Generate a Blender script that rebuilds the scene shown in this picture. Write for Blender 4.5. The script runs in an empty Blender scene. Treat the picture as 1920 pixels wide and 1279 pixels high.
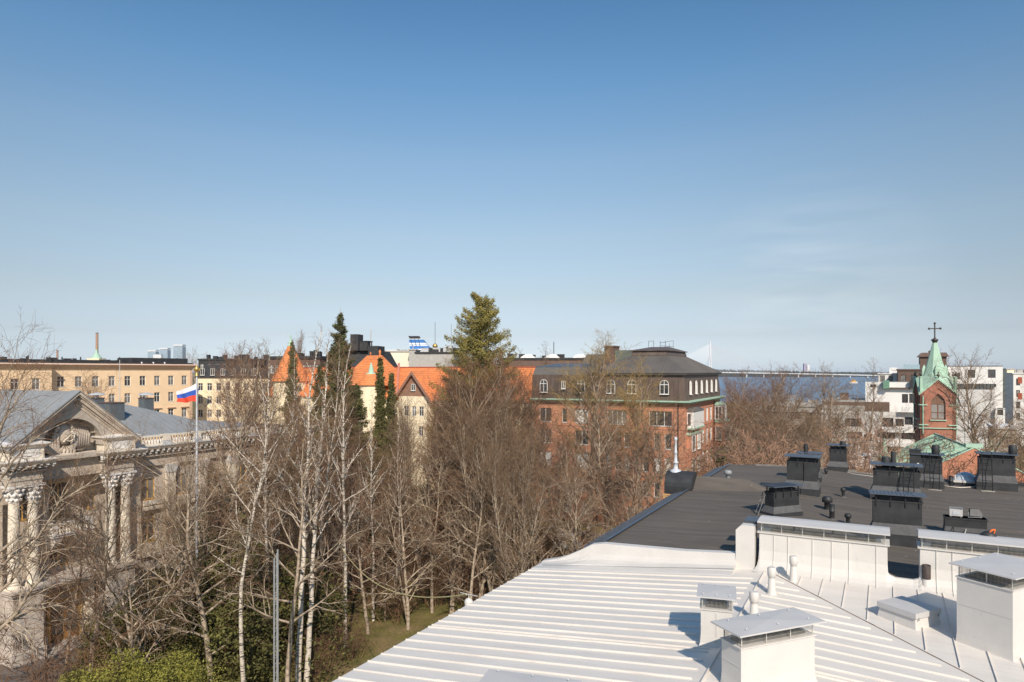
import bpy, math, random
import numpy as np
from mathutils import Vector, Matrix
R = math.radians
# ---------------------------------------------------------------- camera, sky, sun
scene = bpy.context.scene
COL = scene.collection
CAMZ = 22.0; F = 1280.0; HZ = 695.0
cam = bpy.data.cameras.new('camera'); cam.lens = 24; cam.sensor_width = 36
cam.shift_y = (HZ - 639.5) / 1920; cam.clip_end = 20000; cam.clip_start = .1
camo = bpy.data.objects.new('camera', cam); COL.objects.link(camo)
camo.location = (0, 0, CAMZ); camo.rotation_euler = (R(90), 0, 0); scene.camera = camo
SUN_EL = 37.5
w = bpy.data.worlds.new('World'); scene.world = w; w.use_nodes = True
nt = w.node_tree; nt.nodes.clear()
sky = nt.nodes.new('ShaderNodeTexSky'); sky.sky_type = 'NISHITA'; sky.sun_disc = False
sky.sun_elevation = R(SUN_EL); sky.sun_rotation = R(171); sky.altitude = 0
sky.air_density = 1.1; sky.dust_density = 0.6; sky.ozone_density = 2.0
bg = nt.nodes.new('ShaderNodeBackground'); bg.inputs[1].default_value = 0.105
wo = nt.nodes.new('ShaderNodeOutputWorld')
# faint cirrus veils, a property of the air (direction of the sky), not of the picture
tc = nt.nodes.new('ShaderNodeTexCoord'); mp = nt.nodes.new('ShaderNodeMapping'); mp.inputs['Scale'].default_value = (2.2, 2.2, 16)
nz = nt.nodes.new('ShaderNodeTexNoise'); nz.inputs['Scale'].default_value = 2.1; nz.inputs['Detail'].default_value = 7; nz.inputs['Distortion'].default_value = .35
cr = nt.nodes.new('ShaderNodeValToRGB'); cr.color_ramp.elements[0].position = .42; cr.color_ramp.elements[1].position = .75
cr.color_ramp.elements[1].color = (.42, .42, .42, 1)
mx = nt.nodes.new('ShaderNodeMixRGB'); mx.inputs[2].default_value = (8.6, 9.0, 9.4, 1)
nt.links.new(tc.outputs['Generated'], mp.inputs[0]); nt.links.new(mp.outputs[0], nz.inputs[0]); nt.links.new(nz.outputs[0], cr.inputs[0])
# the air over the sea is clear and blue: grade the sky by elevation angle only
sx = nt.nodes.new('ShaderNodeSeparateXYZ'); nt.links.new(tc.outputs['Generated'], sx.inputs[0])
er = nt.nodes.new('ShaderNodeValToRGB'); er.color_ramp.interpolation = 'EASE'; el = er.color_ramp.elements
for i, (ez, c_) in enumerate([(0, (1.26, 1.54, 2.34)), (.051, (.97, .99, 1.26)), (.105, (1.07, .98, 1.0)), (.195, (1.23, 1.145, 1.07)), (.295, (1.17, 1.23, 1.19)), (.392, (.88, 1.19, 1.29)), (.477, (.68, 1.06, 1.22))]):
    e_ = el[i] if i < 2 else el.new(ez); e_.position = ez; e_.color = (c_[0] / 2, c_[1] / 2, c_[2] / 2, 1)
er.color_ramp.interpolation = 'LINEAR'
nt.links.new(sx.outputs[2], er.inputs[0]); gr = nt.nodes.new('ShaderNodeMixRGB'); gr.blend_type = 'MULTIPLY'; gr.inputs[0].default_value = 1
nt.links.new(sky.outputs[0], gr.inputs[1]); nt.links.new(er.outputs[0], gr.inputs[2]); g2 = nt.nodes.new('ShaderNodeVectorMath'); g2.operation = 'SCALE'; g2.inputs[3].default_value = 2
# side darkening put into the sky colour, like lens falloff; palest straight ahead
ax = nt.nodes.new('ShaderNodeMath'); ax.operation = 'POWER'; ax.inputs[1].default_value = 2; nt.links.new(sx.outputs[0], ax.inputs[0])
ay = nt.nodes.new('ShaderNodeMath'); ay.operation = 'MULTIPLY_ADD'; ay.inputs[1].default_value = -.5; ay.inputs[2].default_value = 2.0; nt.links.new(ax.outputs[0], ay.inputs[0]); nt.links.new(ay.outputs[0], g2.inputs[3])
nt.links.new(gr.outputs[0], g2.inputs[0])
# only one low patch of cirrus, seaward
dd = nt.nodes.new('ShaderNodeVectorMath'); dd.operation = 'DISTANCE'; dd.inputs[1].default_value = (.400, .898, .103 * .92); nt.links.new(tc.outputs['Generated'], dd.inputs[0])
dr = nt.nodes.new('ShaderNodeMapRange'); dr.inputs[1].default_value = .02; dr.inputs[2].default_value = .17; dr.inputs[3].default_value = 1; dr.inputs[4].default_value = 0; nt.links.new(dd.outputs['Value'], dr.inputs[0])
mm = nt.nodes.new('ShaderNodeMath'); mm.operation = 'MULTIPLY'; nt.links.new(cr.outputs[0], mm.inputs[0]); nt.links.new(dr.outputs[0], mm.inputs[1])
nt.links.new(mm.outputs[0], mx.inputs[0]); nt.links.new(g2.outputs[0], mx.inputs[1]); nt.links.new(mx.outputs[0], bg.inputs[0])
nt.links.new(bg.outputs[0], wo.inputs[0])
sl = bpy.data.lights.new('sun', 'SUN'); sl.energy = 4.8; sl.angle = R(.53); sl.color = (1, .885, .74)
so = bpy.data.objects.new('sun', sl); COL.objects.link(so)
sd = Vector((-0.16, 1, -math.tan(R(SUN_EL)))).normalized()     # light travels away from the camera, slightly left
so.rotation_euler = sd.to_track_quat('-Z', 'Y').to_euler(); so.location = (0, -30, 80)
scene.view_settings.view_transform = 'Standard'; scene.view_settings.look = 'None'
scene.view_settings.exposure = 0.0; scene.view_settings.gamma = 1
scene.cycles.max_bounces = 5; scene.cycles.diffuse_bounces = 3; scene.cycles.transparent_max_bounces = 6
scene.render.engine = 'CYCLES'

# ---------------------------------------------------------------- frames
A0 = R(28.3); SA, CA = math.sin(A0), math.cos(A0)
def W(v, u, z): return Vector((v * CA + u * SA, -v * SA + u * CA, z))      # street grid: u along the street, v across
ROTA = -A0; ROTB = math.pi / 2 - A0
def P(px, py, d): return Vector(((px - 960) / F * d, d, CAMZ + (HZ - py) / F * d))
def G(px, d, z=0): return Vector(((px - 960) / F * d, d, z))
def uv_of(p): return (p.x * CA - p.y * SA, p.x * SA + p.y * CA)
# ---------------------------------------------------------------- tagging
def tag(o, label=None, cat=None, group=None, kind=None):
    if label: o['label'] = label
    if cat: o['category'] = cat
    if group: o['group'] = group
    if kind: o['kind'] = kind
    return o
def thing(name, label, cat, loc=(0, 0, 0), rz=0, group=None):
    o = bpy.data.objects.new(name, None); COL.objects.link(o); o.empty_display_size = .3
    o.location = loc; o.rotation_euler = (0, 0, rz); return tag(o, label, cat, group)
def copy_tree(o, parent=None):
    c = o.copy(); COL.objects.link(c); c.parent = parent
    for ch in list(o.children): copy_tree(ch, c)
    return c
# ---------------------------------------------------------------- materials
MATS = {}
def mat(name, col, rough=.8, var=.12, scale=3.0, bump=0.0, metal=0.0, col2=None, spec=None, stretch=None, detail=6):
    if name in MATS: return MATS[name]
    m = bpy.data.materials.new(name); m.use_nodes = True; n = m.node_tree.nodes; l = m.node_tree.links
    b = n['Principled BSDF']; b.inputs['Roughness'].default_value = rough; b.inputs['Metallic'].default_value = metal
    if spec is not None: b.inputs['Specular IOR Level'].default_value = spec
    t = n.new('ShaderNodeTexCoord'); mpn = n.new('ShaderNodeMapping'); no = n.new('ShaderNodeTexNoise')
    if stretch: mpn.inputs['Scale'].default_value = stretch
    no.inputs['Scale'].default_value = scale; no.inputs['Detail'].default_value = detail
    l.new(t.outputs['Object'], mpn.inputs[0]); l.new(mpn.outputs[0], no.inputs[0])
    ra = n.new('ShaderNodeValToRGB'); ra.color_ramp.elements[0].position = .3; ra.color_ramp.elements[1].position = .7
    c1 = tuple(min(1, c * (1 - var)) for c in col); c2 = col2 or tuple(min(1, c * (1 + var)) for c in col)
    ra.color_ramp.elements[0].color = (*c1, 1); ra.color_ramp.elements[1].color = (*c2, 1)
    l.new(no.outputs[0], ra.inputs[0]); l.new(ra.outputs[0], b.inputs['Base Color'])
    if bump:
        bu = n.new('ShaderNodeBump'); bu.inputs['Strength'].default_value = bump; bu.inputs['Distance'].default_value = .02
        l.new(no.outputs[0], bu.inputs['Height']); l.new(bu.outputs[0], b.inputs['Normal'])
    m['ramp'] = ra.name; MATS[name] = m; return m
def mixin(m, fac_builder, col):
    """lay a second colour over a material's base colour where a procedural mask says so"""
    n = m.node_tree.nodes; l = m.node_tree.links; b = n['Principled BSDF']
    src = b.inputs['Base Color'].links[0].from_socket
    mxn = n.new('ShaderNodeMixRGB'); mxn.inputs[2].default_value = (*col, 1)
    l.new(src, mxn.inputs[1]); l.new(fac_builder(n, l), mxn.inputs[0]); l.new(mxn.outputs[0], b.inputs['Base Color']); return m
def noise_mask(scale, lo, hi, amount=1., stretch=None, obj=True):
    def f(n, l):
        t = n.new('ShaderNodeTexCoord'); mpn = n.new('ShaderNodeMapping'); no = n.new('ShaderNodeTexNoise')
        if stretch: mpn.inputs['Scale'].default_value = stretch
        no.inputs['Scale'].default_value = scale; no.inputs['Detail'].default_value = 5
        l.new(t.outputs['Object'], mpn.inputs[0]); l.new(mpn.outputs[0], no.inputs[0])
        r = n.new('ShaderNodeMapRange'); r.inputs[1].default_value = lo; r.inputs[2].default_value = hi; r.inputs[4].default_value = amount
        l.new(no.outputs[0], r.inputs[0]); return r.outputs[0]
    return f
def lap_mask(axis, period, width, amount=1., wobble=.02):
    def f(n, l):
        t = n.new('ShaderNodeTexCoord'); sp = n.new('ShaderNodeSeparateXYZ'); l.new(t.outputs['Object'], sp.inputs[0])
        no = n.new('ShaderNodeTexNoise'); no.inputs['Scale'].default_value = 1.5; l.new(t.outputs['Object'], no.inputs[0])
        a = n.new('ShaderNodeMath'); a.operation = 'MULTIPLY_ADD'; a.inputs[1].default_value = wobble; l.new(no.outputs[0], a.inputs[0]); l.new(sp.outputs[axis], a.inputs[2])
        m_ = n.new('ShaderNodeMath'); m_.operation = 'FRACT'; d = n.new('ShaderNodeMath'); d.operation = 'DIVIDE'; d.inputs[1].default_value = period
        l.new(a.outputs[0], d.inputs[0]); l.new(d.outputs[0], m_.inputs[0]); c = n.new('ShaderNodeMath'); c.operation = 'LESS_THAN'; c.inputs[1].default_value = width / period; l.new(m_.outputs[0], c.inputs[0])
        e = n.new('ShaderNodeMath'); e.operation = 'MULTIPLY'; e.inputs[1].default_value = amount; l.new(c.outputs[0], e.inputs[0]); return e.outputs[0]
    return f
def speck_mask(scale, size, amount=1.):
    def f(n, l):
        t = n.new('ShaderNodeTexCoord'); no = n.new('ShaderNodeTexVoronoi'); no.inputs['Scale'].default_value = scale
        l.new(t.outputs['Object'], no.inputs['Vector'])
        r = n.new('ShaderNodeMapRange'); r.inputs[1].default_value = size; r.inputs[2].default_value = size * .6; r.inputs[3].default_value = 0; r.inputs[4].default_value = amount
        l.new(no.outputs['Distance'], r.inputs[0])
        n2 = n.new('ShaderNodeTexNoise'); n2.inputs['Scale'].default_value = .9; l.new(t.outputs['Object'], n2.inputs[0])
        r2 = n.new('ShaderNodeMapRange'); r2.inputs[1].default_value = .5; r2.inputs[2].default_value = .6; l.new(n2.outputs[0], r2.inputs[0])
        mu = n.new('ShaderNodeMath'); mu.operation = 'MULTIPLY'; l.new(r.outputs[0], mu.inputs[0]); l.new(r2.outputs[0], mu.inputs[1]); return mu.outputs[0]
    return f
def brickmat(name, c1, c2, mortar, bw=.26, bh=.075):
    m = bpy.data.materials.new(name); m.use_nodes = True; n = m.node_tree.nodes; l = m.node_tree.links; b = n['Principled BSDF']
    b.inputs['Roughness'].default_value = .9
    t = n.new('ShaderNodeTexCoord'); s = n.new('ShaderNodeSeparateXYZ'); c = n.new('ShaderNodeCombineXYZ')
    ad = n.new('ShaderNodeMath'); ad.operation = 'ADD'
    l.new(t.outputs['Object'], s.inputs[0]); l.new(s.outputs[0], ad.inputs[0]); l.new(s.outputs[1], ad.inputs[1])
    l.new(ad.outputs[0], c.inputs[0]); l.new(s.outputs[2], c.inputs[1])
    br = n.new('ShaderNodeTexBrick'); br.inputs['Scale'].default_value = 1; br.inputs['Brick Width'].default_value = bw; br.inputs['Row Height'].default_value = bh
    br.inputs['Mortar Size'].default_value = .008; br.inputs['Color1'].default_value = (*c1, 1); br.inputs['Color2'].default_value = (*c2, 1); br.inputs['Mortar'].default_value = (*mortar, 1)
    l.new(c.outputs[0], br.inputs[0])
    no = n.new('ShaderNodeTexNoise'); no.inputs['Scale'].default_value = .7; no.inputs['Detail'].default_value = 8; l.new(t.outputs['Object'], no.inputs[0])
    mxx = n.new('ShaderNodeMixRGB'); mxx.blend_type = 'MULTIPLY'; mxx.inputs[0].default_value = .55
    ra = n.new('ShaderNodeValToRGB'); ra.color_ramp.elements[0].position = .3; ra.color_ramp.elements[0].color = (.72, .68, .66, 1); ra.color_ramp.elements[1].position = .7
    l.new(no.outputs[0], ra.inputs[0]); l.new(br.outputs[0], mxx.inputs[1]); l.new(ra.outputs[0], mxx.inputs[2]); l.new(mxx.outputs[0], b.inputs['Base Color'])
    MATS[name] = m; return m
M = {}
M['white_paint'] = mixin(mat('white_roof_paint', (.69, .645, .595), .5, .055, .8, .45, stretch=(.5, 3.2, 1)), noise_mask(7, .56, .75, .35, (.15, 3, 1)), (.40, .34, .29))
M['white_wall'] = mixin(mat('white_sheet_paint', (.62, .59, .555), .45, .04, 1.6, .6), noise_mask(3, .62, .8, .2, (3, 3, .6)), (.44, .39, .33))
mixin(M['white_wall'], noise_mask(18, .64, .72, .4), (.38, .33, .28)); mixin(M['white_paint'], noise_mask(24, .66, .74, .4), (.36, .30, .25))
M['galv'] = mat('pale_galvanised_sheet', (.58, .58, .58), .42, .05, 2.5, .1, .25)
M['wire'] = mat('screen_wire', (.55, .53, .48), .5, .2, 8, 0, .4)
M['lid'] = mat('pale_blue_grey_sheet', (.53, .515, .505), .45, .04, 2, .05)
M['bitumen'] = mixin(mixin(mixin(mat('bitumen_felt', (.112, .096, .082), .92, .22, 1.0, .6, stretch=(.35, 3, 1)), noise_mask(60, .45, .75, .3), (.13, .12, .11)), noise_mask(1.3, .54, .78, .6, (.22, 2.2, 1)), (.18, .135, .09)), speck_mask(2.6, .10, .85), (.5, .47, .4))
mixin(mixin(M['bitumen'], lap_mask(1, 1.0, .05, .55), (.055, .048, .042)), noise_mask(.35, .56, .66, .45), (.075, .066, .06))
M['black_sheet'] = mixin(mat('black_painted_sheet', (.030, .031, .033), .55, .35, 2.2, .2), noise_mask(14, .6, .75, .35), (.10, .10, .10))
M['felt_grey'] = mixin(mat('grey_felt_skirt', (.095, .095, .098), .85, .2, 5, .4), noise_mask(22, .55, .75, .4), (.17, .165, .16))
M['dark_steel'] = mat('dark_steel', (.035, .036, .04), .5, .2, 6, 0, .5)
M['slate_sheet'] = mat('slate_blue_sheet', (.10, .118, .15), .45, .12, 5, .1, .3)
M['grey_plastic'] = mat('grey_plastic', (.28, .29, .30), .5, .08)
M['wood_new'] = mat('fresh_wood', (.62, .36, .16), .7, .2, 14, stretch=(1, 1, 9))
M['orange'] = mat('orange_strap', (.85, .17, .03), .6, .08)
M['pale_cable'] = mat('pale_cable', (.62, .56, .5), .6, .1)
M['glass'] = mat('window_glass', (.055, .062, .068), .12, .5, .35, spec=.8)
M['glass2'] = mat('curtained_glass', (.20, .195, .185), .3, .6, .8, spec=.6)
M['blind'] = mat('white_blind', (.78, .76, .72), .7, .05)
M['frame_white'] = mat('white_window_frame', (.78, .76, .72), .6, .05)
M['frame_dark'] = mat('brown_window_frame', (.10, .065, .045), .6, .2)
M['frame_ochre'] = mat('ochre_window_frame', (.62, .36, .10), .6, .15)
M['peach'] = mixin(mat('peach_render', (.94, .69, .45), .9, .05, .5, .1), noise_mask(.35, .5, .75, .3, (1, 1, .4)), (.85, .60, .38))
M['pink'] = mat('pink_render', (.90, .66, .54), .9, .05, .8)
M['cornice_tan'] = mat('tan_cornice', (.66, .46, .34), .85, .08, 2)
M['cream'] = mixin(mat('cream_render', (.90, .76, .54), .9, .06, .5), noise_mask(.6, .5, .7, .4), (.66, .53, .36))
M['stone'] = mixin(mat('warm_stone', (.54, .455, .375), .9, .12, 2.2, .5), noise_mask(1.6, .52, .72, .6, (1, 1, .5)), (.30, .245, .20))
M['stone_col'] = mixin(mat('column_stone', (.74, .66, .55), .85, .07, 3, .2, stretch=(1, 1, 3)), noise_mask(2.2, .58, .8, .35), (.55, .45, .34))
M['stone_white'] = mixin(mat('whitened_ornament', (.72, .69, .66), .8, .1, 9, .5), noise_mask(6, .55, .7, .5), (.25, .2, .17))
M['granite'] = mixin(mat('granite_blocks', (.52, .46, .41), .9, .16, 4, .8), noise_mask(1.2, .5, .7, .5), (.38, .32, .27))
M['plaster_grey'] = mat('grey_plaster', (.47, .41, .35), .9, .08, 5, .2)
M['roof_grey'] = mixin(mat('zinc_roof', (.30, .31, .315), .5, .07, .8, .1, .15), noise_mask(.7, .5, .8, .4, (3, .4, 1)), (.31, .33, .35))
M['copper_green'] = mixin(mat('verdigris_copper', (.40, .58, .45), .7, .06, 1.6, .05), noise_mask(2.4, .5, .75, .5, (1, 1, .35)), (.30, .44, .33))
M['copper_brown'] = mixin(mat('brown_copper', (.14, .10, .08), .55, .22, .9, .1, .25, stretch=(1, 1, .35)), noise_mask(.8, .52, .7, .5, (2, 2, .3)), (.20, .165, .135))
M['copper_dark'] = mixin(mat('dark_grey_copper_roof', (.15, .137, .125), .55, .16, .5, .1, .25), noise_mask(.7, .5, .75, .5, (1, .4, 1)), (.15, .135, .12))
M['tile_orange'] = mat('orange_roof_tiles', (.74, .25, .085), .85, .22, 1.1, .3, stretch=(1,1,3))
mixin(mixin(M['tile_orange'], lap_mask(2, .33, .09, .55), (.36, .10, .04)), noise_mask(.5, .52, .72, .55), (.50, .20, .10))
M['tile_red'] = mat('rusty_red_sheet', (.38, .095, .05), .8, .15, 2)
M['tile_brown'] = mat('brown_shingle_gable', (.30, .16, .11), .85, .15, 4)
M['roof_black'] = mat('black_roofing', (.035, .035, .037), .8, .3, 1.5)
M['white_render'] = mixin(mat('white_render', (.80, .78, .755), .9, .04, .5), noise_mask(.5, .5, .75, .35, (1, 1, .5)), (.68, .65, .61))
M['beige_render'] = mat('beige_render', (.62, .55, .46), .9, .08, .6)
M['concrete'] = mat('concrete', (.42, .40, .37), .9, .1, 1)
M['brown_clad'] = mat('brown_cladding', (.14, .085, .065), .7, .15, 1.2)
M['clear'] = mat('bluish_glass_screen', (.35, .48, .54), .15, .1)
M['white_metal'] = mat('white_painted_metal', (.52, .54, .58), .45, .05)
M['grass'] = mixin(mat('spring_lawn', (.15, .13, .035), 1, .35, .5), noise_mask(.35, .48, .62, .75), (.24, .165, .08))
mixin(M['grass'], noise_mask(6, .5, .7, .5), (.05, .045, .018))
M['asphalt'] = mixin(mat('asphalt', (.13, .115, .108), .95, .12, 2.5), noise_mask(40, .5, .7, .35), (.2, .18, .165))
M['paving'] = mat('pinkish_paving', (.26, .205, .17), .95, .1, 1.5)
M['kerb'] = mat('kerb_stone', (.42, .38, .34), .9, .1, 2)
M['bark'] = mixin(mat('grey_brown_bark', (.30, .22, .155), .95, .3, 5, .8, stretch=(1, 1, .25)), noise_mask(1.4, .5, .68, .6), (.42, .34, .26))
M['bark_birch'] = mixin(mat('birch_bark', (.60, .53, .45), .85, .12, 5, .4), noise_mask(3.2, .545, .60, .95, (.8, .8, 3.4)), (.05, .042, .035))
M['bark_lichen'] = mixin(mat('pale_lichen_bark', (.40, .32, .24), .95, .3, 4, .8), noise_mask(3, .5, .62, .7), (.12, .09, .065))
M['twig'] = mat('brown_twigs', (.21, .118, .068), .95, .3, 1.2)
M['twig_red'] = mat('reddish_twigs', (.38, .225, .15), .95, .25, 1)
M['twig_grey'] = mat('grey_twigs', (.25, .165, .10), .95, .3, 1)
M['twig_bud'] = mat('budding_twigs', (.38, .26, .10), .9, .3, 1)
M['spruce'] = mat('spruce_needles', (.105, .105, .032), .9, .45, .9)
M['pine'] = mat('pine_needles', (.25, .21, .055), .9, .4, 1.1)
M['yew'] = mat('dark_evergreen_leaves', (.06, .06, .018), .8, .7, 1.2)
M['thuja'] = mat('yellow_green_leaves', (.21, .20, .035), .8, .65, 1.3)
M['brick'] = brickmat('red_brick', (.68, .265, .145), (.58, .205, .105), (.55, .4, .3))
M['brick_ch'] = brickmat('church_brick', (.50, .17, .105), (.36, .115, .07), (.4, .3, .24))
M['brick_pale'] = brickmat('church_gable_brick', (.66, .26, .15), (.56, .20, .12), (.42, .28, .2))
M['flag_white'] = mat('flag_white', (.78, .76, .80), .8, .03); M['flag_blue'] = mat('flag_blue', (.03, .10, .45), .8, .05); M['flag_red'] = mat('flag_red', (.75, .07, .03), .8, .05)
M['ferry_blue'] = mat('funnel_blue', (.03, .17, .48), .5, .1); M['ferry_white'] = mat('ship_white', (.8, .8, .8), .5, .03)
M['yellow'] = mat('yellow_paint', (.85, .42, .05), .5, .05)
M['gold'] = mat('gilded_metal', (.55, .36, .12), .4, .2, 5, 0, .7)
M['wood_door'] = mat('varnished_wood', (.30, .15, .05), .5, .25, 3, stretch=(1, 1, .2))
M['brass_dome'] = mat('clear_acrylic', (.45, .50, .56), .08, .1, spec=1.0)
M['tan_brick'] = mat('tan_brick_stack', (.42, .25, .16), .9, .08, .3)
# water
def water():
    m = bpy.data.materials.new('sea_water'); m.use_nodes = True; n = m.node_tree.nodes; l = m.node_tree.links; b = n['Principled BSDF']
    b.inputs['Base Color'].default_value = (.035, .115, .235, 1); b.inputs['Roughness'].default_value = .22; b.inputs['Specular IOR Level'].default_value = .35
    t = n.new('ShaderNodeTexCoord'); mpn = n.new('ShaderNodeMapping'); mpn.inputs['Scale'].default_value = (.12, .35, 1); no = n.new('ShaderNodeTexNoise'); no.inputs['Scale'].default_value = 1.2; no.inputs['Detail'].default_value = 8
    bu = n.new('ShaderNodeBump'); bu.inputs['Strength'].default_value = 1; bu.inputs['Distance'].default_value = 1.6
    l.new(t.outputs['Object'], mpn.inputs[0]); l.new(mpn.outputs[0], no.inputs[0]); l.new(no.outputs[0], bu.inputs['Height']); l.new(bu.outputs[0], b.inputs['Normal'])
    return m
M['water'] = water()
# ---------------------------------------------------------------- mesh builder
class MB:
    def __init__(s): s.v = []; s.f = []; s.mi = []; s.sm = []; s.m = 0; s.smooth = False
    def add(s, vs, fs, sm=None):
        o = len(s.v); s.v += [tuple(x) for x in vs]; s.f += [tuple(i + o for i in f) for f in fs]
        s.mi += [s.m] * len(fs); s.sm += [s.smooth if sm is None else sm] * len(fs); return s
    def box(s, x0, x1, y0, y1, z0, z1):
        return s.add([(x0, y0, z0), (x1, y0, z0), (x1, y1, z0), (x0, y1, z0), (x0, y0, z1), (x1, y0, z1), (x1, y1, z1), (x0, y1, z1)],
                     [(0, 3, 2, 1), (4, 5, 6, 7), (0, 1, 5, 4), (1, 2, 6, 5), (2, 3, 7, 6), (3, 0, 4, 7)])
    def frus(s, x0, x1, y0, y1, z0, X0, X1, Y0, Y1, z1):
        return s.add([(x0, y0, z0), (x1, y0, z0), (x1, y1, z0), (x0, y1, z0), (X0, Y0, z1), (X1, Y0, z1), (X1, Y1, z1), (X0, Y1, z1)],
                     [(0, 3, 2, 1), (4, 5, 6, 7), (0, 1, 5, 4), (1, 2, 6, 5), (2, 3, 7, 6), (3, 0, 4, 7)])
    def lathe(s, prof, n=12, c=(0, 0, 0), cap=True, sm=True, ph=0):
        k = len(prof); vs = []
        for r, z in prof:
            for i in range(n):
                a = 2 * math.pi * i / n + ph; vs.append((c[0] + r * math.cos(a), c[1] + r * math.sin(a), c[2] + z))
        fs = [(j * n + i, j * n + (i + 1) % n, (j + 1) * n + (i + 1) % n, (j + 1) * n + i) for j in range(k - 1) for i in range(n)]
        s.add(vs, fs, sm)
        if cap:
            for j, rv in ((0, True), (k - 1, False)):
                if prof[j][0] > 1e-4:
                    ring = vs[j * n:(j + 1) * n]; s.add(ring, [tuple(range(n))[::-1] if rv else tuple(range(n))], False)
        return s
    def tube(s, pts, rad, n=6, cap=True):
        pts = [Vector(p) for p in pts]
        if not isinstance(rad, (list, tuple)): rad = [rad] * len(pts)
        vs = []
        for i, p in enumerate(pts):
            d = (pts[min(i + 1, len(pts) - 1)] - pts[max(i - 1, 0)]).normalized()
            a = d.cross(Vector((0, 0, 1)) if abs(d.z) < .9 else Vector((1, 0, 0))).normalized(); b = d.cross(a)
            for k in range(n):
                t = 2 * math.pi * k / n; vs.append(p + (a * math.cos(t) + b * math.sin(t)) * rad[i])
        m = len(pts)
        fs = [(j * n + i, j * n + (i + 1) % n, (j + 1) * n + (i + 1) % n, (j + 1) * n + i) for j in range(m - 1) for i in range(n)]
        s.add(vs, fs, n > 4)
        if cap: s.add(vs[:n], [tuple(range(n))], False); s.add(vs[-n:], [tuple(range(n))[::-1]], False)
        return s
    def bar(s, a, b, w=.02, h=None): return s.tube([a, b], (h or w) * .5 * 1.2, 4)
    def prism(s, poly, a0, a1, axis='z'):
        n = len(poly)
        def q(p, t): return (p[0], p[1], t) if axis == 'z' else ((p[0], t, p[1]) if axis == 'y' else (t, p[0], p[1]))
        vs = [q(p, a0) for p in poly] + [q(p, a1) for p in poly]
        return s.add(vs, [tuple(range(n))[::-1], tuple(range(n, 2 * n))] + [(i, (i + 1) % n, n + (i + 1) % n, n + i) for i in range(n)], False)
    def build(s, name, mats, parent=None, loc=None, rz=None, recalc=True):
        me = bpy.data.meshes.new(name); me.from_pydata([tuple(v) for v in s.v], [], s.f)
        for m in (mats if isinstance(mats, (list, tuple)) else [mats]): me.materials.append(m)
        me.polygons.foreach_set('material_index', s.mi); me.polygons.foreach_set('use_smooth', s.sm)
        if recalc:
            import bmesh
            bm = bmesh.new(); bm.from_mesh(me); bmesh.ops.recalc_face_normals(bm, faces=bm.faces); bm.to_mesh(me); bm.free()
        me.update()
        o = bpy.data.objects.new(name, me); COL.objects.link(o)
        if parent is not None: o.parent = parent
        if loc is not None: o.location = loc
        if rz is not None: o.rotation_euler = (0, 0, rz)
        return o
# ---------------------------------------------------------------- facades with real openings
WC = {}
def window_meshes(wd, h, style, fm, gm):
    key = (round(wd, 2), round(h, 2), style, fm, gm)
    if key in WC: return WC[key]
    f = MB(); t = .07
    if style == 'arch':
        r = wd / 2; hs = h - r; n = 8
        arc = [(r + r * math.cos(math.pi * k / n), hs + r * math.sin(math.pi * k / n)) for k in range(n + 1)]
        arc2 = [(r + (r - t) * math.cos(math.pi * k / n), hs + (r - t) * math.sin(math.pi * k / n)) for k in range(n + 1)]
        for k in range(n):
            f.prism([arc[k], arc[k + 1], arc2[k + 1], arc2[k]], 0, .08, 'y')
        f.box(0, t, 0, .08, 0, hs); f.box(wd - t, wd, 0, .08, 0, hs); f.box(t, wd - t, 0, .08, 0, t)
        f.box(wd / 2 - .04, wd / 2 + .04, .01, .07, t, h - t); f.box(t, wd - t, .015, .065, hs - .05, hs + .05)
    else:
        f.box(0, t, 0, .08, 0, h); f.box(wd - t, wd, 0, .08, 0, h); f.box(t, wd - t, 0, .08, 0, t); f.box(t, wd - t, 0, .08, h - t, h)
        k = {'two': 2, 'three': 3, 'cross': 2, 'one': 1, 'four': 4, 'blind': 2, 'slit': 1}[style]
        for i in range(1, k): f.box(wd * i / k - .045, wd * i / k + .045, .01, .07, t, h - t)
        if style == 'cross': f.box(t, wd - t, .015, .065, h * .64, h * .64 + .07)
    if fm == 'frame_white' or fm == 'frame_ochre': f.box(-.05, wd + .05, -.16, .0, -.05, 0)
    g = MB()
    if style == 'arch': g.prism([(t, t)] + [(wd - t, t)] + arc2, .045, .06, 'y')
    else: g.box(t * .9, wd - t * .9, .045, .06, t * .9, h - t * .9)
    fo = f.build('window', M[fm]); go = g.build('pane', M[gm]); a, b = fo.data, go.data
    bpy.data.objects.remove(fo); bpy.data.objects.remove(go); WC[key] = (a, b); return a, b
def put_window(root, x, y, z, rot, wd, h, style='two', fm='frame_white', gm='glass'):
    a, b = window_meshes(wd, h, style, fm, gm)
    o = bpy.data.objects.new('window', a); COL.objects.link(o); o.parent = root; o.location = (x, y, z); o.rotation_euler = (0, 0, rot)
    p = bpy.data.objects.new('pane', b); COL.objects.link(p); p.parent = o; return o
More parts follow.
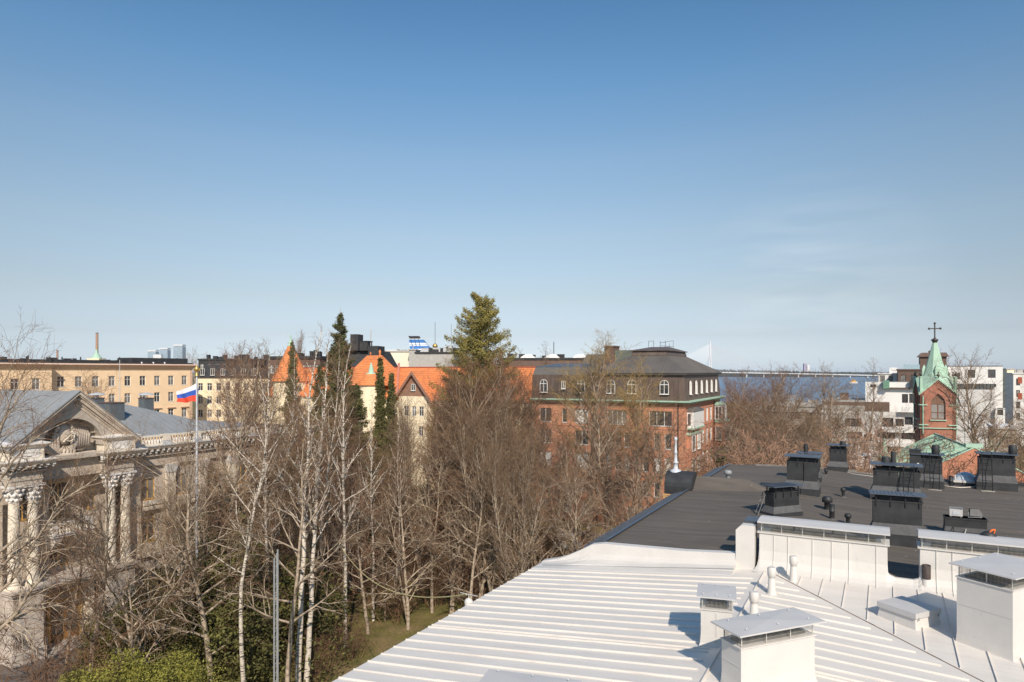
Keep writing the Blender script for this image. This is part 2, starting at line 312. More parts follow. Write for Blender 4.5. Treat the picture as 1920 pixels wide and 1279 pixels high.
def facade(root, m, L, H, holes, x=0, y=0, z=0, rot=0, name='wall', deep=.2, fm='frame_white', z0=0, thick=.35):
    """wall slab in its own frame: x right, y inward, holes = (x, z, w, h, style, glass)"""
    xs = sorted({0, L} | {round(h[0], 3) for h in holes} | {round(h[0] + h[2], 3) for h in holes})
    zs = sorted({z0, H} | {round(h[1], 3) for h in holes} | {round(h[1] + h[3], 3) for h in holes})
    b = MB(); hs = [(round(h[0], 3), round(h[1], 3), round(h[0] + h[2], 3), round(h[1] + h[3], 3)) for h in holes]
    for i in range(len(xs) - 1):
        for j in range(len(zs) - 1):
            cx, cz = (xs[i] + xs[i + 1]) / 2, (zs[j] + zs[j + 1]) / 2
            if any(a < cx < c and bb < cz < d for a, bb, c, d in hs): continue
            b.add([(xs[i], 0, zs[j]), (xs[i + 1], 0, zs[j]), (xs[i + 1], 0, zs[j + 1]), (xs[i], 0, zs[j + 1])], [(0, 1, 2, 3)])
    for a, c, e, g in hs:
        b.add([(a, 0, c), (e, 0, c), (e, 0, g), (a, 0, g), (a, thick, c), (e, thick, c), (e, thick, g), (a, thick, g)], [(0, 4, 5, 1), (1, 5, 6, 2), (2, 6, 7, 3), (3, 7, 4, 0)])
    o = b.build(name, m, root, (x, y, z), rot, recalc=False)
    c, s = math.cos(rot), math.sin(rot)
    for h in holes:
        st = h[4] if len(h) > 4 else 'two'; gm = h[5] if len(h) > 5 else 'glass'; f2 = h[6] if len(h) > 6 else fm
        px, py = h[0], deep - .08
        put_window(root, x + c * px - s * py, y + s * px + c * py, z + h[1], rot, h[2], h[3], st, f2, gm)
    return o
def grid(x0, x1, n, z0, dz, rows, wd, h, style='two', glass=('glass',), rng=None, skip=()):
    out = []
    for r in range(rows):
        for i in range(n):
            if (i, r) in skip: continue
            cx = x0 + (x1 - x0) * (i + .5) / n
            out.append((cx - wd / 2, z0 + r * dz, wd, h, style, (rng.choice(glass) if rng else glass[(i * 7 + r * 3) % len(glass)])))
    return out
def gableroof(b, x0, x1, y0, y1, z0, z1, along='x', hip0=0, hip1=0, t=.15):
    """closed roof solid; ridge along x (or y), hips optional"""
    if along == 'x':
        ym = (y0 + y1) / 2; vs = [(x0, y0, z0), (x1, y0, z0), (x1, y1, z0), (x0, y1, z0), (x0 + hip0, ym, z1), (x1 - hip1, ym, z1)]
        b.add(vs, [(0, 1, 5, 4), (2, 3, 4, 5), (1, 2, 5), (3, 0, 4), (0, 3, 2, 1)])
    else:
        xm = (x0 + x1) / 2; vs = [(x0, y0, z0), (x1, y0, z0), (x1, y1, z0), (x0, y1, z0), (xm, y0 + hip0, z1), (xm, y1 - hip1, z1)]
        b.add(vs, [(1, 2, 5, 4), (3, 0, 4, 5), (0, 1, 4), (2, 3, 5), (0, 3, 2, 1)])
    return b
# ================================================================ ground, water, far shore
def RB(px, py, z=0.):
    d = (CAMZ - z) * F / (py - HZ); return Vector(((px - 960) / F * d, d, z))
def flat(name, pts, z, m, kind='structure', th=.0):
    b = MB(); b.add([(p[0], p[1], z) for p in pts], [tuple(range(len(pts)))])
    o = b.build(name, m, recalc=False)
    if o.data.polygons[0].normal.z < 0: o.data.flip_normals()
    return tag(o, kind=kind)
def embW(t, n, z=0): return W(-56.5 + n, 27.0 + t, z)      # along the mansion's front, n metres out of it
gp = [(-7000, -300), (7000, -300), (7000, 380), (260, 430), (205, 452), (150, 470), (100, 520), (90, 900), (-60, 7000), (-7000, 7000)]
flat('ground', gp, 0, M['grass'])
sea = MB(); sea.add([(-7000, 300, -3), (9000, 300, -3), (9000, 12000, -3), (-7000, 12000, -3)], [(0, 1, 2, 3)]); tag(sea.build('sea', M['water'], recalc=False), kind='structure')
b = MB()
b.prism([(7000, 380), (260, 430), (205, 452), (150, 470), (100, 520), (90, 900), (-60, 7000)] + [(-70, 7000), (78, 900), (90, 515), (146, 462), (205, 444), (260, 422), (7000, 370)], -3.5, -.02)
tag(b.build('shore_wall', M['granite']), kind='structure')
e = lambda t, n: tuple(embW(t, n))[:2]
flat('forecourt', [e(-14, -2), e(-14, 6.2), e(3, 6.2), e(11, 7), e(24, 9.5), e(40, 9), e(40, -2)], .006, M['asphalt'])
flat('street', [e(60, -3), e(60, 70), e(52, 70), e(52, -3)], .006, M['asphalt'])
flat('footpath', [tuple(G(330, 54))[:2], tuple(G(395, 54))[:2], tuple(G(402, 60))[:2], tuple(G(560, 80))[:2], tuple(G(735, 73))[:2], tuple(G(775, 71))[:2], tuple(G(770, 75))[:2], tuple(G(590, 86))[:2], tuple(G(380, 64))[:2]], .010, M['paving'])
b = MB()
for t in range(-14, 24): b.box(t + .01, t + .99, -6.35, -6.2, 0, .12)
tag(b.build('kerb', M['kerb'], loc=embW(0, 0), rz=ROTB), kind='structure')
# leaf litter and last year's grass
rng = np.random.default_rng(5)
n = 26000; c = np.stack([rng.uniform(-30, 8, n), rng.uniform(44, 90, n), np.zeros(n)], 1)
a = rng.uniform(0, 6.28, n); hh = rng.uniform(.05, .22, n)
vs = np.zeros((n, 3, 3)); vs[:, 0] = c + np.stack([np.cos(a) * .03, np.sin(a) * .03, np.zeros(n)], 1); vs[:, 1] = c - np.stack([np.cos(a) * .03, np.sin(a) * .03, np.zeros(n)], 1)
vs[:, 2] = c + np.stack([rng.normal(0, .06, n), rng.normal(0, .06, n), hh], 1)
gm = bpy.data.meshes.new('grass_tufts'); gm.from_pydata(vs.reshape(-1, 3).tolist(), [], np.arange(3 * n).reshape(-1, 3).tolist())
gm.materials.append(mat('dry_grass_blades', (.12, .105, .03), 1, .5, .3)); go = bpy.data.objects.new('grass_tufts', gm); COL.objects.link(go)
tag(go, 'short dry spring grass under the park trees', 'grass', kind='stuff')
# far shore: a low wooded ridge that reads as one mass
def ridge(name, x0, x1, d, depth, zlo, zhi, seed, base=-3, n=900):
    r = np.random.default_rng(seed); b = MB(); 
    hill = lambda x: zlo * (.55 + .25 * math.sin(x * .0016 + seed) + .2 * math.sin(x * .0043 + 2 * seed))
    b.smooth = False
    xs = np.linspace(x0, x1, 60)
    for i in range(59):
        a, c = xs[i], xs[i + 1]; ha, hc = hill(a), hill(c)
        b.add([(a, d, base), (c, d, base), (c, d + depth * .5, hc), (a, d + depth * .5, ha), (c, d + depth, base), (a, d + depth, base)], [(0, 1, 2, 3), (3, 2, 4, 5)])
    for i in range(n * 3):
        x = r.uniform(x0, x1); t = r.uniform(0, .5) ** .8; y = d + depth * t; z = base + (hill(x) - base) * t * 2
        h = r.uniform(.5, 1) * zhi; w_ = h * r.uniform(.18, .45)
        k = 5; ph = r.uniform(0, 6)
        vs = [(x + w_ * math.cos(ph + 6.283 * j / k), y + w_ * math.sin(ph + 6.283 * j / k), z + h * .15) for j in range(k)] + [(x + w_ * .7 * math.cos(ph + .5 + 6.283 * j / k), y + w_ * .7 * math.sin(ph + .5 + 6.283 * j / k), z + h * .65) for j in range(k)] + [(x, y, z + h)]
        b.add(vs, [(j, (j + 1) % k, k + (j + 1) % k, k + j) for j in range(k)] + [(k + j, k + (j + 1) % k, 2 * k) for j in range(k)])
    return b.build(name, mat('far_forest', (.060, .060, .042), 1, .4, .02))
tag(ridge('far_forest', 560, 3600, 2720, 500, 21, 15, 2, n=1700), 'dark wooded shore along the horizon behind the long bridge', 'forest', kind='stuff')
# ================================================================ far landmarks
def bridge():
    t = thing('cable_stayed_bridge', 'white cable-stayed bridge with one tall pylon and a long low deck over the sea', 'bridge', P(1332, 695, 2630))
    org = t.location.copy()
    pts = [(1080, 698.5, 2700), (1332, 699, 2630), (1400, 700, 2590), (1470, 701.2, 2550), (1560, 703, 2500), (1645, 705, 2450), (1730, 707, 2400)]
    pl = [P(*p) - org for p in pts]
    b = MB()
    for a, c in zip(pl[:-1], pl[1:]):
        d = (c - a).normalized(); s = Vector((-d.y, d.x, 0)) * 6
        b.add([a - s, a + s, c + s, c - s, a - s + Vector((0, 0, 3.4)), a + s + Vector((0, 0, 3.4)), c + s + Vector((0, 0, 3.4)), c - s + Vector((0, 0, 3.4))],
              [(0, 1, 2, 3), (4, 7, 6, 5), (0, 3, 7, 4), (1, 5, 6, 2)])
    b.build('deck', M['ferry_white'], t)
    for px in (1400, 1432, 1465, 1497, 1529, 1561, 1594, 1627, 1665):
        f = (px - 1332) / 398; py, d = 699 + 8 * f, 2630 - 230 * f
        p = P(px, py, d) - org; q = MB(); q.box(p.x - 1.6, p.x + 1.6, p.y - 1.6, p.y + 1.6, -org.z - 4, p.z + .2); q.build('pier', M['ferry_white'], t)
    top = P(1332, 640, 2630) - org; base = pl[1]
    b = MB(); legs = Vector((0, 0, 0))
    z0 = -org.z - 3; zt = top.z
    for s in (-1, 1):
        b.tube([(s * 7, s * 3, z0), (s * 5.4, s * 3, base.z), (s * 1.6, 0, zt * .62)], [3.2, 2.6, 2.2], 6)
    b.tube([(0, 0, zt * .60), (0, 0, zt)], [3.4, 2.2], 6); b.build('pylon', M['ferry_white'], t)
    b = MB(); la = (pl[0] - pl[1]); lb = (pl[3] - pl[1]) 
    for k in range(1, 23):
        f = k / 22; h = zt * (.52 + .40 * f)
        for L, e1 in ((la, .22), (lb, 1.0)):
            q = pl[1] + (pl[0] - pl[1]) * (f * .40) if L is la else (pl[1] + (pl[2] - pl[1]) * min(1, f / .45) if f < .45 else pl[2] + (pl[3] - pl[2]) * ((f - .45) / .55))
            b.tube([(0, 0, h), q], .5, 3, cap=False)
    b.build('stay_cables', M['ferry_white'], t)
bridge()
def fartower(name, label, cat, px0, px1, pt, d, parts, group=None):
    t = thing(name, label, cat, G((px0 + px1) / 2, d), 0, group); w_ = (px1 - px0) / F * d; h = CAMZ + (HZ - pt) / F * d
    parts(t, w_, h); return t
GW = mat('blue_grey_curtain_wall', (.36, .45, .52), .3, .2, .06, stretch=(1, 1, 3))
def highrise(t, w_, h):
    b = MB(); b.box(-w_ / 2, w_ / 2, 0, w_ * .8, 0, h * .93)
    for k in range(int(h / 4)): b.box(-w_ / 2 - .3, w_ / 2 + .3, -.3, w_ * .8 + .3, 4 * k, 4 * k + .9)
    b.build('wall', GW, t)
    q = MB(); q.box(-w_ / 2 - .5, w_ / 2 + .5, -.5, w_ * .8 + .5, h * .955, h)
    for s in (-1, 0, 1): q.box(s * w_ * .42 - .8, s * w_ * .42 + .8, 0, 2, h * .93, h * .955)
    q.build('roof_crown', M['ferry_white'], t)
for nm, lb, a, c, y in [('high_rise', 'low pale high-rise far behind the peach building, left of three', 277, 292, 656.5), ('high_rise', 'slim pale high-rise between its lower and its taller neighbour', 299, 314, 652.5), ('high_rise', 'tallest of the three far high-rises, furthest right', 325, 342, 646)]:
    fartower(nm, lb, 'high-rise', a, c, y, 3300, highrise, 'far high-rises on the skyline')
fartower('office_block', 'pale low block joining the feet of two far high-rises', 'office block', 287, 302, 664, 3250, lambda t, w_, h: (MB().box(-w_ / 2, w_ / 2, 0, 20, 0, h * .97).build('wall', M['ferry_white'], t), MB().box(-w_ / 2 + 2, w_ / 2 - 2, 2, 18, h * .97, h).build('plant_room', GW, t)))
LT = mat('lilac_tower', (.40, .33, .42), .7, .1)
fartower('high_rise', 'lilac tower block on the horizon right of the bridge pylon', 'high-rise', 1507.5, 1512.5, 681.5, 6900, lambda t, w_, h: (MB().box(-w_ / 2, w_ / 2, 0, 24, 0, h * .97).build('wall', LT, t), MB().box(-w_ / 3, w_ / 3, 4, 20, h * .97, h).build('plant_room', LT, t)), 'pair of far tower blocks on the horizon')
fartower('high_rise', 'pinkish-white tower block beside the lilac one on the horizon', 'high-rise', 1513.5, 1518.5, 684.5, 6900, lambda t, w_, h: (MB().box(-w_ / 2, w_ / 2, 0, 24, 0, h * .97).build('wall', M['white_render'], t), MB().box(-w_ / 3, w_ / 3, 4, 20, h * .97, h).build('plant_room', M['white_render'], t)), 'pair of far tower blocks on the horizon')
def stack(t, w_, h):
    MB().lathe([(w_ * .5, 0), (w_ * .44, h * .985)], 16).build('shaft', M['tan_brick'], t)
    MB().lathe([(w_ * .46, h * .985), (w_ * .46, h)], 16).build('rim', M['roof_black'], t)
fartower('smokestack', 'tall brick smokestack rising behind the green dome', 'chimney', 179.3, 184.5, 624, 1500, stack)
fartower('smokestack', 'short distant brick smokestack left of the green dome', 'chimney', 105.5, 109.5, 656.5, 1900, stack)
t = thing('domed_tower', 'green copper dome with a golden tip below the tall smokestack', 'church tower', G(181, 620)); z = lambda y: CAMZ + (HZ - y) / F * 620
MB().box(-5.5, 5.5, -5.5, 5.5, 0, z(672)).build('shaft', M['cream'], t)
MB().lathe([(4.2, z(672)), (4.2, z(670)), (3.4, z(669)), (3.0, z(667)), (1.9, z(664)), (1.3, z(662.5)), (1.1, z(660)), (.7, z(656.5)), (.25, z(654.5))], 12).build('dome', M['copper_green'], t)
MB().lathe([(.3, z(654.5)), (.9, z(653.6)), (.5, z(652.5)), (.1, z(650))], 8).build('finial', M['gold'], t)
# tug on the water
t = thing('work_boat', 'yellow and white work boat on the blue water left of the white flats', 'boat', Vector(((1600 - 960) / F * 1340, 1340, -3)), .1)
hull = MB(); n = 9
prof = [(-9.5, 2.2), (-8, 2.6), (0, 2.8), (6, 2.3), (9.5, .2)]
hull.add([(x, -y_, 2.6 + max(0, x) * .06) for x, y_ in prof] + [(x, y_, 2.6 + max(0, x) * .06) for x, y_ in prof] + [(x * .93, -y_ * .7, -.6) for x, y_ in prof] + [(x * .93, y_ * .7, -.6) for x, y_ in prof],
         [tuple(range(5)) + tuple(range(9, 4, -1))] + [(i, i + 1, i + 11, i + 10) for i in range(4)] + [(i + 5, i + 15, i + 16, i + 6) for i in range(4)] + [(0, 10, 15, 5), (4, 9, 19, 14)])
hull.build('hull', M['white_render'], t); MB().box(-5, 5, -2, 2, 2.6, 4.8).box(-1, 3.4, -1.6, 1.6, 4.8, 7).build('superstructure', M['yellow'], t)
MB().box(-.8, 3.45, -1.65, 1.65, 5.6, 6.3).build('windows', M['glass'], t); MB().tube([(0, 0, 7), (0, 0, 10)], .15, 5).tube([(-3, 0, 4.8), (-3, 0, 6.5)], .6, 8).build('mast', M['yellow'], t)

# ================================================================ white-roofed building (near)
ZE = 15.0; VE = -10.85; VR = -3.1; ZR = 15.815; UF = 22.6
z1 = lambda v: ZE + .105 * (v - VE)
z2 = lambda v: ZR - .04 * (v - VR)
KV = 1.104
uval = lambda v: UF - .2 - (v - VR) * KV
z3 = lambda u: ZR + .0362 * (u - (UF - .2))
near = thing('white_roofed_building', 'apartment block with a white seamed metal roof in the foreground', 'building', (0, 0, 0), ROTA)
b = MB()
b.box(VE + .45, 13.5, 3.2, UF + .1, 0, ZE - .25); b.build('wall', M['beige_render'], near)
b = MB(); U0 = 3.0; VX = 14.0
b.smooth = False
# left slope, a closed slab with a small drip edge
b.add([(VE, U0, ZE), (VR, U0, ZR), (VR, UF, ZR), (VE, UF, ZE), (VE, U0, ZE - .06), (VR, U0, ZE - .5), (VR, UF, ZE - .5), (VE, UF, ZE - .06)],
      [(0, 1, 2, 3), (4, 7, 6, 5), (0, 3, 7, 4), (0, 4, 5, 1), (3, 2, 6, 7)])
# right slope down to the valley
vv = VR + (UF - .2 - U0) / KV
b.add([(VR, U0, ZR), (vv, U0, z2(vv)), (VR, UF - .2, ZR)], [(0, 1, 2)])
# rear cross slope
b.add([(VR, UF - .2, ZR), (vv, U0, z2(vv)), (VX, U0, z3(U0)), (VX, UF - .2, ZR), (VX, UF + .6, ZR + .02), (VR, UF + .6, ZR + .02)], [(0, 1, 2, 3), (0, 3, 4, 5)])
b.add([(vv, U0, z2(vv)), (VX, U0, z3(U0)), (VX, U0, ZE - .6), (VR, U0, ZE - .6), (VR, U0, ZR)], [(0, 1, 2, 3, 4)])
b.add([(VX, U0, z3(U0)), (VX, UF + .6, ZR + .02), (VX, UF + .6, ZE - .6), (VX, U0, ZE - .6)], [(0, 1, 2, 3)])
def rib(b, p, q, hgt=.042, wd=.022, up=Vector((0, 0, 1))):
    p = Vector(p); q = Vector(q); d = (q - p).normalized(); s = d.cross(up).normalized() * wd / 2; h = up * hgt; lo = up * -.01
    b.add([p - s + lo, p + s + lo, p + s * .7 + h, p - s * .7 + h, q - s + lo, q + s + lo, q + s * .7 + h, q - s * .7 + h], [(0, 1, 2, 3), (4, 7, 6, 5), (1, 5, 6, 2), (3, 2, 6, 7), (0, 3, 7, 4)])
rr = random.Random(4); u = U0 + .3; k = 0
rows = []
while u < UF - .9:
    rows.append(u); k += 1; u += .5
    if k in (13, 25): rows.append(u - .5 + .17)
for u in rows:
    # a rib is several slightly uneven strokes, as hand-folded seams are
    vs = [VE + .02] + [VE + .02 + (VR - VE - .3) * f + rr.uniform(-.2, .2) for f in (.33, .66)] + [VR - .22]
    us = [u + rr.uniform(-.006, .006) for _ in vs]
    for a in range(3): rib(b, (vs[a], us[a], z1(vs[a])), (vs[a + 1], us[a + 1], z1(vs[a + 1])), .040 + rr.uniform(-.004, .004))
    ve = VR + (UF - .2 - u) / KV - .35
    if ve > VR + .6: rib(b, (VR + .22, u, z2(VR + .22)), (min(ve, VX - .2), u, z2(min(ve, VX - .2))), .036)
rib(b, (VR, U0, ZR), (VR, UF - .5, ZR), .055, .03)
q = 0
v = VR + .42
while v < VX:
    us = max(U0, uval(v) + .1)
    rib(b, (v, us, z3(us)), (v + .02, UF - .25, z3(UF - .25)), .035, .016); v += .60
roof = b.build('roof', M['white_paint'], near, recalc=False)
bpy.context.view_layer.update()
# the dark fold line in the valley and the gutter rope
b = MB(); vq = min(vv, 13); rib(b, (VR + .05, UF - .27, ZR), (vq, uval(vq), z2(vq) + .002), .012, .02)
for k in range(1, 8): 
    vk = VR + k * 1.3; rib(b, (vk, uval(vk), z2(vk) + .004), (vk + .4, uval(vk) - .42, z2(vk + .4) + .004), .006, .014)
b.build('valley_seam', mat('brown_seam_sealant', (.20, .13, .09), .8, .3), near, recalc=False)  # dark brown sealant strip along the valley fold
def loft(b, secs, close=False):
    n = len(secs[0]); vs = [p for s in secs for p in s]; m = len(secs)
    b.add(vs, [(i * n + j, (i + 1) * n + j, (i + 1) * n + j + 1, i * n + j + 1) for i in range(m - 1) for j in range(n - 1)], False)
    b.add(secs[0], [tuple(range(n))]); b.add(secs[-1], [tuple(range(n))[::-1]]); return b
dark_prof = [(-8.55, 15.91), (-5.67, 16.02), (-4.0, 16.12), (-2, 15.97), (0, 15.86), (4, 15.74), (9, 15.76), (18, 15.8)]
def zd(v):
    for (a, za), (c, zc) in zip(dark_prof[:-1], dark_prof[1:]):
        if v <= c: return za + (zc - za) * (v - a) / (c - a)
    return dark_prof[-1][1]
def sect(v, top, ub=UF, base=None, thick=.3):
    zb = (z1(v) if v < VR else ZR) if base is None else base
    h = top - zb
    return [(v, ub - 1.02, zb + .0), (v, ub - .98, zb + .018), (v, ub - .60, zb + min(.06, h * .1)), (v, ub - .58, zb + min(.10, h * .2)), (v, ub - .30, zb + h * .28), (v, ub - .16, zb + h * .5), (v, ub - .12, top), (v, ub + thick - .12, top), (v, ub + thick - .12, zb - .6)]
b = MB(); loft(b, [sect(-10.85, 15.05), sect(-10.3, 15.19), sect(-9.93, 15.33), sect(-9.4, 15.60), sect(-8.94, 15.87), sect(-8.5, 15.96), sect(-5.67, 16.06), sect(-4.0, 16.19)])
b.box(-4.02, -3.45, UF - .16, UF + .2, 15.7, 16.95).add([(-4.02, UF - .16, 16.95), (-3.85, UF - .16, 17.12), (-3.45, UF - .16, 17.12), (-3.45, UF - .16, 16.95), (-4.02, UF + .2, 16.95), (-3.85, UF + .2, 17.12), (-3.45, UF + .2, 17.12), (-3.45, UF + .2, 16.95)], [(0, 3, 2, 1), (4, 5, 6, 7), (0, 1, 5, 4), (1, 2, 6, 5), (2, 3, 7, 6)])
b.build('parapet', M['white_wall'], near)
b = MB(); rib(b, (-10.6, UF - .60, z1(-10.6) + .03), (-4.0, UF - .60, z1(-4.0) + .10), .016, .012); b.build('fold_line', M['grey_plastic'], near, recalc=False)
def screen(x0, x1, y0, y1, z0, z1_, pitch=.027):
    """a wire screen round a rectangle: many thin upright wires and a few rails"""
    b = MB(); r = .0023
    def run(a, c):
        L = math.dist(a, c); n = max(2, int(L / pitch))
        for i in range(n + 1):
            f = i / n; x, y = a[0] + (c[0] - a[0]) * f, a[1] + (c[1] - a[1]) * f
            rr_ = r if i % 22 else .011
            b.add([(x - rr_, y - rr_, z0), (x + rr_, y - rr_, z0), (x, y + rr_, z0), (x - rr_, y - rr_, z1_), (x + rr_, y - rr_, z1_), (x, y + rr_, z1_)], [(0, 1, 4, 3), (1, 2, 5, 4), (2, 0, 3, 5)])
        m = max(2, int((z1_ - z0) / .09))
        for k in range(m + 1):
            zz = z0 + (z1_ - z0) * k / m; b.tube([(a[0], a[1], zz), (c[0], c[1], zz)], .0025, 3, cap=False)
    run((x0, y0), (x1, y0)); run((x1, y0), (x1, y1)); run((x1, y1), (x0, y1)); run((x0, y1), (x0, y0)); return b
def bank(v0, v1, top, label, ub=UF - .05, dv=.0):
    """long flared ventilation bank whose seams run up out of the roof"""
    b = MB(); depth = .78; zb = ZR - .02
    pr = [(-.52, .0), (-.36, .035), (-.2, .13), (-.09, .3), (-.02, .58), (0, 1.0)]
    H = top - zb
    secs = []
    off = (.16, .11, .055, .02, .004, 0)
    for v, s in ((v0, -1), (v0 + .02, 0), (v1 - .02, 0), (v1, 1)):
        secs.append([(v + s * off[i], ub + pr[i][0] * (.8 if s else 1), zb + pr[i][1] * (1.0 if i < 5 else H)) for i in range(6)])
    for s in secs: s += [(s[-1][0], ub + depth, top), (s[-1][0], ub + depth, zb - .3)]
    loft(b, secs)
    n = int((v1 - v0) / .52)
    for i in range(1, n + 1):
        v = v0 + (v1 - v0) * (i - .35 + .15 * math.sin(i * 2.3)) / (n + .3)
        for (a, za), (c, zc) in zip(pr[:-1], pr[1:]):
            za_ = zb + za; zc_ = zb + (zc if zc < 1 else H); p, q = Vector((v, ub + a, za_)), Vector((v, ub + c, zc_)); d = (q - p).normalized(); up = Vector((1, 0, 0)).cross(d) 
            if up.y > 0: up = -up
            rib(b, p, q, .024, .016, up)
    b.box(v0 - .06, v1 + .06, ub - .05, ub + depth + .03, top - .01, top + .02)
    o = b.build('chimney_bank', M['white_wall'], near, recalc=False); tag(o, label)
    screen(v0 + .05, v1 - .05, ub + .04, ub + depth - .04, top + .02, top + .33).build('mesh_screen', M['wire'], o, recalc=False)
    c = MB(); x0, x1, y0, y1 = v0 - .05, v1 + .07, ub - .12, ub + depth + .14
    c.frus(x0, x1, y0, y1, top + .36, x0 + .02, x1 - .02, (y0 + y1) / 2 - .05, (y0 + y1) / 2 + .05, top + .42); c.box(x0, x1, y0, y1, top + .315, top + .36)
    c.build('cover', M['lid'], o)
    k = MB(); k.box(v0 + .3, v1 - .3, ub + .2, ub + depth - .2, top, top + .06); k.build('inner_lining', M['felt_grey'], o)
    return o
bank(-3.32, .20, 16.93, 'long white bank with wire screen and pale cover beside the dark roof edge')
bank(1.02, 7.4, 16.93, 'second long white bank running out of the frame at the right', UF + .12)
b = MB(); loft(b, [[(v, UF + o_, ZR - .02 + h_ * k_) for o_, h_ in ((-.42, 0), (-.24, .03), (-.10, .09), (-.03, .16), (0, .22), (.12, .22), (.2, -.3))] for v, k_ in ((.16, 1.9), (.26, 1.25), (.4, 1.0), (.85, 1.0), (.97, 1.25), (1.06, 1.9))]); b.build('low_parapet', M['white_wall'], near)
def chimney(p, w_, dp, top, rz, zb, lid_h=.22, over=.1, label=None, sheet=1, front_left=True, screen_h=.31):
    """free-standing sheet-clad chimney; p = world point of its front-left foot, on the building's own frame"""
    o0 = Vector(p); loc = Matrix.Rotation(-ROTA, 4, 'Z') @ o0; loc.z = zb
    H = top - zb; b = MB()
    fl = [(.13, -.04), (.05, .04), (.015, .14), (0, .34), (0, H)]
    for (e0, za), (e1, zc) in zip(fl[:-1], fl[1:]): b.frus(-e0, w_ + e0, -e0, dp + e0, za, -e1, w_ + e1, -e1, dp + e1, zc)
    b.box(-.025, w_ + .025, -.025, dp + .025, H - .012, H + .012)
    for k in range(1, sheet): x = w_ * k / sheet; b.box(x - .008, x + .008, -.018, .0, .3, H - .05)
    b.box(-.006, 0, .0, dp, H * .62, H * .62 + .012)
    o = b.build('chimney', M['white_wall'], near, (loc.x, loc.y, zb), rz - ROTA)
    if label: tag(o, label)
    screen(.03, w_ - .03, .03, dp - .03, H + .01, H + screen_h).build('mesh_screen', M['wire'], o, recalc=False)
    c = MB(); xm, ym = w_ / 2, dp / 2; zt = H + screen_h
    c.add([(-over, -over, zt), (w_ + over, -over, zt), (w_ + over, dp + over, zt), (-over, dp + over, zt), (xm, ym, zt + lid_h), (-over, -over, zt - .03), (w_ + over, -over, zt - .03), (w_ + over, dp + over, zt - .03), (-over, dp + over, zt - .03)],
          [(0, 1, 4), (1, 2, 4), (2, 3, 4), (3, 0, 4), (0, 5, 6, 1), (1, 6, 7, 2), (2, 7, 8, 3), (3, 8, 5, 0), (5, 8, 7, 6)])
    for fx in (.08, .5, .92):
        for fy in (.04, .96): c.lathe([(.016, 0), (.006, .02)], 6, (fx * w_, fy * dp, zt + .04))
    c.build('cover', M['lid'], o)
    k = MB(); k.box(.12, w_ - .12, .12, dp - .12, H, H + .05); k.build('flue', M['felt_grey'], o)
    return o
chimney(P(1314, 1213, 15.41), .68, .80, 16.62, R(-17), 15.73, .02, .09, 'small white chimney with curved foot behind the large one', 2)
chimney(P(1389.5, 1300, 13.0), 1.84, .56, 16.70, R(22), 15.70, .03, .15, 'large white chimney with a shallow hipped cover in the front')
chimney(P(1899, 1233, 14.87) , 1.7, 1.18, 17.20, R(27), 15.56, .02, .12, 'tall white chimney with grey shaded side at the right edge of the frame')
chimney(P(905, 1300, 12.05), 1.55, .55, 16.14, R(-16), 15.3, .025, .1, 'white chimney of which only the cover shows at the bottom edge')
# conical roof vents
def vent(px, py, h, label, z, black=False, s=1):
    p = RB(px, py, z); l = Matrix.Rotation(-ROTA, 4, 'Z') @ p; r = .115 * s
    b = MB(); b.lathe([(r * 1.25, -.05), (r, .04), (r * .74, h * .62), (r * .70, h * .63)], 16, sm=True)
    if not black:
        b.lathe([(r * .72, h * .63), (r * 1.02, h * .68), (r * 1.02, h * .95), (r * .8, h)], 16, sm=True)
    o = b.build('vent_pipe', M['white_wall'], near, (l.x, l.y, l.z)); tag(o, label)
    if black: MB().lathe([(r * .86, h * .5), (r * .86, h), (r * .7, h), (r * .7, h * .9)], 16).build('rubber_sleeve', M['copper_brown'] if False else mat('dark_ribbed_sleeve', (.06, .045, .04), .7, .3, 20), o)
    else: MB().lathe([(r * .8, h * .59), (r * .8, h * .63)], 16).build('clamp', M['wire'], o)
vent(1447, 1112, .72, 'white conical vent pipe standing on the ridge', 15.82); vent(1488, 1088, .72, 'white conical vent pipe against the long white bank', 15.80)
vent(1414, 1162, .70, 'white conical vent pipe just behind the large chimney', 15.81); vent(1737, 1111, .78, 'white cone with a dark sleeve right of the gap in the banks', 15.72, True, 1.1)
# roof hatch
l = Matrix.Rotation(-ROTA, 4, 'Z') @ P(1716, 1176, 16.6)
b = MB().frus(-.05, .93, -.05, 1.0, -.16, 0, .88, 0, .95, .16); o = b.build('roof_hatch', M['white_wall'], near, (l.x, l.y, 15.80), R(25) - ROTA)
c = MB(); c.box(-.045, .925, -.045, .995, .165, .30); c.add([(-.045, -.045, .30), (.925, -.045, .30), (.925, .995, .30), (-.045, .995, .30), (.44, .47, .315)], [(0, 1, 4), (1, 2, 4), (2, 3, 4), (3, 0, 4)]); c.build('lid', M['lid'], o)
for q in ((.05, .07, -.065, -.045, .12, .19), (.8, .82, -.065, -.045, .12, .19)): MB().box(*q).build('hinge', M['grey_plastic'], o)
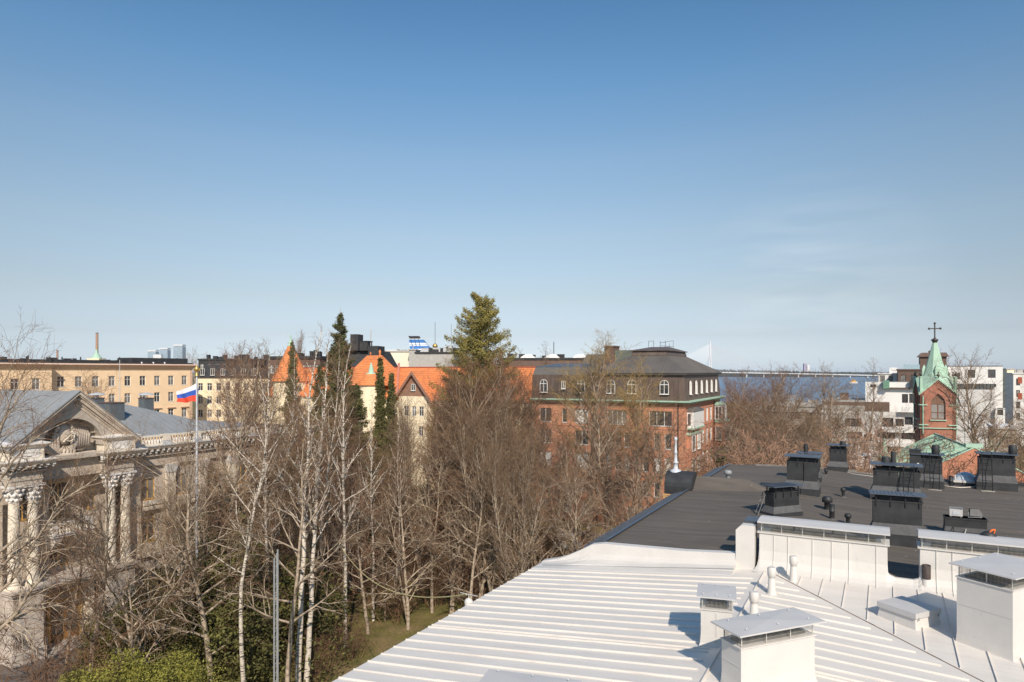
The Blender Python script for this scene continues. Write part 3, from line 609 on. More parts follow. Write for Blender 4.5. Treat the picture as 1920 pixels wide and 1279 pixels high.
# small eave bracket at the white roof's edge
l = W(VE - .1, 17.6, ZE + .02)
b = MB(); b.lathe([(.12, -.12), (.13, .02), (.09, .08), (.02, .11)], 12); o = b.build('gutter_outlet', M['white_wall'], near, (VE - .12, 17.6, ZE))
b = MB(); b.bar((-.3, 0, .22), (.3, .02, .2), .03).bar((0, 0, .1), (0, 0, .24), .03); b.build('bracket', M['wire'], o)
b = MB(); p0 = W(VE - .2, 17.6, ZE + .2); p1 = G(640, 48, 9.6)
pts = [p0 + (p1 - p0) * (k / 24) + Vector((0, 0, -1.2 * 4 * (k / 24) * (1 - k / 24))) for k in range(25)]
b.tube(pts, .025, 5); tag(b.build('rope', mat('pale_yellow_rope', (.62, .52, .25), .8, .2)), 'pale yellow rope sagging from the white roof edge into the trees', 'rope')

# ================================================================ dark-roofed neighbour
dk = thing('dark_roofed_building', 'neighbouring block with a flat dark felt roof full of black chimneys', 'building', (0, 0, 0), ROTA)
UE_ = 45.4; UN = UF + .22
b = MB(); b.box(-8.2, 17.5, UN + .1, UE_ - .2, 0, 15.3); b.build('wall', M['beige_render'], dk)
b = MB(); sec = [[(v, u, z) for v, z in dark_prof] for u in (UN, UE_)]
loft(b, sec); n = len(dark_prof)
b.add([(-8.55, UN, 15.93), (-8.55, UE_, 15.93), (-8.55, UE_, 15.2), (-8.55, UN, 15.2)], [(0, 1, 2, 3)])
b.add([(v, UE_, z) for v, z in dark_prof] + [(18, UE_, 15.2), (-8.55, UE_, 15.2)], [tuple(range(n + 2))])
# felt laps
for u in np.arange(UN + 1.0, UE_, 1.0):
    for (a, za), (c, zc) in zip(dark_prof[:-1], dark_prof[1:]): b.add([(a, u, za + .006), (c, u, zc + .006), (c, u + .97, zc + .0035), (a, u + .97, za + .0035), (a, u, za - .01), (c, u, zc - .01)], [(0, 1, 2, 3), (4, 5, 1, 0)])
b.build('roof', M['bitumen'], dk, recalc=False)
b = MB(); zz = [(-8.47, 16.00), (-8.57, 16.02), (-8.62, 15.9)]
loft(b, [[(v, u, z) for v, z in zz] for u in (UN, UE_)])
b.build('gutter_edge', M['slate_sheet'], dk)
b = MB(); loft(b, [[(-8.55, u, 15.93), (-9.35, u, 15.66), (-9.35, u, 15.58), (-8.55, u, 15.6)] for u in (UN, UE_ - .4)])
for u in np.arange(UN+.1, UE_ - .4, .42): rib(b, (-8.6, u, 15.92), (-9.36, u, 15.665), .05, .03)
b.build('eave_sheet', M['slate_sheet'], dk, recalc=False)
b = MB(); b.box(-6.9, -1.2, UE_ - .02, UE_ + .12, 15.7, 16.08); b.add([(-1.2, UE_ - .02, 15.97), (.0, UE_ - .02, 15.92), (8, UE_ - .02, 15.82), (8, UE_ + .12, 15.82), (.0, UE_ + .12, 15.92), (-1.2, UE_ + .12, 15.97), (-1.2, UE_ - .02, 15.5), (0, UE_ - .02, 15.5), (8, UE_ - .02, 15.5)], [(0, 1, 4, 5), (1, 2, 3, 4), (0, 6, 7, 1), (1, 7, 8, 2)])
b.build('far_edge_flashing', mat('weathered_edge_flashing', (.22, .2, .18), .6, .15), dk)
# barrel dormer at the eave with its low saddle into the roof
b = MB(); uc, ur = 35.35, .72; arc = [(uc - ur * math.cos(math.pi * k / 10), 16.08 + ur * math.sin(math.pi * k / 10)) for k in range(11)]
b.prism(arc + [(uc + ur, 15.0), (uc - ur, 15.0)], -9.75, -8.35, 'x'); o = b.build('dormer', M['black_sheet'], dk); tag(o, 'black barrel-shaped dormer at the eave')
b = MB()
for k in range(4): b.box(-9.80, -9.0, uc - ur - .05, uc - ur - .0, 15.36 + k * .085, 15.42 + k * .085)
b.build('louvre', M['wood_new'], o)
MB().box(-9.9, -8.9, uc - ur - .04, uc + ur, 14.55, 15.3).build('dormer_base', M['slate_sheet'], o)
b = MB(); b.add([(-8.4, 34.9, zd(-8.4)), (-5.3, 35.3, zd(-5.3)), (-4.7, 35.6, zd(-4.7)), (-5.9, 36.0, 16.50), (-8.4, 35.7, 16.55), (-8.4, 38.2, zd(-8.4)), (-5.6, 38.0, zd(-5.6))],
    [(0, 1, 3, 4), (1, 2, 3), (4, 3, 6, 5), (3, 2, 6), (0, 4, 5)]); b.build('dormer_saddle', M['bitumen'], dk)
l = Vector((-9.35, 35.35, 16.79)); b = MB()
b.lathe([(.31, -.1), (.30, 0), (.22, .06), (.12, .10), (.105, .38), (.15, .41), (.15, .45), (.085, .50), (.07, .9), (.09, .93), (.09, .97), (.065, 1.0), (.055, 1.55), (.09, 1.6), (.09, 1.68), (.05, 1.76)], 14); tag(b.build('finial_pipe', M['white_metal'], dk, l), 'tall white turned vent finial on the barrel dormer')
def mushroom(px, py, h, r, z, m='black_sheet', style='ball', label=None):
    l = Matrix.Rotation(-ROTA, 4, 'Z') @ RB(px, py, z)
    pr = {'ball': [(r * .75, -.05), (r * .6, .05), (r * .6, h * .55), (r * .9, h * .62), (r * 1.15, h * .78), (r * .95, h * .95), (r * .4, h)],
          'hat': [(r * .75, -.05), (r * .7, .05), (r * .7, h * .58), (r * 1.25, h * .62), (r * 1.25, h * .86), (r * .9, h)],
          'tube': [(r, -.05), (r, h * .5), (r * 1.12, h * .52), (r * 1.12, h * .58), (r, h * .6), (r, h)]}[style]
    o = MB().lathe(pr, 14, sm=True).build('roof_vent', M[m], dk, l)
    MB().lathe([(r * 1.5, -.03), (r * 1.4, .02), (r * .9, .06)], 14).build('collar', M['felt_grey'], o)
    if label: tag(o, label)
mushroom(1365, 900, .50, .16, 16.35, 'grey_plastic', 'hat', 'light grey mushroom vent on the dormer saddle')
mushroom(1551, 958, .62, .17, 15.93, 'black_sheet', 'hat', 'stout black vent with a pale collar between the chimneys'); mushroom(1560, 974, .62, .10, 15.93, 'black_sheet', 'tube')
mushroom(1590, 984, .45, .12, 15.9); mushroom(1581, 933, .48, .11, 15.93); mushroom(1549, 893, .4, .1, 15.9); mushroom(1783, 914, .62, .10, 15.74, 'black_sheet', 'tube', 'plain black pipe beside the domed skylight')
def dchim(x0, x1, pyb, pyt, dp, rz, z, label, cap=True, ladder=None, barrels=(), parts=1, skirt=True, capup=.22, left_black=True):
    s = (CAMZ - z) / (pyb - HZ); w_ = (x1 - x0) * s; H = (pyb - pyt) * s
    p = RB(x0, pyb, z); l = Matrix.Rotation(-ROTA, 4, 'Z') @ p
    e0 = .13 if skirt else .02; zs = min(.75, H * .46)
    b = MB()
    for k in range(parts):
        xa = w_ * (k / parts) ** .85 + (.02 if k else 0); xb = w_ * ((k + 1) / parts) ** .85
        yo = .0 if k % 2 == 0 else -.05
        b.m = 0; b.box(xa, xb - .01, yo, dp, zs, H); b.m = 0; b.box(xa - e0, xb + e0 * .6, yo - e0, dp + e0, -.1, zs * .55)
        b.m = 1; b.frus(xa - e0, xb + e0 * .6, yo - e0, dp + e0, zs * .55, xa - .005, xb - .005, yo - .005, dp, zs + .02)
    b.m = 0; b.box(-.02, w_ + .02, -.02, dp + .02, H - .06, H + .0)
    o = b.build('chimney', [M['black_sheet'], M['felt_grey']], dk, l, rz - ROTA); tag(o, label)
    if cap:
        c = MB(); c.box(-.12, w_ + .12, -.16, dp + .16, H + capup, H + capup + .035)
        for k in range(int(w_ / .12)): c.box(-.1 + .12 * k, -.08 + .12 * k, -.16, dp + .16, H + capup + .03, H + capup + .05)
        c.build('cover', M['slate_sheet'], o)
        for fx in (.06, .36, .66, .94):
            for y in (-.02, dp - .02): MB().box(w_ * fx - .018, w_ * fx + .018, y - .018, y + .018, H - .22, H + capup).build('cover_post', M['dark_steel'], o)
        c = MB(); c.box(.1, w_ - .1, .1, dp - .1, H, H + .12); c.build('flue', M['roof_black'], o)
    if ladder is not None:
        x, ya = ladder; c = MB()
        for sx in (0, .42): c.bar((x + sx, -.62, -.02), (x + sx, -.12, H + .32), .035)
        n = int((H + .3) / .27)
        for k in range(1, n + 1): f = k / (n + .6); c.bar((x, -.62 + .5 * f, (H + .34) * f), (x + .42, -.62 + .5 * f, (H + .34) * f), .025)
        c.build('ladder', M['dark_steel'], o)
        MB().box(x - .08, x + .5, -.72, -.54, -.02, .025).build('ladder_foot', M['kerb'], o)
    for bx, by, r, h0, h in barrels:
        MB().lathe([(r * .8, h0), (r, h0 + h * .12), (r * 1.06, h0 + h * .5), (r, h0 + h * .85), (r * .9, h0 + h)], 14, (bx, by, 0)).lathe([(r * .5, H * .9), (r * .5, h0)], 8, (bx, by, 0)).build('cowl', M['black_sheet'], o)
    return o
G_ = ROTA
dchim(1451, 1513, 976, 924, .5, R(22), 15.93, 'black chimney with a flat cover nearest the long white bank, ladder at its left side')
b = MB(); p = RB(1418, 974, 15.95); q = p + Vector((.52, .35, 1.0)); 
for sx in (0, .3): b.bar(p + Vector((0, sx * 1.0, 0)), q + Vector((0, sx * 1.0, 0)), .03)
for k in range(1, 5): b.bar(p + (q - p) * k / 5, p + (q - p) * k / 5 + Vector((0, .3, 0)), .025)
tag(b.build('ladder', M['dark_steel']), 'small black ladder leaning on the left side of the near black chimney', 'ladder')
dchim(1475, 1528, 929, 864, .8, G_, 15.95, 'wide black chimney made of joined boxes behind the near left one', parts=2, barrels=())
dchim(1497, 1533, 905, 857, .6, G_, 15.93, 'slender black chimney half hidden behind the joined one', barrels=((.35, .3, .1, 1.35, .75),))
dchim(1555, 1584, 885, 842, .75, G_, 15.9, 'black stepped chimney at the far edge of the dark roof with a cowl', barrels=((.72, .4, .17, 1.35, .5),))
dchim(1637, 1713, 936, 881, .8, G_, 15.86, 'broad black double chimney with a ladder and a thin raised cover', ladder=(1.25, 0), barrels=((.55, 1.0, .19, 1.45, .5), (.86, 1.1, .11, 1.0, 1.2)), parts=2, capup=.26)
dchim(1637, 1717, 1018, 936, .42, G_ + R(4), 15.85, 'large black chimney with flared grey skirt in front of the gap between the banks', capup=.2)
lb = dchim(1772, 1838, 1003, 969, .5, G_ + R(2), 15.78, 'low black box between the large chimney and the right bank', cap=False, skirt=False)
dchim(1712, 1759, 913, 858, .7, G_, 15.78, 'black chimney with a ladder in front of the green church roof', ladder=(.75, 0), barrels=((1.05, .4, .18, 1.75, .5),), capup=.18)
dchim(1836, 1892, 917, 858, .8, G_, 15.75, 'rightmost black chimney with a ladder at its left half', ladder=(.1, 0), barrels=((1.5, .4, .19, 1.8, .55),), capup=.2)
l = Matrix.Rotation(-ROTA, 4, 'Z') @ RB(1706, 913, 15.78); o = MB().box(0, .5, 0, .6, 0, 1.95).box(-.03, .53, -.03, .63, 1.95, 1.99).build('chimney', M['black_sheet'], dk, l); MB().box(.33, .42, -.04, -.005, 1.15, 1.3).build('fuse_box', M['frame_white'], o)
tag(o, 'tall narrow black box attached left of the laddered chimney')
# domed skylight
l = Matrix.Rotation(-ROTA, 4, 'Z') @ RB(1789, 911, 15.73); b = MB().box(0, 1.15, 0, 1.1, -.05, .2); o = b.build('skylight', M['black_sheet'], dk, l); tag(o, 'clear domed skylight on a white kerb')
MB().box(-.03, 1.18, -.03, 1.13, .2, .31).build('frame', M['white_wall'], o)
b = MB(); b.smooth = True; n = 10
vs = [(.03 + 1.09 * i / n, .03 + 1.04 * j / n, .31 + .42 * (math.sin(math.pi * i / n) * math.sin(math.pi * j / n)) ** .55) for j in range(n + 1) for i in range(n + 1)]
b.add(vs, [(j * (n + 1) + i, j * (n + 1) + i + 1, (j + 1) * (n + 1) + i + 1, (j + 1) * (n + 1) + i) for j in range(n) for i in range(n)]); b.build('dome', M['brass_dome'], o)
MB().lathe([(.03, .3), (.05, .42), (.012, .62)], 8, (.05, .1, 0)).build('lightning_tip', M['white_wall'], o)
# cables along the roof
def cable(name, label, pts, r, m, cat='cable'):
    w_ = [RB(x, y, z) for x, y, z in pts]; tag(MB().tube(w_, r, 5).build(name, m), label, cat)
cable('cable', 'pale cable crossing the dark roof from the far chimney', [(1582, 862, 16.6), (1584, 884, 15.98), (1600, 889, 15.95), (1640, 894, 15.9)], .025, M['pale_cable'])
cable('cable', 'pale cable lying on the dark roof beside the domed skylight', [(1762, 908, 15.82), (1776, 912, 15.8), (1800, 914.5, 15.8), (1840, 912.5, 15.8), (1877, 915.5, 15.8)], .03, M['pale_cable'])
tag(MB().box(0, 6, 0, .16, 0, .16).build('timber_beam', M['roof_black'], loc=RB(1899, 910, 15.80), rz=ROTA), 'black beam at the far right edge of the dark roof', 'beam')
# floodlight and junction box on the low box
p = lb.matrix_world.translation; bpy.context.view_layer.update(); p = lb.matrix_world.translation.copy(); H = .82
t = thing('junction_box', 'pale grey electrical box standing on the low black box', 'electrical box', p + Vector((.22, .08, (1003 - 969) * (CAMZ - 15.78) / (1003 - HZ))), ROTA)
MB().box(0, .42, 0, .22, .03, .27).box(.02, .08, .02, .2, 0, .03).box(.34, .40, .02, .2, 0, .03).build('casing', M['lid'], t)
MB().box(.0, .03, .05, .17, .27, .33).box(.39, .42, .05, .17, .27, .33).box(.0, .42, .1, .13, .33, .35).build('handle', M['grey_plastic'], t); MB().box(.1, .3, -.012, 0, .08, .2).build('cover_plate', M['white_metal'], t)
cable('cable', 'black cable hanging from the pale electrical box', [(1786, 962, 16.5), (1786.5, 975, 16.3), (1788, 1003, 15.9)], .014, M['dark_steel'])
t = thing('floodlight', 'black tilted floodlight beside the pale electrical box', 'floodlight', p + Vector((.80, -.22, (1003 - 969) * (CAMZ - 15.78) / (1003 - HZ))), ROTA + .3)
b = MB(); b.frus(0, .4, .0, .14, .08, .04, .36, .1, .2, .32); b.build('lamp_housing', M['dark_steel'], t); MB().bar((-.02, .08, .0), (-.02, .08, .2), .03).bar((.42, .08, .0), (.42, .08, .2), .03).bar((-.02, .08, .01), (.42, .08, .01), .03).build('bracket', M['grey_plastic'], t)
cable('cable', 'thick grey cable hanging from the floodlight', [(1820, 965, 16.5), (1818, 975, 16.32), (1812, 990, 16.1), (1808, 1003, 15.9)], .022, M['wire'])
# slate sheet lying behind the white bank with orange straps, and the tool bag
t = thing('sheet_metal_cover', 'slate-blue sheet cover with orange straps just behind the first white bank', 'metal sheet', W(-3.95, UF + .95, 16.78), ROTA)
MB().box(0, 2.9, 0, .75, .22, .27).build('sheet', M['slate_sheet'], t)
for x, y in ((.25, .1), (.25, .6), (1.5, .1), (2.6, .6)): MB().box(x, x + .06, y, y + .06, -.8, .22).build('leg', M['dark_steel'], t)
for x in (.45, 1.95, 2.3, 2.62): MB().box(x, x + .1, -.02, .78, .265, .30).build('strap', M['orange'], t)
t = thing('tool_bag', 'small black tool bag with an orange grip lying on the right white bank', 'tool bag', RB(1858, 1005, 17.33) + Vector((0, .1, -.02)), -.5)
b = MB(); b.smooth = True; b.lathe([(.2, 0), (.19, .05), (.1, .12), (.02, .15)], 10, sm=True); b.build('bag', M['black_sheet'], t)
MB().tube([(0, -.05, .08), (.08, -.1, .2), (.14, -.06, .2), (.12, .0, .05)], .025, 6).build('grip', M['orange'], t)
# ================================================================ mansion with gabled portico (left)
def mansion():
    E = thing('mansion', 'classical stone mansion with a gabled column portico and grey seamed roof', 'building', embW(0, 0), ROTB)
    Zc, Zk, Ze, Za = 5.6, 13.4, 15.3, 16.5
    def rust(b, x0, x1, y0, y1, z0, z1):
        z = z0; k = 0
        while z < z1 - .1:
            h = min(.55, z1 - z); b.box(x0 + .03, x1 - .03, y0 + .03, y1, z, z + .05); b.box(x0, x1, y0, y1, z + .05, z + h); z += h
    b = MB()
    rust(b, 0, 2.1, 0, 2.4, .9, 5.2); rust(b, 7.2, 9.4, 0, 2.4, .9, 5.2)
    b.box(-.15, 2.25, -.15, 2.4, 0, .9); b.box(7.05, 9.55, -.15, 2.4, 0, .9)
    b.box(-.2, 9.6, -.2, 2.4, 5.2, 5.4); b.box(-.32, 9.72, -.32, 2.4, 5.4, 5.6)
    b.build('portico_base', M['granite'], E)
    rb = MB()
    # ground storey: rusticated wing walls, recessed entrance
    facade(E, M['granite'], 18, 5.4, [(x, 1.6, 1.3, 2.4, 'two', 'glass', 'frame_ochre') for x in (1.8, 5.2, 8.6, 12.0, 15.3)], 9.4, 1.4, 0, 0, 'ground_storey_wall')
    facade(E, M['granite'], 12, 5.4, [(2.2, 1.6, 1.3, 2.4, 'two', 'glass', 'frame_ochre'), (6.5, 1.6, 1.3, 2.4, 'two', 'glass', 'frame_ochre')], -12, 1.4, 0, 0, 'ground_storey_wall')
    b = MB()
    for z in np.arange(.6, 5.2, .55): b.box(9.5, 27.4, 1.36, 1.40, z, z + .44) if False else None
    facade(E, M['stone'], 5.1, 5.2, [], 2.1, 2.0, 0, 0, 'entrance_wall')
    # door with two glazed leaves and side lights
    d = MB(); x0, x1 = 3.55, 5.75
    d.box(x0 - .25, x0, 1.85, 2.0, 0, 3.9).box(x1, x1 + .25, 1.85, 2.0, 0, 3.9).box(x0 - .25, x1 + .25, 1.85, 2.0, 3.3, 3.45).box(x0 - .25, x1 + .25, 1.85, 2.0, 3.9, 4.1)
    o = d.build('door_frame', M['frame_ochre'], E)
    for s in (0, 1):
        d = MB(); a = x0 + s * 1.1; c = a + 1.1
        d.box(a, a + .15, 1.90, 1.97, .1, 3.3).box(c - .15, c, 1.90, 1.97, .1, 3.3).box(a + .15, c - .15, 1.90, 1.97, .1, .7).box(a + .15, c - .15, 1.90, 1.97, 1.55, 1.68).box(a + .15, c - .15, 1.90, 1.97, 2.3, 2.43).box(a + .15, c - .15, 1.90, 1.97, 3.15, 3.3)
        q = d.build('door', M['wood_door'], E); MB().box(a + .15, c - .15, 1.93, 1.95, .7, 3.15).build('pane', M['glass2'], q); MB().tube([(c - .08 if s == 0 else a + .08, 1.86, 1.2), (c - .08 if s == 0 else a + .08, 1.86, 1.7)], .025, 6).build('handle', M['gold'], q)
    MB().lathe([(.2, 0), (.26, .3), (.2, .62), (.05, .7)], 10, (2.6, 1.7, 3.3)).box(2.57, 2.63, 1.7, 2.0, 3.9, 3.98).build('wall_lantern', M['stone_white'], E)
    MB().box(2.4, 6.9, .2, 2.0, 0, .16).box(2.0, 7.2, -.5, .2, 0, .08).build('step', M['kerb'], E)
    MB().box(2.25, 3.1, 1.3, 2.0, .16, 1.0).box(2.35, 2.95, 1.4, 2.0, 1.0, 5.1).build('entrance_pier', M['stone_col'], E); MB().box(6.1, 6.9, 1.3, 2.0, .16, 1.0).box(6.25, 6.75, 1.4, 2.0, 1.0, 5.1).build('entrance_pier', M['stone_col'], E)
    # upper wall
    W1 = [(x, 6.6, 1.25, 2.5, 'arch', 'glass', 'frame_ochre') for x in (1.6, 5.0, 8.4, 11.8, 15.2)] + [(x, 10.4, 1.25, 1.9, 'two', 'glass2', 'frame_ochre') for x in (1.6, 5.0, 8.4, 11.8, 15.2)]
    facade(E, M['stone'], 18, Zk, W1, 9.4, 1.5, 0, 0, 'upper_wall', z0=5.4)
    facade(E, M['stone'], 12, Zk, [(x, z, 1.25, h, 'two', 'glass', 'frame_ochre') for x in (2.2, 6.5) for z, h in ((6.6, 2.5), (10.4, 1.9))], -12, 1.5, 0, 0, 'upper_wall', z0=5.4)
    facade(E, M['stone'], 9.4, 14.4, [(4.0, 6.0, 1.5, 2.7, 'two', 'glass', 'frame_ochre'), (4.0, 9.9, 1.5, 2.9, 'two', 'glass', 'frame_ochre'), (1.6, 10.2, 1.0, 2.3, 'two', 'glass', 'frame_ochre'), (6.7, 10.2, 1.0, 2.3, 'two', 'glass2', 'frame_ochre')], 0, 2.9, 0, 0, 'portico_wall', z0=5.4)
    facade(E, M['stone'], 13, 13.4, [], 27.4, 1.5, 0, R(90), 'end_wall'); facade(E, M['stone'], 14, 13.4, [], 27.4, 14.5, 0, R(180), 'rear_wall')
    b = MB()
    for x in (10.3, 13.7, 17.1, 20.5, 23.9, 27.1):
        q = MB().box(x - .42, x + .42, 1.2, 1.5, 5.63, 12.6).box(x - .52, x + .52, 1.1, 1.5, 5.64, 6.1).build('pilaster', M['stone_col'], E); MB().frus(x - .44, x + .44, 1.15, 1.5, 12.6, x - .62, x + .62, .98, 1.5, 13.4).build('capital', M['stone_white'], q)
    b.box(9.5, 27.5, 1.0, 1.5, 5.38, 5.62)
    for x in (12.0, 15.4, 18.8, 22.2, 25.5): b.box(x - 1.0, x + 1.1, 1.1, 1.5, 9.5, 9.75).box(x - .9, x + 1.0, 1.3, 1.5, 9.9, 10.3)
    b.build('string_course', M['stone_col'], E)
    # columns
    col = [(.43, 0), (.50, .06), (.50, .22), (.42, .34), (.41, .45), (.41, 2.5), (.36, 6.5)]
    cap = [(.37, 6.5), (.42, 6.56), (.38, 6.62), (.44, 6.95), (.52, 7.1), (.46, 7.15), (.50, 7.4), (.64, 7.62)]
    r = random.Random(3)
    for x in (.35, 1.65, 7.65, 8.95):
        o = MB().lathe(col, 20).box(-.52, .52, -.52, .52, -.02, .12).build('column', M['stone_col'], E, (x, .62, Zc))
        b = MB().lathe(cap, 16).box(-.62, .62, -.62, .62, 7.62, 7.78)
        for k in range(8):
            a = k * math.pi / 4
            for z, rr_, s in ((6.72, .44, .13), (7.08, .52, .15), (7.42, .60, .15)):
                a2 = a + (.39 if z == 7.08 else 0); b.lathe([(.0, -s * 1.2), (s * .8, -s * .4), (s, s * .4), (.0, s)], 6, (rr_ * math.cos(a2), rr_ * math.sin(a2), z))
        b.build('capital', M['stone_white'], o)
    # entablature blocks, attic blocks, modillions
    def entab(x0, x1, y0, attic=True, retl=True):
        b = MB()
        b.box(x0, x1, y0 + .1, 2.6, Zk, Zk + .32).box(x0 - .04, x1 + .04, y0 + .04, 2.6, Zk + .32, Zk + .42).box(x0, x1, y0 + .1, 2.6, Zk + .42, Zk + .95)
        b.box(x0 - .18, x1 + .18, y0 - .12, 2.6, Zk + .95, Zk + 1.05)
        b.frus(x0 - .62, x1 + .62, y0 - .58, 2.6, Ze - .35, x0 - .75, x1 + .75, y0 - .72, 2.6, Ze - .12); b.box(x0 - .75, x1 + .75, y0 - .72, 2.6, Ze - .12, Ze - .06)
        b.build('entablature', M['plaster_grey'], E)
        m = MB(); n = max(2, int((x1 - x0 + 1.2) / .46))
        for k in range(n + 1):
            x = x0 - .55 + (x1 - x0 + 1.1) * k / n; m.box(x - .1, x + .1, y0 - .52, y0 + .05, Ze - .52, Ze - .36); m.box(x - .08, x + .08, y0 - .36, y0 + .05, Ze - .68, Ze - .52)
        m.box(x0 - .6, x1 + .6, y0 - .55, y0 + .05, Ze - .37, Ze - .34); m.build('modillions', M['stone_white'], E)
        if attic:
            b = MB(); b.box(x0 - .1, x1 + .1, y0 + .05, 2.6, Ze - .06, Za - .35); b.frus(x0 - .15, x1 + .15, y0, 2.6, Za - .35, x0 - .4, x1 + .4, y0 - .25, 2.6, Za - .1); b.build('attic_block', M['stone_col'], E)
            MB().box(x0 - .42, x1 + .42, y0 - .27, 2.6, Za - .1, Za + .0).frus(x0 - .42, x1 + .42, y0 - .27, 2.6, Za, x0, x1, y0 + .3, 2.6, Za + .12).build('attic_coping', M['stone_white'], E)
            MB().box(x0 + .25, x1 - .25, y0 + .02, y0 + .05, Ze + .1, Za - .45).box(x0 - .75, x1 + .75, y0 - .72, y0 - .0, Ze - .06, Ze - .03).build('attic_panel', M['stone_white'], E)
    entab(-.1, 2.1, .05); entab(7.15, 9.4, .05)
    b = MB(); b.box(2.1, 7.15, 1.2, 3.0, Zk, Ze - .05).box(2.1, 7.15, .9, 1.2, Ze - .2, Ze - .05); b.build('frieze', M['stone'], E)
    # balcony
    b = MB(); b.box(3.2, 6.3, .75, 2.3, 8.75, 8.95).box(3.1, 6.4, .65, 2.3, 8.95, 9.05).box(3.2, 6.3, .75, 1.0, 9.75, 9.9).box(3.2, 3.45, 1.0, 2.3, 9.75, 9.9).box(6.05, 6.3, 1.0, 2.3, 9.75, 9.9).box(3.2, 3.55, .75, 1.05, 9.05, 9.75).box(5.95, 6.3, .75, 1.05, 9.05, 9.75)
    b.frus(3.4, 3.9, 1.0, 2.3, 8.3, 3.35, 3.95, .8, 2.3, 8.75).frus(5.6, 6.1, 1.0, 2.3, 8.3, 5.55, 6.15, .8, 2.3, 8.75).frus(3.5, 3.8, 1.7, 2.3, 7.7, 3.4, 3.9, 1.0, 2.3, 8.3).frus(5.7, 6.0, 1.7, 2.3, 7.7, 5.6, 6.1, 1.0, 2.3, 8.3)
    o = b.build('balcony', M['stone_white'], E); b = MB()
    for x in np.arange(3.75, 5.85, .26): b.lathe([(.06, 0), (.1, .18), (.05, .5), (.07, .7)], 8, (x, .88, 9.05))
    for y in (1.3, 1.6, 1.9, 2.15): b.lathe([(.06, 0), (.1, .18), (.05, .5), (.07, .7)], 8, (3.32, y, 9.05))
    b.build('balusters', M['stone_col'], o)
    # pediment: tympanum with segmental arch
    xa, xb, xm, zb, zt = -.05, 9.35, 4.65, Za - .35, 20.15
    cx, hw, zs, zc = 4.55, 2.35, 16.3, 18.15
    rise = zc - zs; rad = (hw * hw + rise * rise) / (2 * rise); zo = zc - rad
    arc = [(cx + hw * math.cos(math.pi * (1 - k / 16)) , 0) for k in range(17)]
    arc = []
    a0 = math.asin(hw / rad)
    for k in range(17):
        a = -a0 + 2 * a0 * k / 16; arc.append((cx + rad * math.sin(a), zo + rad * math.cos(a)))
    sl = (zt - zb) / (xm - xa)
    b = MB()
    for (p, q) in zip(arc[:-1], arc[1:]):
        top = lambda x: zb + sl * (x - xa) if x < xm else zb + sl * (xb - x)
        b.prism([p, q, (q[0], max(q[1] + .02, top(q[0]))), (p[0], max(p[1] + .02, top(p[0])))], .5, .8, 'y')
        b.add([(p[0], .8, p[1]), (q[0], .8, q[1]), (q[0], 1.9, q[1]), (p[0], 1.9, p[1])], [(0, 1, 2, 3)])
    b.prism([(xa + .1, zb - .3), (cx - hw, zb - .3), (cx - hw, zb + sl * (cx - hw - xa)), (xa + .1, zb)], .5, 1.9, 'y')
    b.prism([(cx + hw, zb - .3), (xb - .1, zb - .3), (xb - .1, zb), (cx + hw, zb + sl * (xb - cx - hw))], .5, 1.9, 'y')
    b.box(cx - hw - .1, cx + hw + .1, 1.9, 2.1, 14.8, 17.5).box(cx - hw * .6, cx + hw * .6, 1.9, 2.1, 17.5, 18.3); b.box(cx - hw, cx + hw, .6, 2.0, 14.9, Ze - .0)
    b.build('tympanum', M['plaster_grey'], E, recalc=False)
    b = MB()
    for k in range(5):
        a = -a0 + 2 * a0 * (k + .5) / 5 * 1; b.lathe([(.0, -.03), (.24, -.02), (.2, .02), (.1, -.05)], 10, (cx + (rad - .02) * math.sin(a), 1.35, zo + (rad - .04) * math.cos(a)))
    b.build('soffit_rosettes', M['stone_col'], E)
    c = MB()
    def rake(x0, z0, x1, z1_):
        L = math.hypot(x1 - x0, z1_ - z0); dx, dz = (x1 - x0) / L, (z1_ - z0) / L; nx, nz = (-dz, dx) if dx > 0 else (dz, -dx)
        if nz < 0: nx, nz = -nx, -nz
        for lo, hi, y in ((-.72, -.5, .42), (-.5, -.38, .30), (-.38, -.16, .05), (-.16, -.08, -.12), (-.08, .1, -.25)):
            c.prism([(x0 + nx * lo, z0 + nz * lo), (x1 + nx * lo, z1_ + nz * lo), (x1 + nx * hi, z1_ + nz * hi), (x0 + nx * hi, z0 + nz * hi)], y, .82, 'y')
    rake(xa - .35, zb - .1, xm, zt + .05); rake(xb + .35, zb - .1, xm, zt + .05)
    c.build('raking_cornice', M['stone'], E)
    c = MB(); t = .06
    for x0 in (xa - .4, xb + .4): 
        L = math.hypot(xm - x0, zt - zb + .2); c.prism([(x0, zb - .02), (xm, zt + .2), (xm, zt + .27), (x0, zb + .06)], -.32, .9, 'y')
    c.build('cornice_capping', M['roof_grey'], E)
    # relief emblem inside the arch
    g = MB(); g.smooth = True
    n, m_ = 18, 10; 
    vs = [(cx - .35 + .62 * math.sin(math.pi * j / m_) * math.cos(2 * math.pi * i / n), 1.25 + .5 * math.sin(math.pi * j / m_) * math.sin(2 * math.pi * i / n), 16.85 + .86 * math.cos(math.pi * j / m_)) for j in range(m_ + 1) for i in range(n)]
    g.add(vs, [(j * n + i, j * n + (i + 1) % n, (j + 1) * n + (i + 1) % n, (j + 1) * n + i) for j in range(m_) for i in range(n)])
    em = g.build('emblem', M['stone'], E); tag(em, 'carved stone emblem of a globe between wheat sheaves')
    s = MB(); s.tube([(cx - .15 + .36 * math.cos(a), .68, 16.7 + .36 * math.sin(a)) for a in np.linspace(-2.6, 1.5, 12)], [.03 + .035 * math.sin(math.pi * k / 11) for k in range(12)], 6).tube([(cx - .15 - .31, .68, 16.52), (cx - .62, .7, 16.3)], .06, 6)
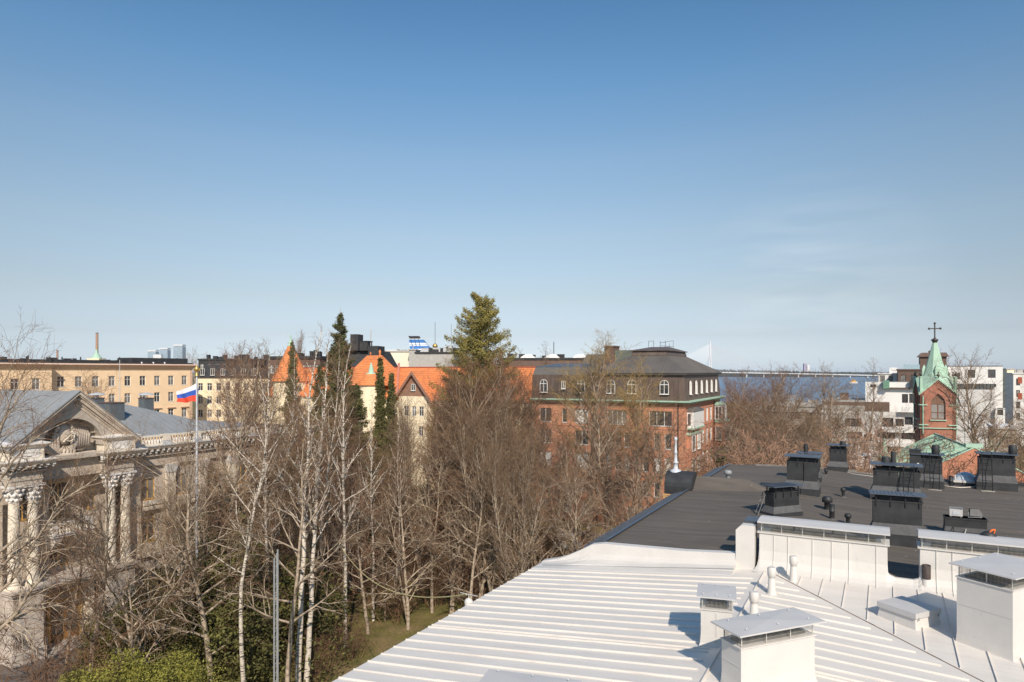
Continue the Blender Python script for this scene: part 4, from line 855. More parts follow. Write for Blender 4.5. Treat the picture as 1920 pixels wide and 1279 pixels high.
    s.tube([(cx - .45, .66, 16.5), (cx + .1, .66, 17.0)], .045, 6).tube([(cx - .02, .64, 17.1), (cx + .2, .64, 16.88)], .09, 6); s.build('sickle_and_hammer', M['stone_col'], em)
    s = MB(); s.smooth = True
    for sd, n_ in ((-1, 7), (1, 8)):
        for k in range(n_):
            f = k / (n_ - 1); bx = cx - .35 + sd * (.55 + 1.25 * f); top = 17.1 - .25 * f * f - (1.1 if sd < 0 and f > .2 else 0) * f - (.0 if sd > 0 else .15)
            s.tube([(cx - .2 + sd * (.3 + .7 * f), 1.1, 15.35), (bx, 1.0, 15.9), (bx + sd * .04, .95, top), (bx - sd * .12, .9, top + .22)], [.14, .17, .13, .03], 8)
    for k in range(9):
        a = 2.2 + .2 * k
    for sd in (-1, 1):
        for k in range(7):
            f = k / 6; x, z = cx - .35 + sd * (.85 * math.cos(f * 1.5 - .55)), 16.75 + .95 * math.sin(f * 1.6 - .8)
            s.lathe([(0, -.2), (.16, -.05), (.13, .1), (0, .24)], 7, (x, 1.0, z))
    for k in range(5): s.tube([(cx - .9 + .28 * k, .9, 15.15), (cx - .8 + .26 * k, .75, 15.6 + .1 * (k % 2)), (cx - .5 + .1 * k, .95, 15.95)], [.16, .13, .06], 7)
    s.tube([(cx - 2.2, .85, 15.2), (cx - 1, .75, 15.25), (cx + .4, .75, 15.2), (cx + 1.9, .85, 15.3)], [.12, .18, .18, .12], 8); s.build('wheat_sheaves', M['stone'], em)
    s = MB()
    for k in range(5):
        a = math.pi / 2 + k * 2 * math.pi / 5; s.add([(cx - .3, 1.25, 17.85), (cx - .3 + .1 * math.cos(a - .63), 1.3, 17.85 + .1 * math.sin(a - .63)), (cx - .3 + .26 * math.cos(a), 1.3, 17.85 + .26 * math.sin(a)), (cx - .3 + .1 * math.cos(a + .63), 1.3, 17.85 + .1 * math.sin(a + .63))], [(0, 1, 2), (0, 2, 3)])
    s.build('star', M['stone_col'], em, recalc=False)
    # roofs
    b = MB(); b.prism([(xa - .38, zb - .05), (xm, zt + .18), (xm, zt), (xa - .2, zb - .15)], .83, 16, 'y').prism([(xm, zt + .18), (xb + .38, zb - .05), (xb + .2, zb - .15), (xm, zt)], .83, 16, 'y').prism([(xa - .1, zb - .1), (xm, zt + .1), (xb + .1, zb - .1)], 15.5, 15.9, 'y')
    for y in np.arange(1.3, 16, .62):
        rib(b, (xa - .36, y, zb - .03), (xm - .05, y, zt + .15), .05, .03); rib(b, (xb + .36, y, zb - .03), (xm + .05, y, zt + .15), .05, .03)
    b.build('portico_roof', M['roof_grey'], E, recalc=False)
    b = MB(); x0, x1, y0, y1, z0, zt2 = 8.2, 21.2, 1.75, 15.5, Za - .45, 18.75
    vs = [(x0, y0, z0), (x1, y0, z0), (x1, y1, z0), (x0, y1, z0), (x0, 8.2, zt2), (13.6, 8.2, zt2)]
    b.add(vs, [(0, 1, 5, 4), (1, 2, 5), (2, 3, 4, 5), (0, 3, 2, 1)])
    for k in range(1, 17):
        x = x0 + k * .62; y_t = 8.2 if x < 13.6 else 8.2 - (x - 13.6) * (8.2 - y0) / (x1 - 13.6); zt_ = z0 + (zt2 - z0) * (y_t - y0) / (8.2 - y0)
        rib(b, (x, y0 + .02, z0), (x, y_t - .05, zt_), .05, .03)
    b.add([(x1 - .2, y0, z0), (27.2, y0, z0), (27.2, y1, z0), (x1 - .2, y1, z0), (x1 - .2, y0, z0 - .3), (27.2, y0, z0 - .3), (27.2, y1, z0 - .3), (x1 - .2, y1, z0 - .3)], [(0, 1, 2, 3), (4, 7, 6, 5), (1, 5, 6, 2), (0, 4, 5, 1)])
    b.build('wing_roof', M['roof_grey'], E, recalc=False)
    b = MB(); b.prism([(1.75, z0), (8.2, zt2), (15.5, z0)], -12, -.3, 'x')
    for k in range(1, 19): rib(b, (-12 + .62 * k, 1.8, z0), (-12 + .62 * k, 8.15, zt2), .05, .03)
    b.build('wing_roof', M['roof_grey'], E, recalc=False)
    def rc(px, py, n_, w_, dp, h, sl_=True):
        p = P(px, py, n_); l_ = Matrix.Rotation(-ROTB, 4, 'Z') @ (p - E.location); o = MB().box(-w_ / 2, w_ / 2, -dp / 2, dp / 2, -1.5, h).build('chimney', mat('slate_chimney_sheet', (.13, .15, .165), .5, .12, 3, .1, .2), E, l_)
        MB().box(-w_ / 2 - .06, w_ / 2 + .06, -dp / 2 - .06, dp / 2 + .06, h, h + .08).build('rim', M['brown_clad'], o); return o
    rc(209, 775, 63, 1.3, 1.9, .95); o = rc(182, 757, 66, .9, .9, .5); MB().lathe([(.75, .85), (.6, .98), (.1, 1.08)], 14).lathe([(.05, .5), (.05, .86)], 6, (.3, .3, 0)).lathe([(.05, .5), (.05, .86)], 6, (-.3, -.3, 0)).build('cowl', M['galv'], o)
    o = rc(274, 770, 76, 1.1, 1.1, 1.35); MB().lathe([(.85, 1.75), (.7, 1.9), (.1, 2.02)], 14).lathe([(.05, 1.3), (.05, 1.77)], 6, (.3, .3, 0)).lathe([(.05, 1.3), (.05, 1.77)], 6, (-.3, -.3, 0)).build('cowl', M['galv'], o)
    # wing entablature and balustrade
    b = MB(); b.box(9.9, 27.5, 1.2, 2.0, 13.4, 14.3).box(9.9, 27.6, .95, 2.0, 14.3, 14.5).frus(9.9, 27.8, .62, 2.0, 14.95, 9.9, 27.9, .5, 2.0, 15.2); b.build('wing_cornice', M['stone'], E)
    MB().box(9.9, 27.9, .48, 2.6, 15.2, 15.27).build('cornice_flashing', M['galv'], E)
    m = MB()
    for x in np.arange(10.3, 27.6, .56): m.box(x - .1, x + .1, .62, 1.2, 14.76, 14.94).box(x - .09, x + .09, .82, 1.2, 14.55, 14.76)
    m.build('modillions', M['stone_white'], E)
    b = MB(); b.box(9.7, 27.4, 1.0, 1.42, 16.0, 16.16).box(9.7, 27.4, 1.05, 1.38, 15.27, 15.4)
    px_ = [10.1, 13.1, 16.3, 19.5, 22.7, 25.9]
    for x in px_: b.box(x - .38, x + .38, .98, 1.46, 15.27, 16.2)
    o = b.build('balustrade', M['stone_col'], E); b = MB()
    for a, c in zip(px_, px_[1:] + [27.6]):
        for x in np.arange(a + .55, c - .42, .285): b.lathe([(.07, 0), (.07, .05), (.115, .2), (.06, .42), (.05, .5), (.08, .6)], 8, (x, 1.2, 15.4))
    b.build('balusters', M['stone_white'], o); b = MB()
    for x in px_: b.frus(x - .5, x + .5, .84, 1.5, 15.27, x - .4, x + .4, .96, 1.5, 15.62)
    b.build('pier_flashing', M['galv'], o)
mansion()
# ================================================================ flagpole and floodlight mast
fp = thing('flagpole', 'tall white flagpole with a gilded eagle-like finial in front of the mansion', 'flagpole', G(369, 52.5))
zt = CAMZ + (HZ - 705) / F * 52.5
MB().lathe([(.16, 0), (.12, 1), (.10, zt * .5), (.06, zt)], 12).build('pole', M['white_metal'], fp); MB().lathe([(.16, 0), (.12, .18), (.05, .25), (.18, .42), (.22, .55), (.1, .72), (.04, .85)], 10, (0, 0, zt)).box(-.26, .26, -.04, .04, zt + .4, zt + .58).build('finial', M['gold'], fp)
MB().lathe([(.45, 0), (.4, .3), (.2, .35)], 12).build('base', M['kerb'], fp)
fl = thing('flag', 'white, blue and red striped flag blowing to the left from the pole', 'flag', P(370, 716, 52.5) + Vector((-.02, 0, 0)))
def fpt(u, v):
    zt_, zb_ = -.72 * u - .10 * math.sin(u * 3.1), -1.52 - .06 * u + .05 * math.sin(u * 8)
    return (-1.42 * u + .07 * math.sin(v * 5 + u * 4), .12 * math.sin(u * 8 + v * 2.5) - .3 * u, zt_ + (zb_ - zt_) * v)
for k, (nm, mt) in enumerate((('white_stripe', 'flag_white'), ('blue_stripe', 'flag_blue'), ('red_stripe', 'flag_red'))):
    b = MB(); b.smooth = True; n, m_ = 16, 4
    for off, rev in ((0, 0), (.008, 1)):
        vs = [tuple(Vector(fpt(i / n, (k + j / m_) / 3)) + Vector((0, off, 0))) for j in range(m_ + 1) for i in range(n + 1)]
        b.add(vs, [(j * (n + 1) + i, j * (n + 1) + i + 1, (j + 1) * (n + 1) + i + 1, (j + 1) * (n + 1) + i)[::-1 if rev else 1] for j in range(m_) for i in range(n)])
    b.build(nm, M[mt], fl, recalc=False)
ms = thing('lattice_mast', 'slim grey galvanised twin-tube mast among the birches', 'mast', G(517.5, 38.5))
h = CAMZ + (HZ - 1018) / F * 38.5; b = MB()
for x in (-.11, .11):
    b.tube([(x, 0, 0), (x * .9, 0, h * (.97 if x > 0 else .93))], .05, 8)
b.tube([(0, .16, 0), (0, .12, h * .95)], .045, 8); b.build('tubes', M['grey_plastic'], ms); b = MB()
z = .3; k = 0
while z < h * .9: b.bar((-.11, 0, z), (.11, 0, z + .0), .025).bar((-.11, 0, z), (0, .15, z + .25), .02).bar((.11, 0, z), (0, .15, z + .25), .02); z += .5
b.build('braces', M['grey_plastic'], ms)
MB().tube([(-.15, 0, h * .5), (-.15, 0, h * .93), (-.1, 0, h)], .02, 5).build('conduit', M['dark_steel'], ms)
wm = thing('flagpole', 'thin bare grey mast rising in front of the peach building', 'mast', G(224.5, 92)); z2_ = CAMZ + (HZ - 669) / F * 92
MB().lathe([(.12, 0), (.08, z2_ * .6), (.035, z2_ - .4)], 8).build('pole', M['lid'], wm); MB().lathe([(.05, z2_ - .4), (.09, z2_ - .2), (.03, z2_)], 8).build('tip', M['dark_steel'], wm)

# ================================================================ peach building
def peach():
    L = 30.4; H = 22.4
    E = thing('apartment_building', 'long peach apartment building with regular white-framed windows and a flat black roof', 'building', W(-136, 70.6, 0), ROTB)
    xs = [1.65 + .8 + 3.25 * i for i in range(9)]; holes = []
    gl = ['glass', 'glass2', 'glass', 'glass2', 'glass2']
    for i, x in enumerate(xs):
        for r_, z in enumerate((18.9, 15.35, 11.7, 8.1, 4.5)): holes.append((x - .65, z, 1.3, 2.0, 'cross', gl[(i * 3 + r_ * 2) % 5]))
    facade(E, M['peach'], L, H, holes)
    q = [(x, z, 1.3, 2.0, 'cross', gl[(k + j) % 5]) for j, x in enumerate((2.2, 5.7, 9.2, 12.7)) for k, z in enumerate((18.6, 15.0, 11.4, 7.8))]
    facade(E, M['peach'], 16, H, q, -16, -1.6, 0, 0, 'wing_wall'); facade(E, M['pink'], 1.6, H, [], 0, -1.6, 0, R(90), 'wing_return')
    facade(E, M['peach'], 13, H, [], L, 0, 0, R(90), 'end_wall'); facade(E, M['peach'], 46, H, [], L, 13, 0, R(180), 'rear_wall')
    facade(E, M['peach'], 14.6, H, [], -16, 13, 0, R(-90), 'end_wall')
    b = MB()
    for z in (10.9, 7.3):
        for i in (4, 5, 6, 7, 8): b.box(xs[i] - 1.0, xs[i] + 1.0, -.25, 0, z + 3.0, z + 3.15)
    b.box(.3, L - .3, -.12, 0, 10.4, 10.6); 
    for z in np.arange(11.4, 22, .7): b.box(L - .6, L + .03, -.06, 0, z, z + .55)
    b.build('string_course', M['cornice_tan'], E)
    b = MB(); b.frus(.05, L + .1, -.2, 13.1, H, .05, L + .5, -.75, 13.5, H + .75).frus(-16.1, .0, -1.8, 13.1, H, -16.5, .0, -2.35, 13.5, H + .75); b.build('cornice', M['cornice_tan'], E)
    b = MB(); b.box(.05, L + .7, -.9, 13.7, H + .75, H + .98).box(-16.7, .02, -2.5, 13.7, H + .76, H + .98); b.build('eaves_gutter', M['pink'], E)
    r = random.Random(8); b = MB(); b.box(-16.2, L + .2, -.2, 13, H + .98, H + 1.3)
    b.box(-10, L - .5, 4, 11, H + 1.3, H + 1.75)
    for k in range(46):
        x = r.uniform(-16, L - 1); y = r.uniform(.8, 10); w_ = r.uniform(.3, 1.5); h = r.uniform(.3, .8); b.box(x, x + w_, y, y + .8, H + 1.2, H + 1.3 + h)
    for k in range(14): x = r.uniform(-14, L); b.tube([(x, 3, H + 1.3), (x, 3, H + 2.1 + r.uniform(0, .4))], .12, 6)
    b.box(17, L - .4, 1, 6, H + 1.3, H + 2.3)
    b.build('roof', M['roof_black'], E)
    b = MB()
    for x in (18.4, 21, 23.6): b.lathe([(.18, 0), (.2, .3), (.05, .4)], 8, (x, -.1, H + 1.05))
    b.build('roof_vent', M['galv'], E)
peach()
# ================================================================ brick mansard block
def brickblock():
    L, D = 23.2, 22.4; Hc = 17.4
    E = thing('brick_building', 'red brick apartment block with a dark copper mansard roof and green eaves', 'building', W(-46.3, 92.5, 0), ROTA)
    rowz = [14.35, 11.2, 7.9, 4.5]; holes = []
    cols = [(1.2, 1.95, ('two', 'two', 'blind', 'two')), (4.9, .8, ('one', None, 'one', None)), (7.0, 2.1, ('blind', 'two', 'blind', 'two'))]
    for x, w_, st in cols:
        for z, s in zip(rowz, st):
            if s: holes.append((x, z, w_, 2.05, 'two' if s == 'blind' else s, 'blind' if s == 'blind' else 'glass'))
    for z, s in zip(rowz, range(4)):
        if s == 0:
            holes += [(12.0, z, 2.9, 2.05, 'four', 'glass2'), (18.1, z, 3.2, 2.05, 'three', 'glass')]
        else:
            g = 'blind' if s == 2 else 'glass'
            holes += [(11.7, z, .95, 2.1, 'one', g), (13.2, z, .85, 2.1, 'one', 'glass'), (14.5, z, .95, 2.1, 'one', g), (17.2, z, .9, 2.1, 'one', 'glass'), (18.8, z, .95, 2.1, 'one', g), (20.3, z, .95, 2.1, 'one', g)]
    for x in (1.3, 5.0, 8.2, 11.6, 14.9, 18.8): holes.append((x, 1.2, 1.5, 1.7, 'two', 'glass2'))
    facade(E, M['brick'], L, Hc, holes)
    eh = []
    for z, gmm in zip(rowz, ('blind', 'blind', 'blind', 'glass')):
        for x in (9.6, 12.3, 15.0): eh.append((x, z, 1.7, 2.1, 'one', 'blind'))
    facade(E, M['brick'], D, Hc, eh, L, 0, 0, R(90), 'end_wall'); facade(E, M['brick'], L, Hc, [], L, D, 0, R(180), 'rear_wall'); facade(E, M['brick'], D, Hc, [], 0, D, 0, R(-90), 'end_wall')
    # bays on the end wall: a corner bay and the far bay
    def bay(y0, y1, pr, z0, z1_, nm='bay_window'):
        b = MB(); b.box(L, L + pr, y0, y1, z0, z1_); o = b.build(nm, M['brick'], E)
        MB().box(L, L + pr + .15, y0 - .15, y1 + .15, z1_, z1_ + .3).build('bay_roof', M['copper_green'], o)
        MB().box(L, L + pr + .1, y0 - .1, y1 + .1, z0 - .2, z0).build('bay_sill', M['copper_green'], o)
        return o
    bay(.6, 7.2, .55, 2, 13.2); bay(18.2, 21.9, 1.5, 0, 13.8)
    w1 = MB().box(L, L + .9, .7, 6.9, 14.2, 16.4).build('oriel_window', M['frame_white'], E); MB().frus(L, L + 1.0, .6, 7.0, 16.4, L, L + .3, 1.2, 6.2, 16.9).build('oriel_roof', M['copper_dark'], w1); MB().frus(L, L + .5, 1.4, 6.0, 13.75, L, L + 1.0, .6, 7.0, 14.0).box(L, L + 1.0, .6, 7.0, 14.0, 14.2).build('oriel_sill', M['copper_green'], w1)
    MB().box(L + .12, L + .5, .685, .7, 14.5, 16.1).build('pane', M['glass'], w1)
    for z in (11.0, 7.8, 4.5):
        put_window(E, L + .64, 1.1, z, R(90), 1.9, 2.1, 'one', 'frame_white', 'glass2'); put_window(E, L + .64, 4.2, z, R(90), 1.9, 2.1, 'one', 'frame_white', 'blind')
        put_window(E, L + 1.59, 18.6, z, R(90), 1.2, 2.2, 'one', 'frame_white', 'glass'); put_window(E, L + 1.59, 20.3, z, R(90), 1.2, 2.2, 'one', 'frame_white', 'blind'); put_window(E, L + .2, 18.11, z, 0, 1.0, 2.2, 'one', 'frame_white', 'glass2')
    ob = MB().box(L, L + 1.2, 18.4, 21.8, 14.2, 16.5).build('oriel_window', M['frame_white'], E); MB().frus(L, L + 1.3, 18.3, 21.9, 16.5, L, L + .5, 19, 21.2, 17).build('oriel_roof', M['copper_green'], ob)
    MB().box(L + .2, L + .5, 18.37, 18.4, 14.4, 16.2).box(L + .7, L + 1.0, 18.37, 18.4, 14.4, 16.2).box(L + 1.2, L + 1.22, 18.8, 20.0, 14.4, 16.2).build('pane', M['glass'], ob)
    b = MB()
    for x in (10.4, 22.2): b.tube([(x, -.12, 0), (x, -.12, Hc)], .08, 6)
    b.tube([(L + .12, 17.5, 0), (L + .12, 17.5, Hc)], .08, 6); b.build('downpipe', mat('dark_downpipe', (.07, .04, .03), .7, .2), E)
    b = MB()
    for z in (16.9, 13.9): b.box(-.02, L + .02, -.08, 0, z, z + .16); b.box(L, L + .08, -.02, 17.3, z, z + .16)
    b.box(-.05, L + .05, -.1, 0, 3.5, 3.75); b.build('string_course', M['brick'], E)
    b = MB(); b.frus(-.1, L + .3, -.35, D + .3, Hc, -.1, L + .75, -.8, D + .75, Hc + .3).box(-.1, L + .8, -.85, D + .8, Hc + .3, Hc + .48); b.build('eaves', M['copper_green'], E)
    # lower mansard (vertical copper storey), then the big hipped roof on its right part
    b = MB(); b.frus(-.05, L + .1, -.2, D + .1, Hc + .48, -.05, L - .25, .15, D - .25, 21.4)
    x_ = .0
    while x_ < L - .4: b.add([(x_, -.21, Hc + .5), (x_ + .05, -.21, Hc + .5), (x_ + .05, .13, 21.4), (x_, .13, 21.4), (x_, -.25, Hc + .5), (x_ + .05, -.25, Hc + .5), (x_ + .05, .09, 21.4), (x_, .09, 21.4)], [(4, 5, 6, 7), (0, 4, 7, 3), (1, 2, 6, 5)]); x_ += .6
    b.build('mansard', M['copper_brown'], E, recalc=False)
    b = MB(); b.box(11.0, L + .15, -.25, D + .2, 21.4, 21.62); b.frus(11.0, L + .3, -.4, D + .35, 21.62, 11.0, L + .3, -.4, D + .35, 21.72)
    b.add([(9.0, -.35, 21.7), (L + .25, -.35, 21.7), (L + .25, D + .3, 21.7), (9.0, D + .3, 21.7), (14.4, 3.6, 24.2), (L - 3.7, 3.6, 24.2), (L - 3.7, 15, 24.2), (14.4, 15, 24.2)], [(0, 1, 5, 4), (1, 2, 6, 5), (2, 3, 7, 6), (3, 0, 4, 7), (4, 5, 6, 7), (0, 3, 2, 1)])
    for k in range(1, 30):
        x0 = 9 + k * .6
        if x0 > L - .2: break
        if x0 < 14.4: yt = -.35 + (x0 - 9) / 5.4 * 3.95
        elif x0 > L - 3.7: yt = -.35 + (L + .25 - x0) / 3.95 * 3.95
        else: yt = 3.6
        rib(b, (x0, -.3, 21.73), (x0, yt, 21.7 + (yt + .35) / 3.95 * 2.5), .05, .035)
    for k in range(1, 37):
        y0 = -.3 + k * .6; yt = (y0 + .35) / 3.95 * 3.95 if y0 < 3.6 else ((D + .3 - y0) / (D - 14.7) * 3.95 if y0 > 15 else 3.95)
        if yt > .2: rib(b, (L + .2, y0, 21.73), (L + .25 - yt, y0, 21.7 + yt / 3.95 * 2.5), .05, .035)
    b.build('hipped_roof', M['copper_dark'], E, recalc=False)
    b = MB(); b.frus(14.3, L - 3.6, 3.5, 15.1, 24.2, 14.5, L - 3.8, 3.7, 15, 24.85); b.box(14.2, L - 3.5, 3.4, 15.2, 24.85, 24.95).add([(14.2, 3.4, 24.95), (L - 3.5, 3.4, 24.95), (L - 3.5, 15.2, 24.95), (14.2, 15.2, 24.95), (15.6, 9.3, 25.6), (L - 4.9, 9.3, 25.6)], [(0, 1, 5, 4), (1, 2, 5), (2, 3, 4, 5), (3, 0, 4)])
    b.build('roof_lantern', M['copper_brown'], E)
    b = MB()
    for x in (15.2, 16.0, 17.0, 17.8): b.bar((x, 9.3, 25.4), (x, 9.3, 26.5), .05)
    b.bar((15.2, 9.3, 26.5), (16, 9.3, 26.5), .04).bar((15.2, 9.3, 26.5), (16, 9.3, 26.5), .04).bar((17, 9.3, 26.2), (19.0, 9.3, 26.5), .04).bar((17, 9.3, 25.8), (19.0, 9.3, 25.6), .04).bar((18.4, 9.3, 25.4), (18.4, 9.3, 26.1), .04).bar((19, 9.3, 25.4), (19, 9.3, 26.5), .04)
    b.build('roof_railing', M['dark_steel'], E)
    # left part: tall steep slate-grey mansard behind the balcony
    b = MB(); b.frus(-.02, 11.2, .3, D - .5, 21.3, .1, 11.2, .8, D - 1.5, 22.5); b.build('left_mansard', M['copper_dark'], E)
    b = MB(); b.box(.1, 11.0, .8, D - 1.5, 22.5, 22.6).frus(0, 10.8, .8, D, 22.6, 2, 10.8, 5, D - 4, 23.1); b.build('left_roof_top', M['slate_sheet'], E)
    b = MB(); b.box(10.8, 13.6, 6.5, 9.5, 22.5, 25.1); o = b.build('lift_house', mat('grey_green_sheet', (.13, .15, .125), .6, .1, 2), E)
    b = MB(); b.box(9.3, 10.8, 6, 8.5, 22, 25.6).box(9.2, 10.9, 5.9, 8.6, 25.6, 25.8); b.build('chimney', M['brown_clad'], E)
    b = MB(); b.frus(5.8, 9.6, 4.5, 9.5, 22.6, 6.6, 9.6, 5.5, 8.5, 24.5); b.build('dormer_roof', M['copper_dark'], E)
    # dormers: arched white windows standing out of the mansard
    for x, w_, st in ((1.4, 1.25, 'arch'), (4.9, .62, 'two'), (7.4, 1.25, 'arch'), (12.0, 1.25, 'arch'), (15.1, 1.25, 'arch'), (19.7, 1.25, 'arch'), (22.6 - 3.6 + 3.2, 0, '')):
        if not w_: continue
        dm = MB()
        hh = 1.95 if st == 'arch' else 1.15; zz = 18.75 if st == 'arch' else 19.3
        if st == 'arch': r = w_ / 2 + .14; dm.prism([(x - .14, zz - .12), (x + w_ + .14, zz - .12), (x + w_ + .14, zz + hh - r)] + [(x + w_ / 2 + r * math.cos(math.pi * k / 8), zz + hh - r + r * math.sin(math.pi * k / 8) + .1) for k in range(9)], -.22, .2, 'y')
        else: dm.box(x - .12, x + w_ + .12, -.16, .2, zz - .1, zz + hh + .12)
        dm.build('dormer_surround', M['copper_brown'], E); put_window(E, x, -.30 if st == 'arch' else -.24, zz, 0, w_, hh, st, 'frame_white', 'glass')
    for k in range(6):
        y = 1.9 + 3.35 * k; put_window(E, L + .12, y, 18.7, R(90), 1.05, 1.9, 'arch', 'frame_white', 'blind')
    b = MB(); b.bar((0, -.7, 18.9), (10.8, -.7, 18.9), .05)
    for x in np.arange(0, 10.9, .18): b.bar((x, -.7, 17.9), (x, -.7, 18.9), .022)
    b.build('balcony_railing', M['dark_steel'], E)
brickblock()
# ================================================================ orange-roofed block between
def orangeblock():
    E = thing('tiled_building', 'cream apartment house with steep orange tiled roofs and a conical corner tower', 'building', W(-112, 101, 0), ROTA)
    # frame: x right, y inward; scale about 11.5 px per metre
    def loc(px, py, yo):
        rx = (px - 960) / F; d = (101 + yo) / (rx * SA + CA); p = P(px, py, d); return Matrix.Rotation(-ROTA, 4, 'Z') @ (p - E.location)
    L = 66; r = random.Random(2)
    holes = grid(1, 65.0, 21, 3.0, 3.3, 4, 1.2, 1.8, 'cross', ('glass', 'glass2', 'glass2'), r)
    facade(E, M['cream'], L, 17.0, holes); facade(E, M['cream'], 13, 17, [], L, 0, 0, R(90), 'end_wall'); facade(E, M['cream'], L, 17, [], L, 13, 0, R(180), 'rear_wall'); facade(E, M['cream'], 13, 17, [], 0, 13, 0, R(-90), 'end_wall')
    b = MB(); b.prism([(-.5, 17.0), (6.5, 22.6), (13.5, 17.0), (13.5, 16.8), (-.5, 16.8)], -.3, L + .2, 'x')
    z = 17.0
    for k in range(1, 24): f = k / 24; b.add([(-.3, -.5 + 7 * f, 17 + 5.6 * f), (L + .2, -.5 + 7 * f, 17 + 5.6 * f), (L + .2, -.5 + 7 * f, 17 + 5.6 * f + .07), (-.3, -.5 + 7 * f, 17 + 5.6 * f + .07), (L + .2, -.5 + 7 * (f + .04), 17 + 5.6 * (f + .04) + .02), (-.3, -.5 + 7 * (f + .04), 17 + 5.6 * (f + .04) + .02)], [(0, 1, 2, 3), (3, 2, 4, 5)])
    b.build('roof', M['tile_orange'], E, recalc=False)
    b = MB(); b.box(-.4, L + .3, 6.3, 6.7, 22.5, 22.75); b.build('ridge', M['tile_red'], E)
    # gable cross house (px 744-815)
    q = loc(779, 703, -1); xg = q.x; w_ = 6.6
    facade(E, M['cream'], w_, 17.4, [(1.2, 13.9, 1.0, 1.7, 'cross', 'glass'), (2.9, 13.9, 1.0, 1.7, 'cross', 'glass2'), (4.5, 13.9, 1.0, 1.7, 'cross', 'glass'), (1.2, 10.4, 1.0, 1.7, 'cross', 'glass2'), (4.4, 10.4, 1.0, 1.7, 'cross', 'glass')], xg - w_ / 2, -1.6, 0, 0, 'gable_wall')
    b = MB(); b.prism([(xg - w_ / 2, 17.4), (xg + w_ / 2, 17.4), (xg, 21.4)], -1.6, -1.3, 'y'); b.build('gable', M['tile_brown'], E)
    put_window(E, xg - .45, -1.68, 18.4, 0, .9, 1.2, 'two', 'frame_white', 'glass')
    b = MB(); b.box(xg - w_ / 2, xg - w_ / 2 + .3, -1.6, 0, 0, 17.4).box(xg + w_ / 2 - .3, xg + w_ / 2, -1.6, 0, 0, 17.4); b.build('gable_returns', M['cream'], E)
    b = MB()
    for s in (-1, 1): b.prism([(xg + s * (w_ / 2 + .7), 16.6), (xg, 21.5), (xg, 21.85), (xg + s * (w_ / 2 + 1.0), 16.7)], -2.1, 5.2, 'y')
    b.build('gable_roof', M['tile_orange'], E)
    b = MB()
    for s in (-1, 1): b.prism([(xg + s * (w_ / 2 + .7), 16.4), (xg, 21.3), (xg, 21.9), (xg + s * (w_ / 2 + 1.15), 16.5)], -2.3, -2.1, 'y')
    b.build('verge_board', M['tile_brown'], E)
    # hipped big roof with ridge spikes (px 655-695) and red firewall (px 745)
    def pyr(px0, px1, pytop, pybot, d, dep, m, nm):
        a, c = loc(px0, pybot, d), loc(px1, pybot, d); t_ = loc((px0 + px1) / 2, pytop, d + dep / 2); w2 = (c.x - a.x) / 2; xm = (a.x + c.x) / 2
        b = MB(); b.add([(a.x, a.y, a.z), (c.x, a.y, a.z), (c.x, a.y + dep, a.z), (a.x, a.y + dep, a.z), (xm - w2 * .35, a.y + dep / 2, t_.z), (xm + w2 * .35, a.y + dep / 2, t_.z)], [(0, 1, 5, 4), (1, 2, 5), (2, 3, 4, 5), (3, 0, 4), (0, 3, 2, 1)])
        for k in range(1, 16):
            f = k / 16; b.add([(a.x + (xm - w2 * .35 - a.x) * f, a.y + dep / 2 * f - .03, a.z + (t_.z - a.z) * f), (c.x + (xm + w2 * .35 - c.x) * f, a.y + dep / 2 * f - .03, a.z + (t_.z - a.z) * f), (c.x + (xm + w2 * .35 - c.x) * f, a.y + dep / 2 * f - .03, a.z + (t_.z - a.z) * f + .08), (a.x + (xm - w2 * .35 - a.x) * f, a.y + dep / 2 * f - .03, a.z + (t_.z - a.z) * f + .08)], [(0, 1, 2, 3)])
        return b.build(nm, m, E, recalc=False), xm, a.y + dep / 2, t_.z
    o, xm, ym, zm = pyr(632, 716, 667, 722, -1.5, 9, M['tile_orange'], 'hipped_roof')
    MB().lathe([(.3, -.3), (.16, .4), (.28, .6), (.18, .9), (.05, 1.1)], 8, (xm + 1.3, ym, zm)).lathe([(.2, -.3), (.1, .3), (.2, .4), (.05, .7)], 8, (xm - 1.0, ym, zm)).build('ridge_finial', M['tile_orange'], o)
    a = loc(742, 700, -.6); a2 = loc(746, 680, 6.5); MB().add([(a.x, -.6, 17.0), (a.x + .5, -.6, 17.0), (a2.x + .5, 6.5, 23.0), (a2.x, 6.5, 23.0), (a.x, -.6, 17.6), (a.x + .5, -.6, 17.6), (a2.x + .5, 6.5, 23.5), (a2.x, 6.5, 23.5)], [(0, 3, 2, 1), (4, 5, 6, 7), (0, 1, 5, 4), (1, 2, 6, 5), (2, 3, 7, 6), (3, 0, 4, 7)]).build('firewall', mat('pink_firewall', (.50, .20, .14), .8, .1), E)
    # small round turret with copper spike (px 696)
    a = loc(696, 720, -.5); h_ = a.z
    MB().lathe([(2.2, 0), (2.2, h_ - .1)], 20, (a.x, a.y, 0)).build('turret', M['cream'], E); MB().lathe([(2.6, h_ - .2), (2.5, h_ + .1), (1.6, h_ + 1.1), (1.0, h_ + 1.9)], 20, (a.x, a.y, 0)).build('turret_roof', M['tile_orange'], E)
    MB().lathe([(1.0, h_ + 1.8), (1.05, h_ + 2.0), (.45, h_ + 2.15), (.5, h_ + 2.6), (.32, h_ + 3.2), (.1, h_ + 4.0)], 14, (a.x, a.y, 0)).build('spire', M['copper_green'], E)
    # conical corner tower (px 545)
    a = loc(545, 712, 1); h_ = a.z; R0 = 3.9; ht = loc(545, 634, 1).z; hc = loc(545, 648, 1).z
    MB().lathe([(R0 - .4, 0), (R0 - .4, h_)], 24, (a.x, a.y, 0)).build('tower', M['cream'], E)
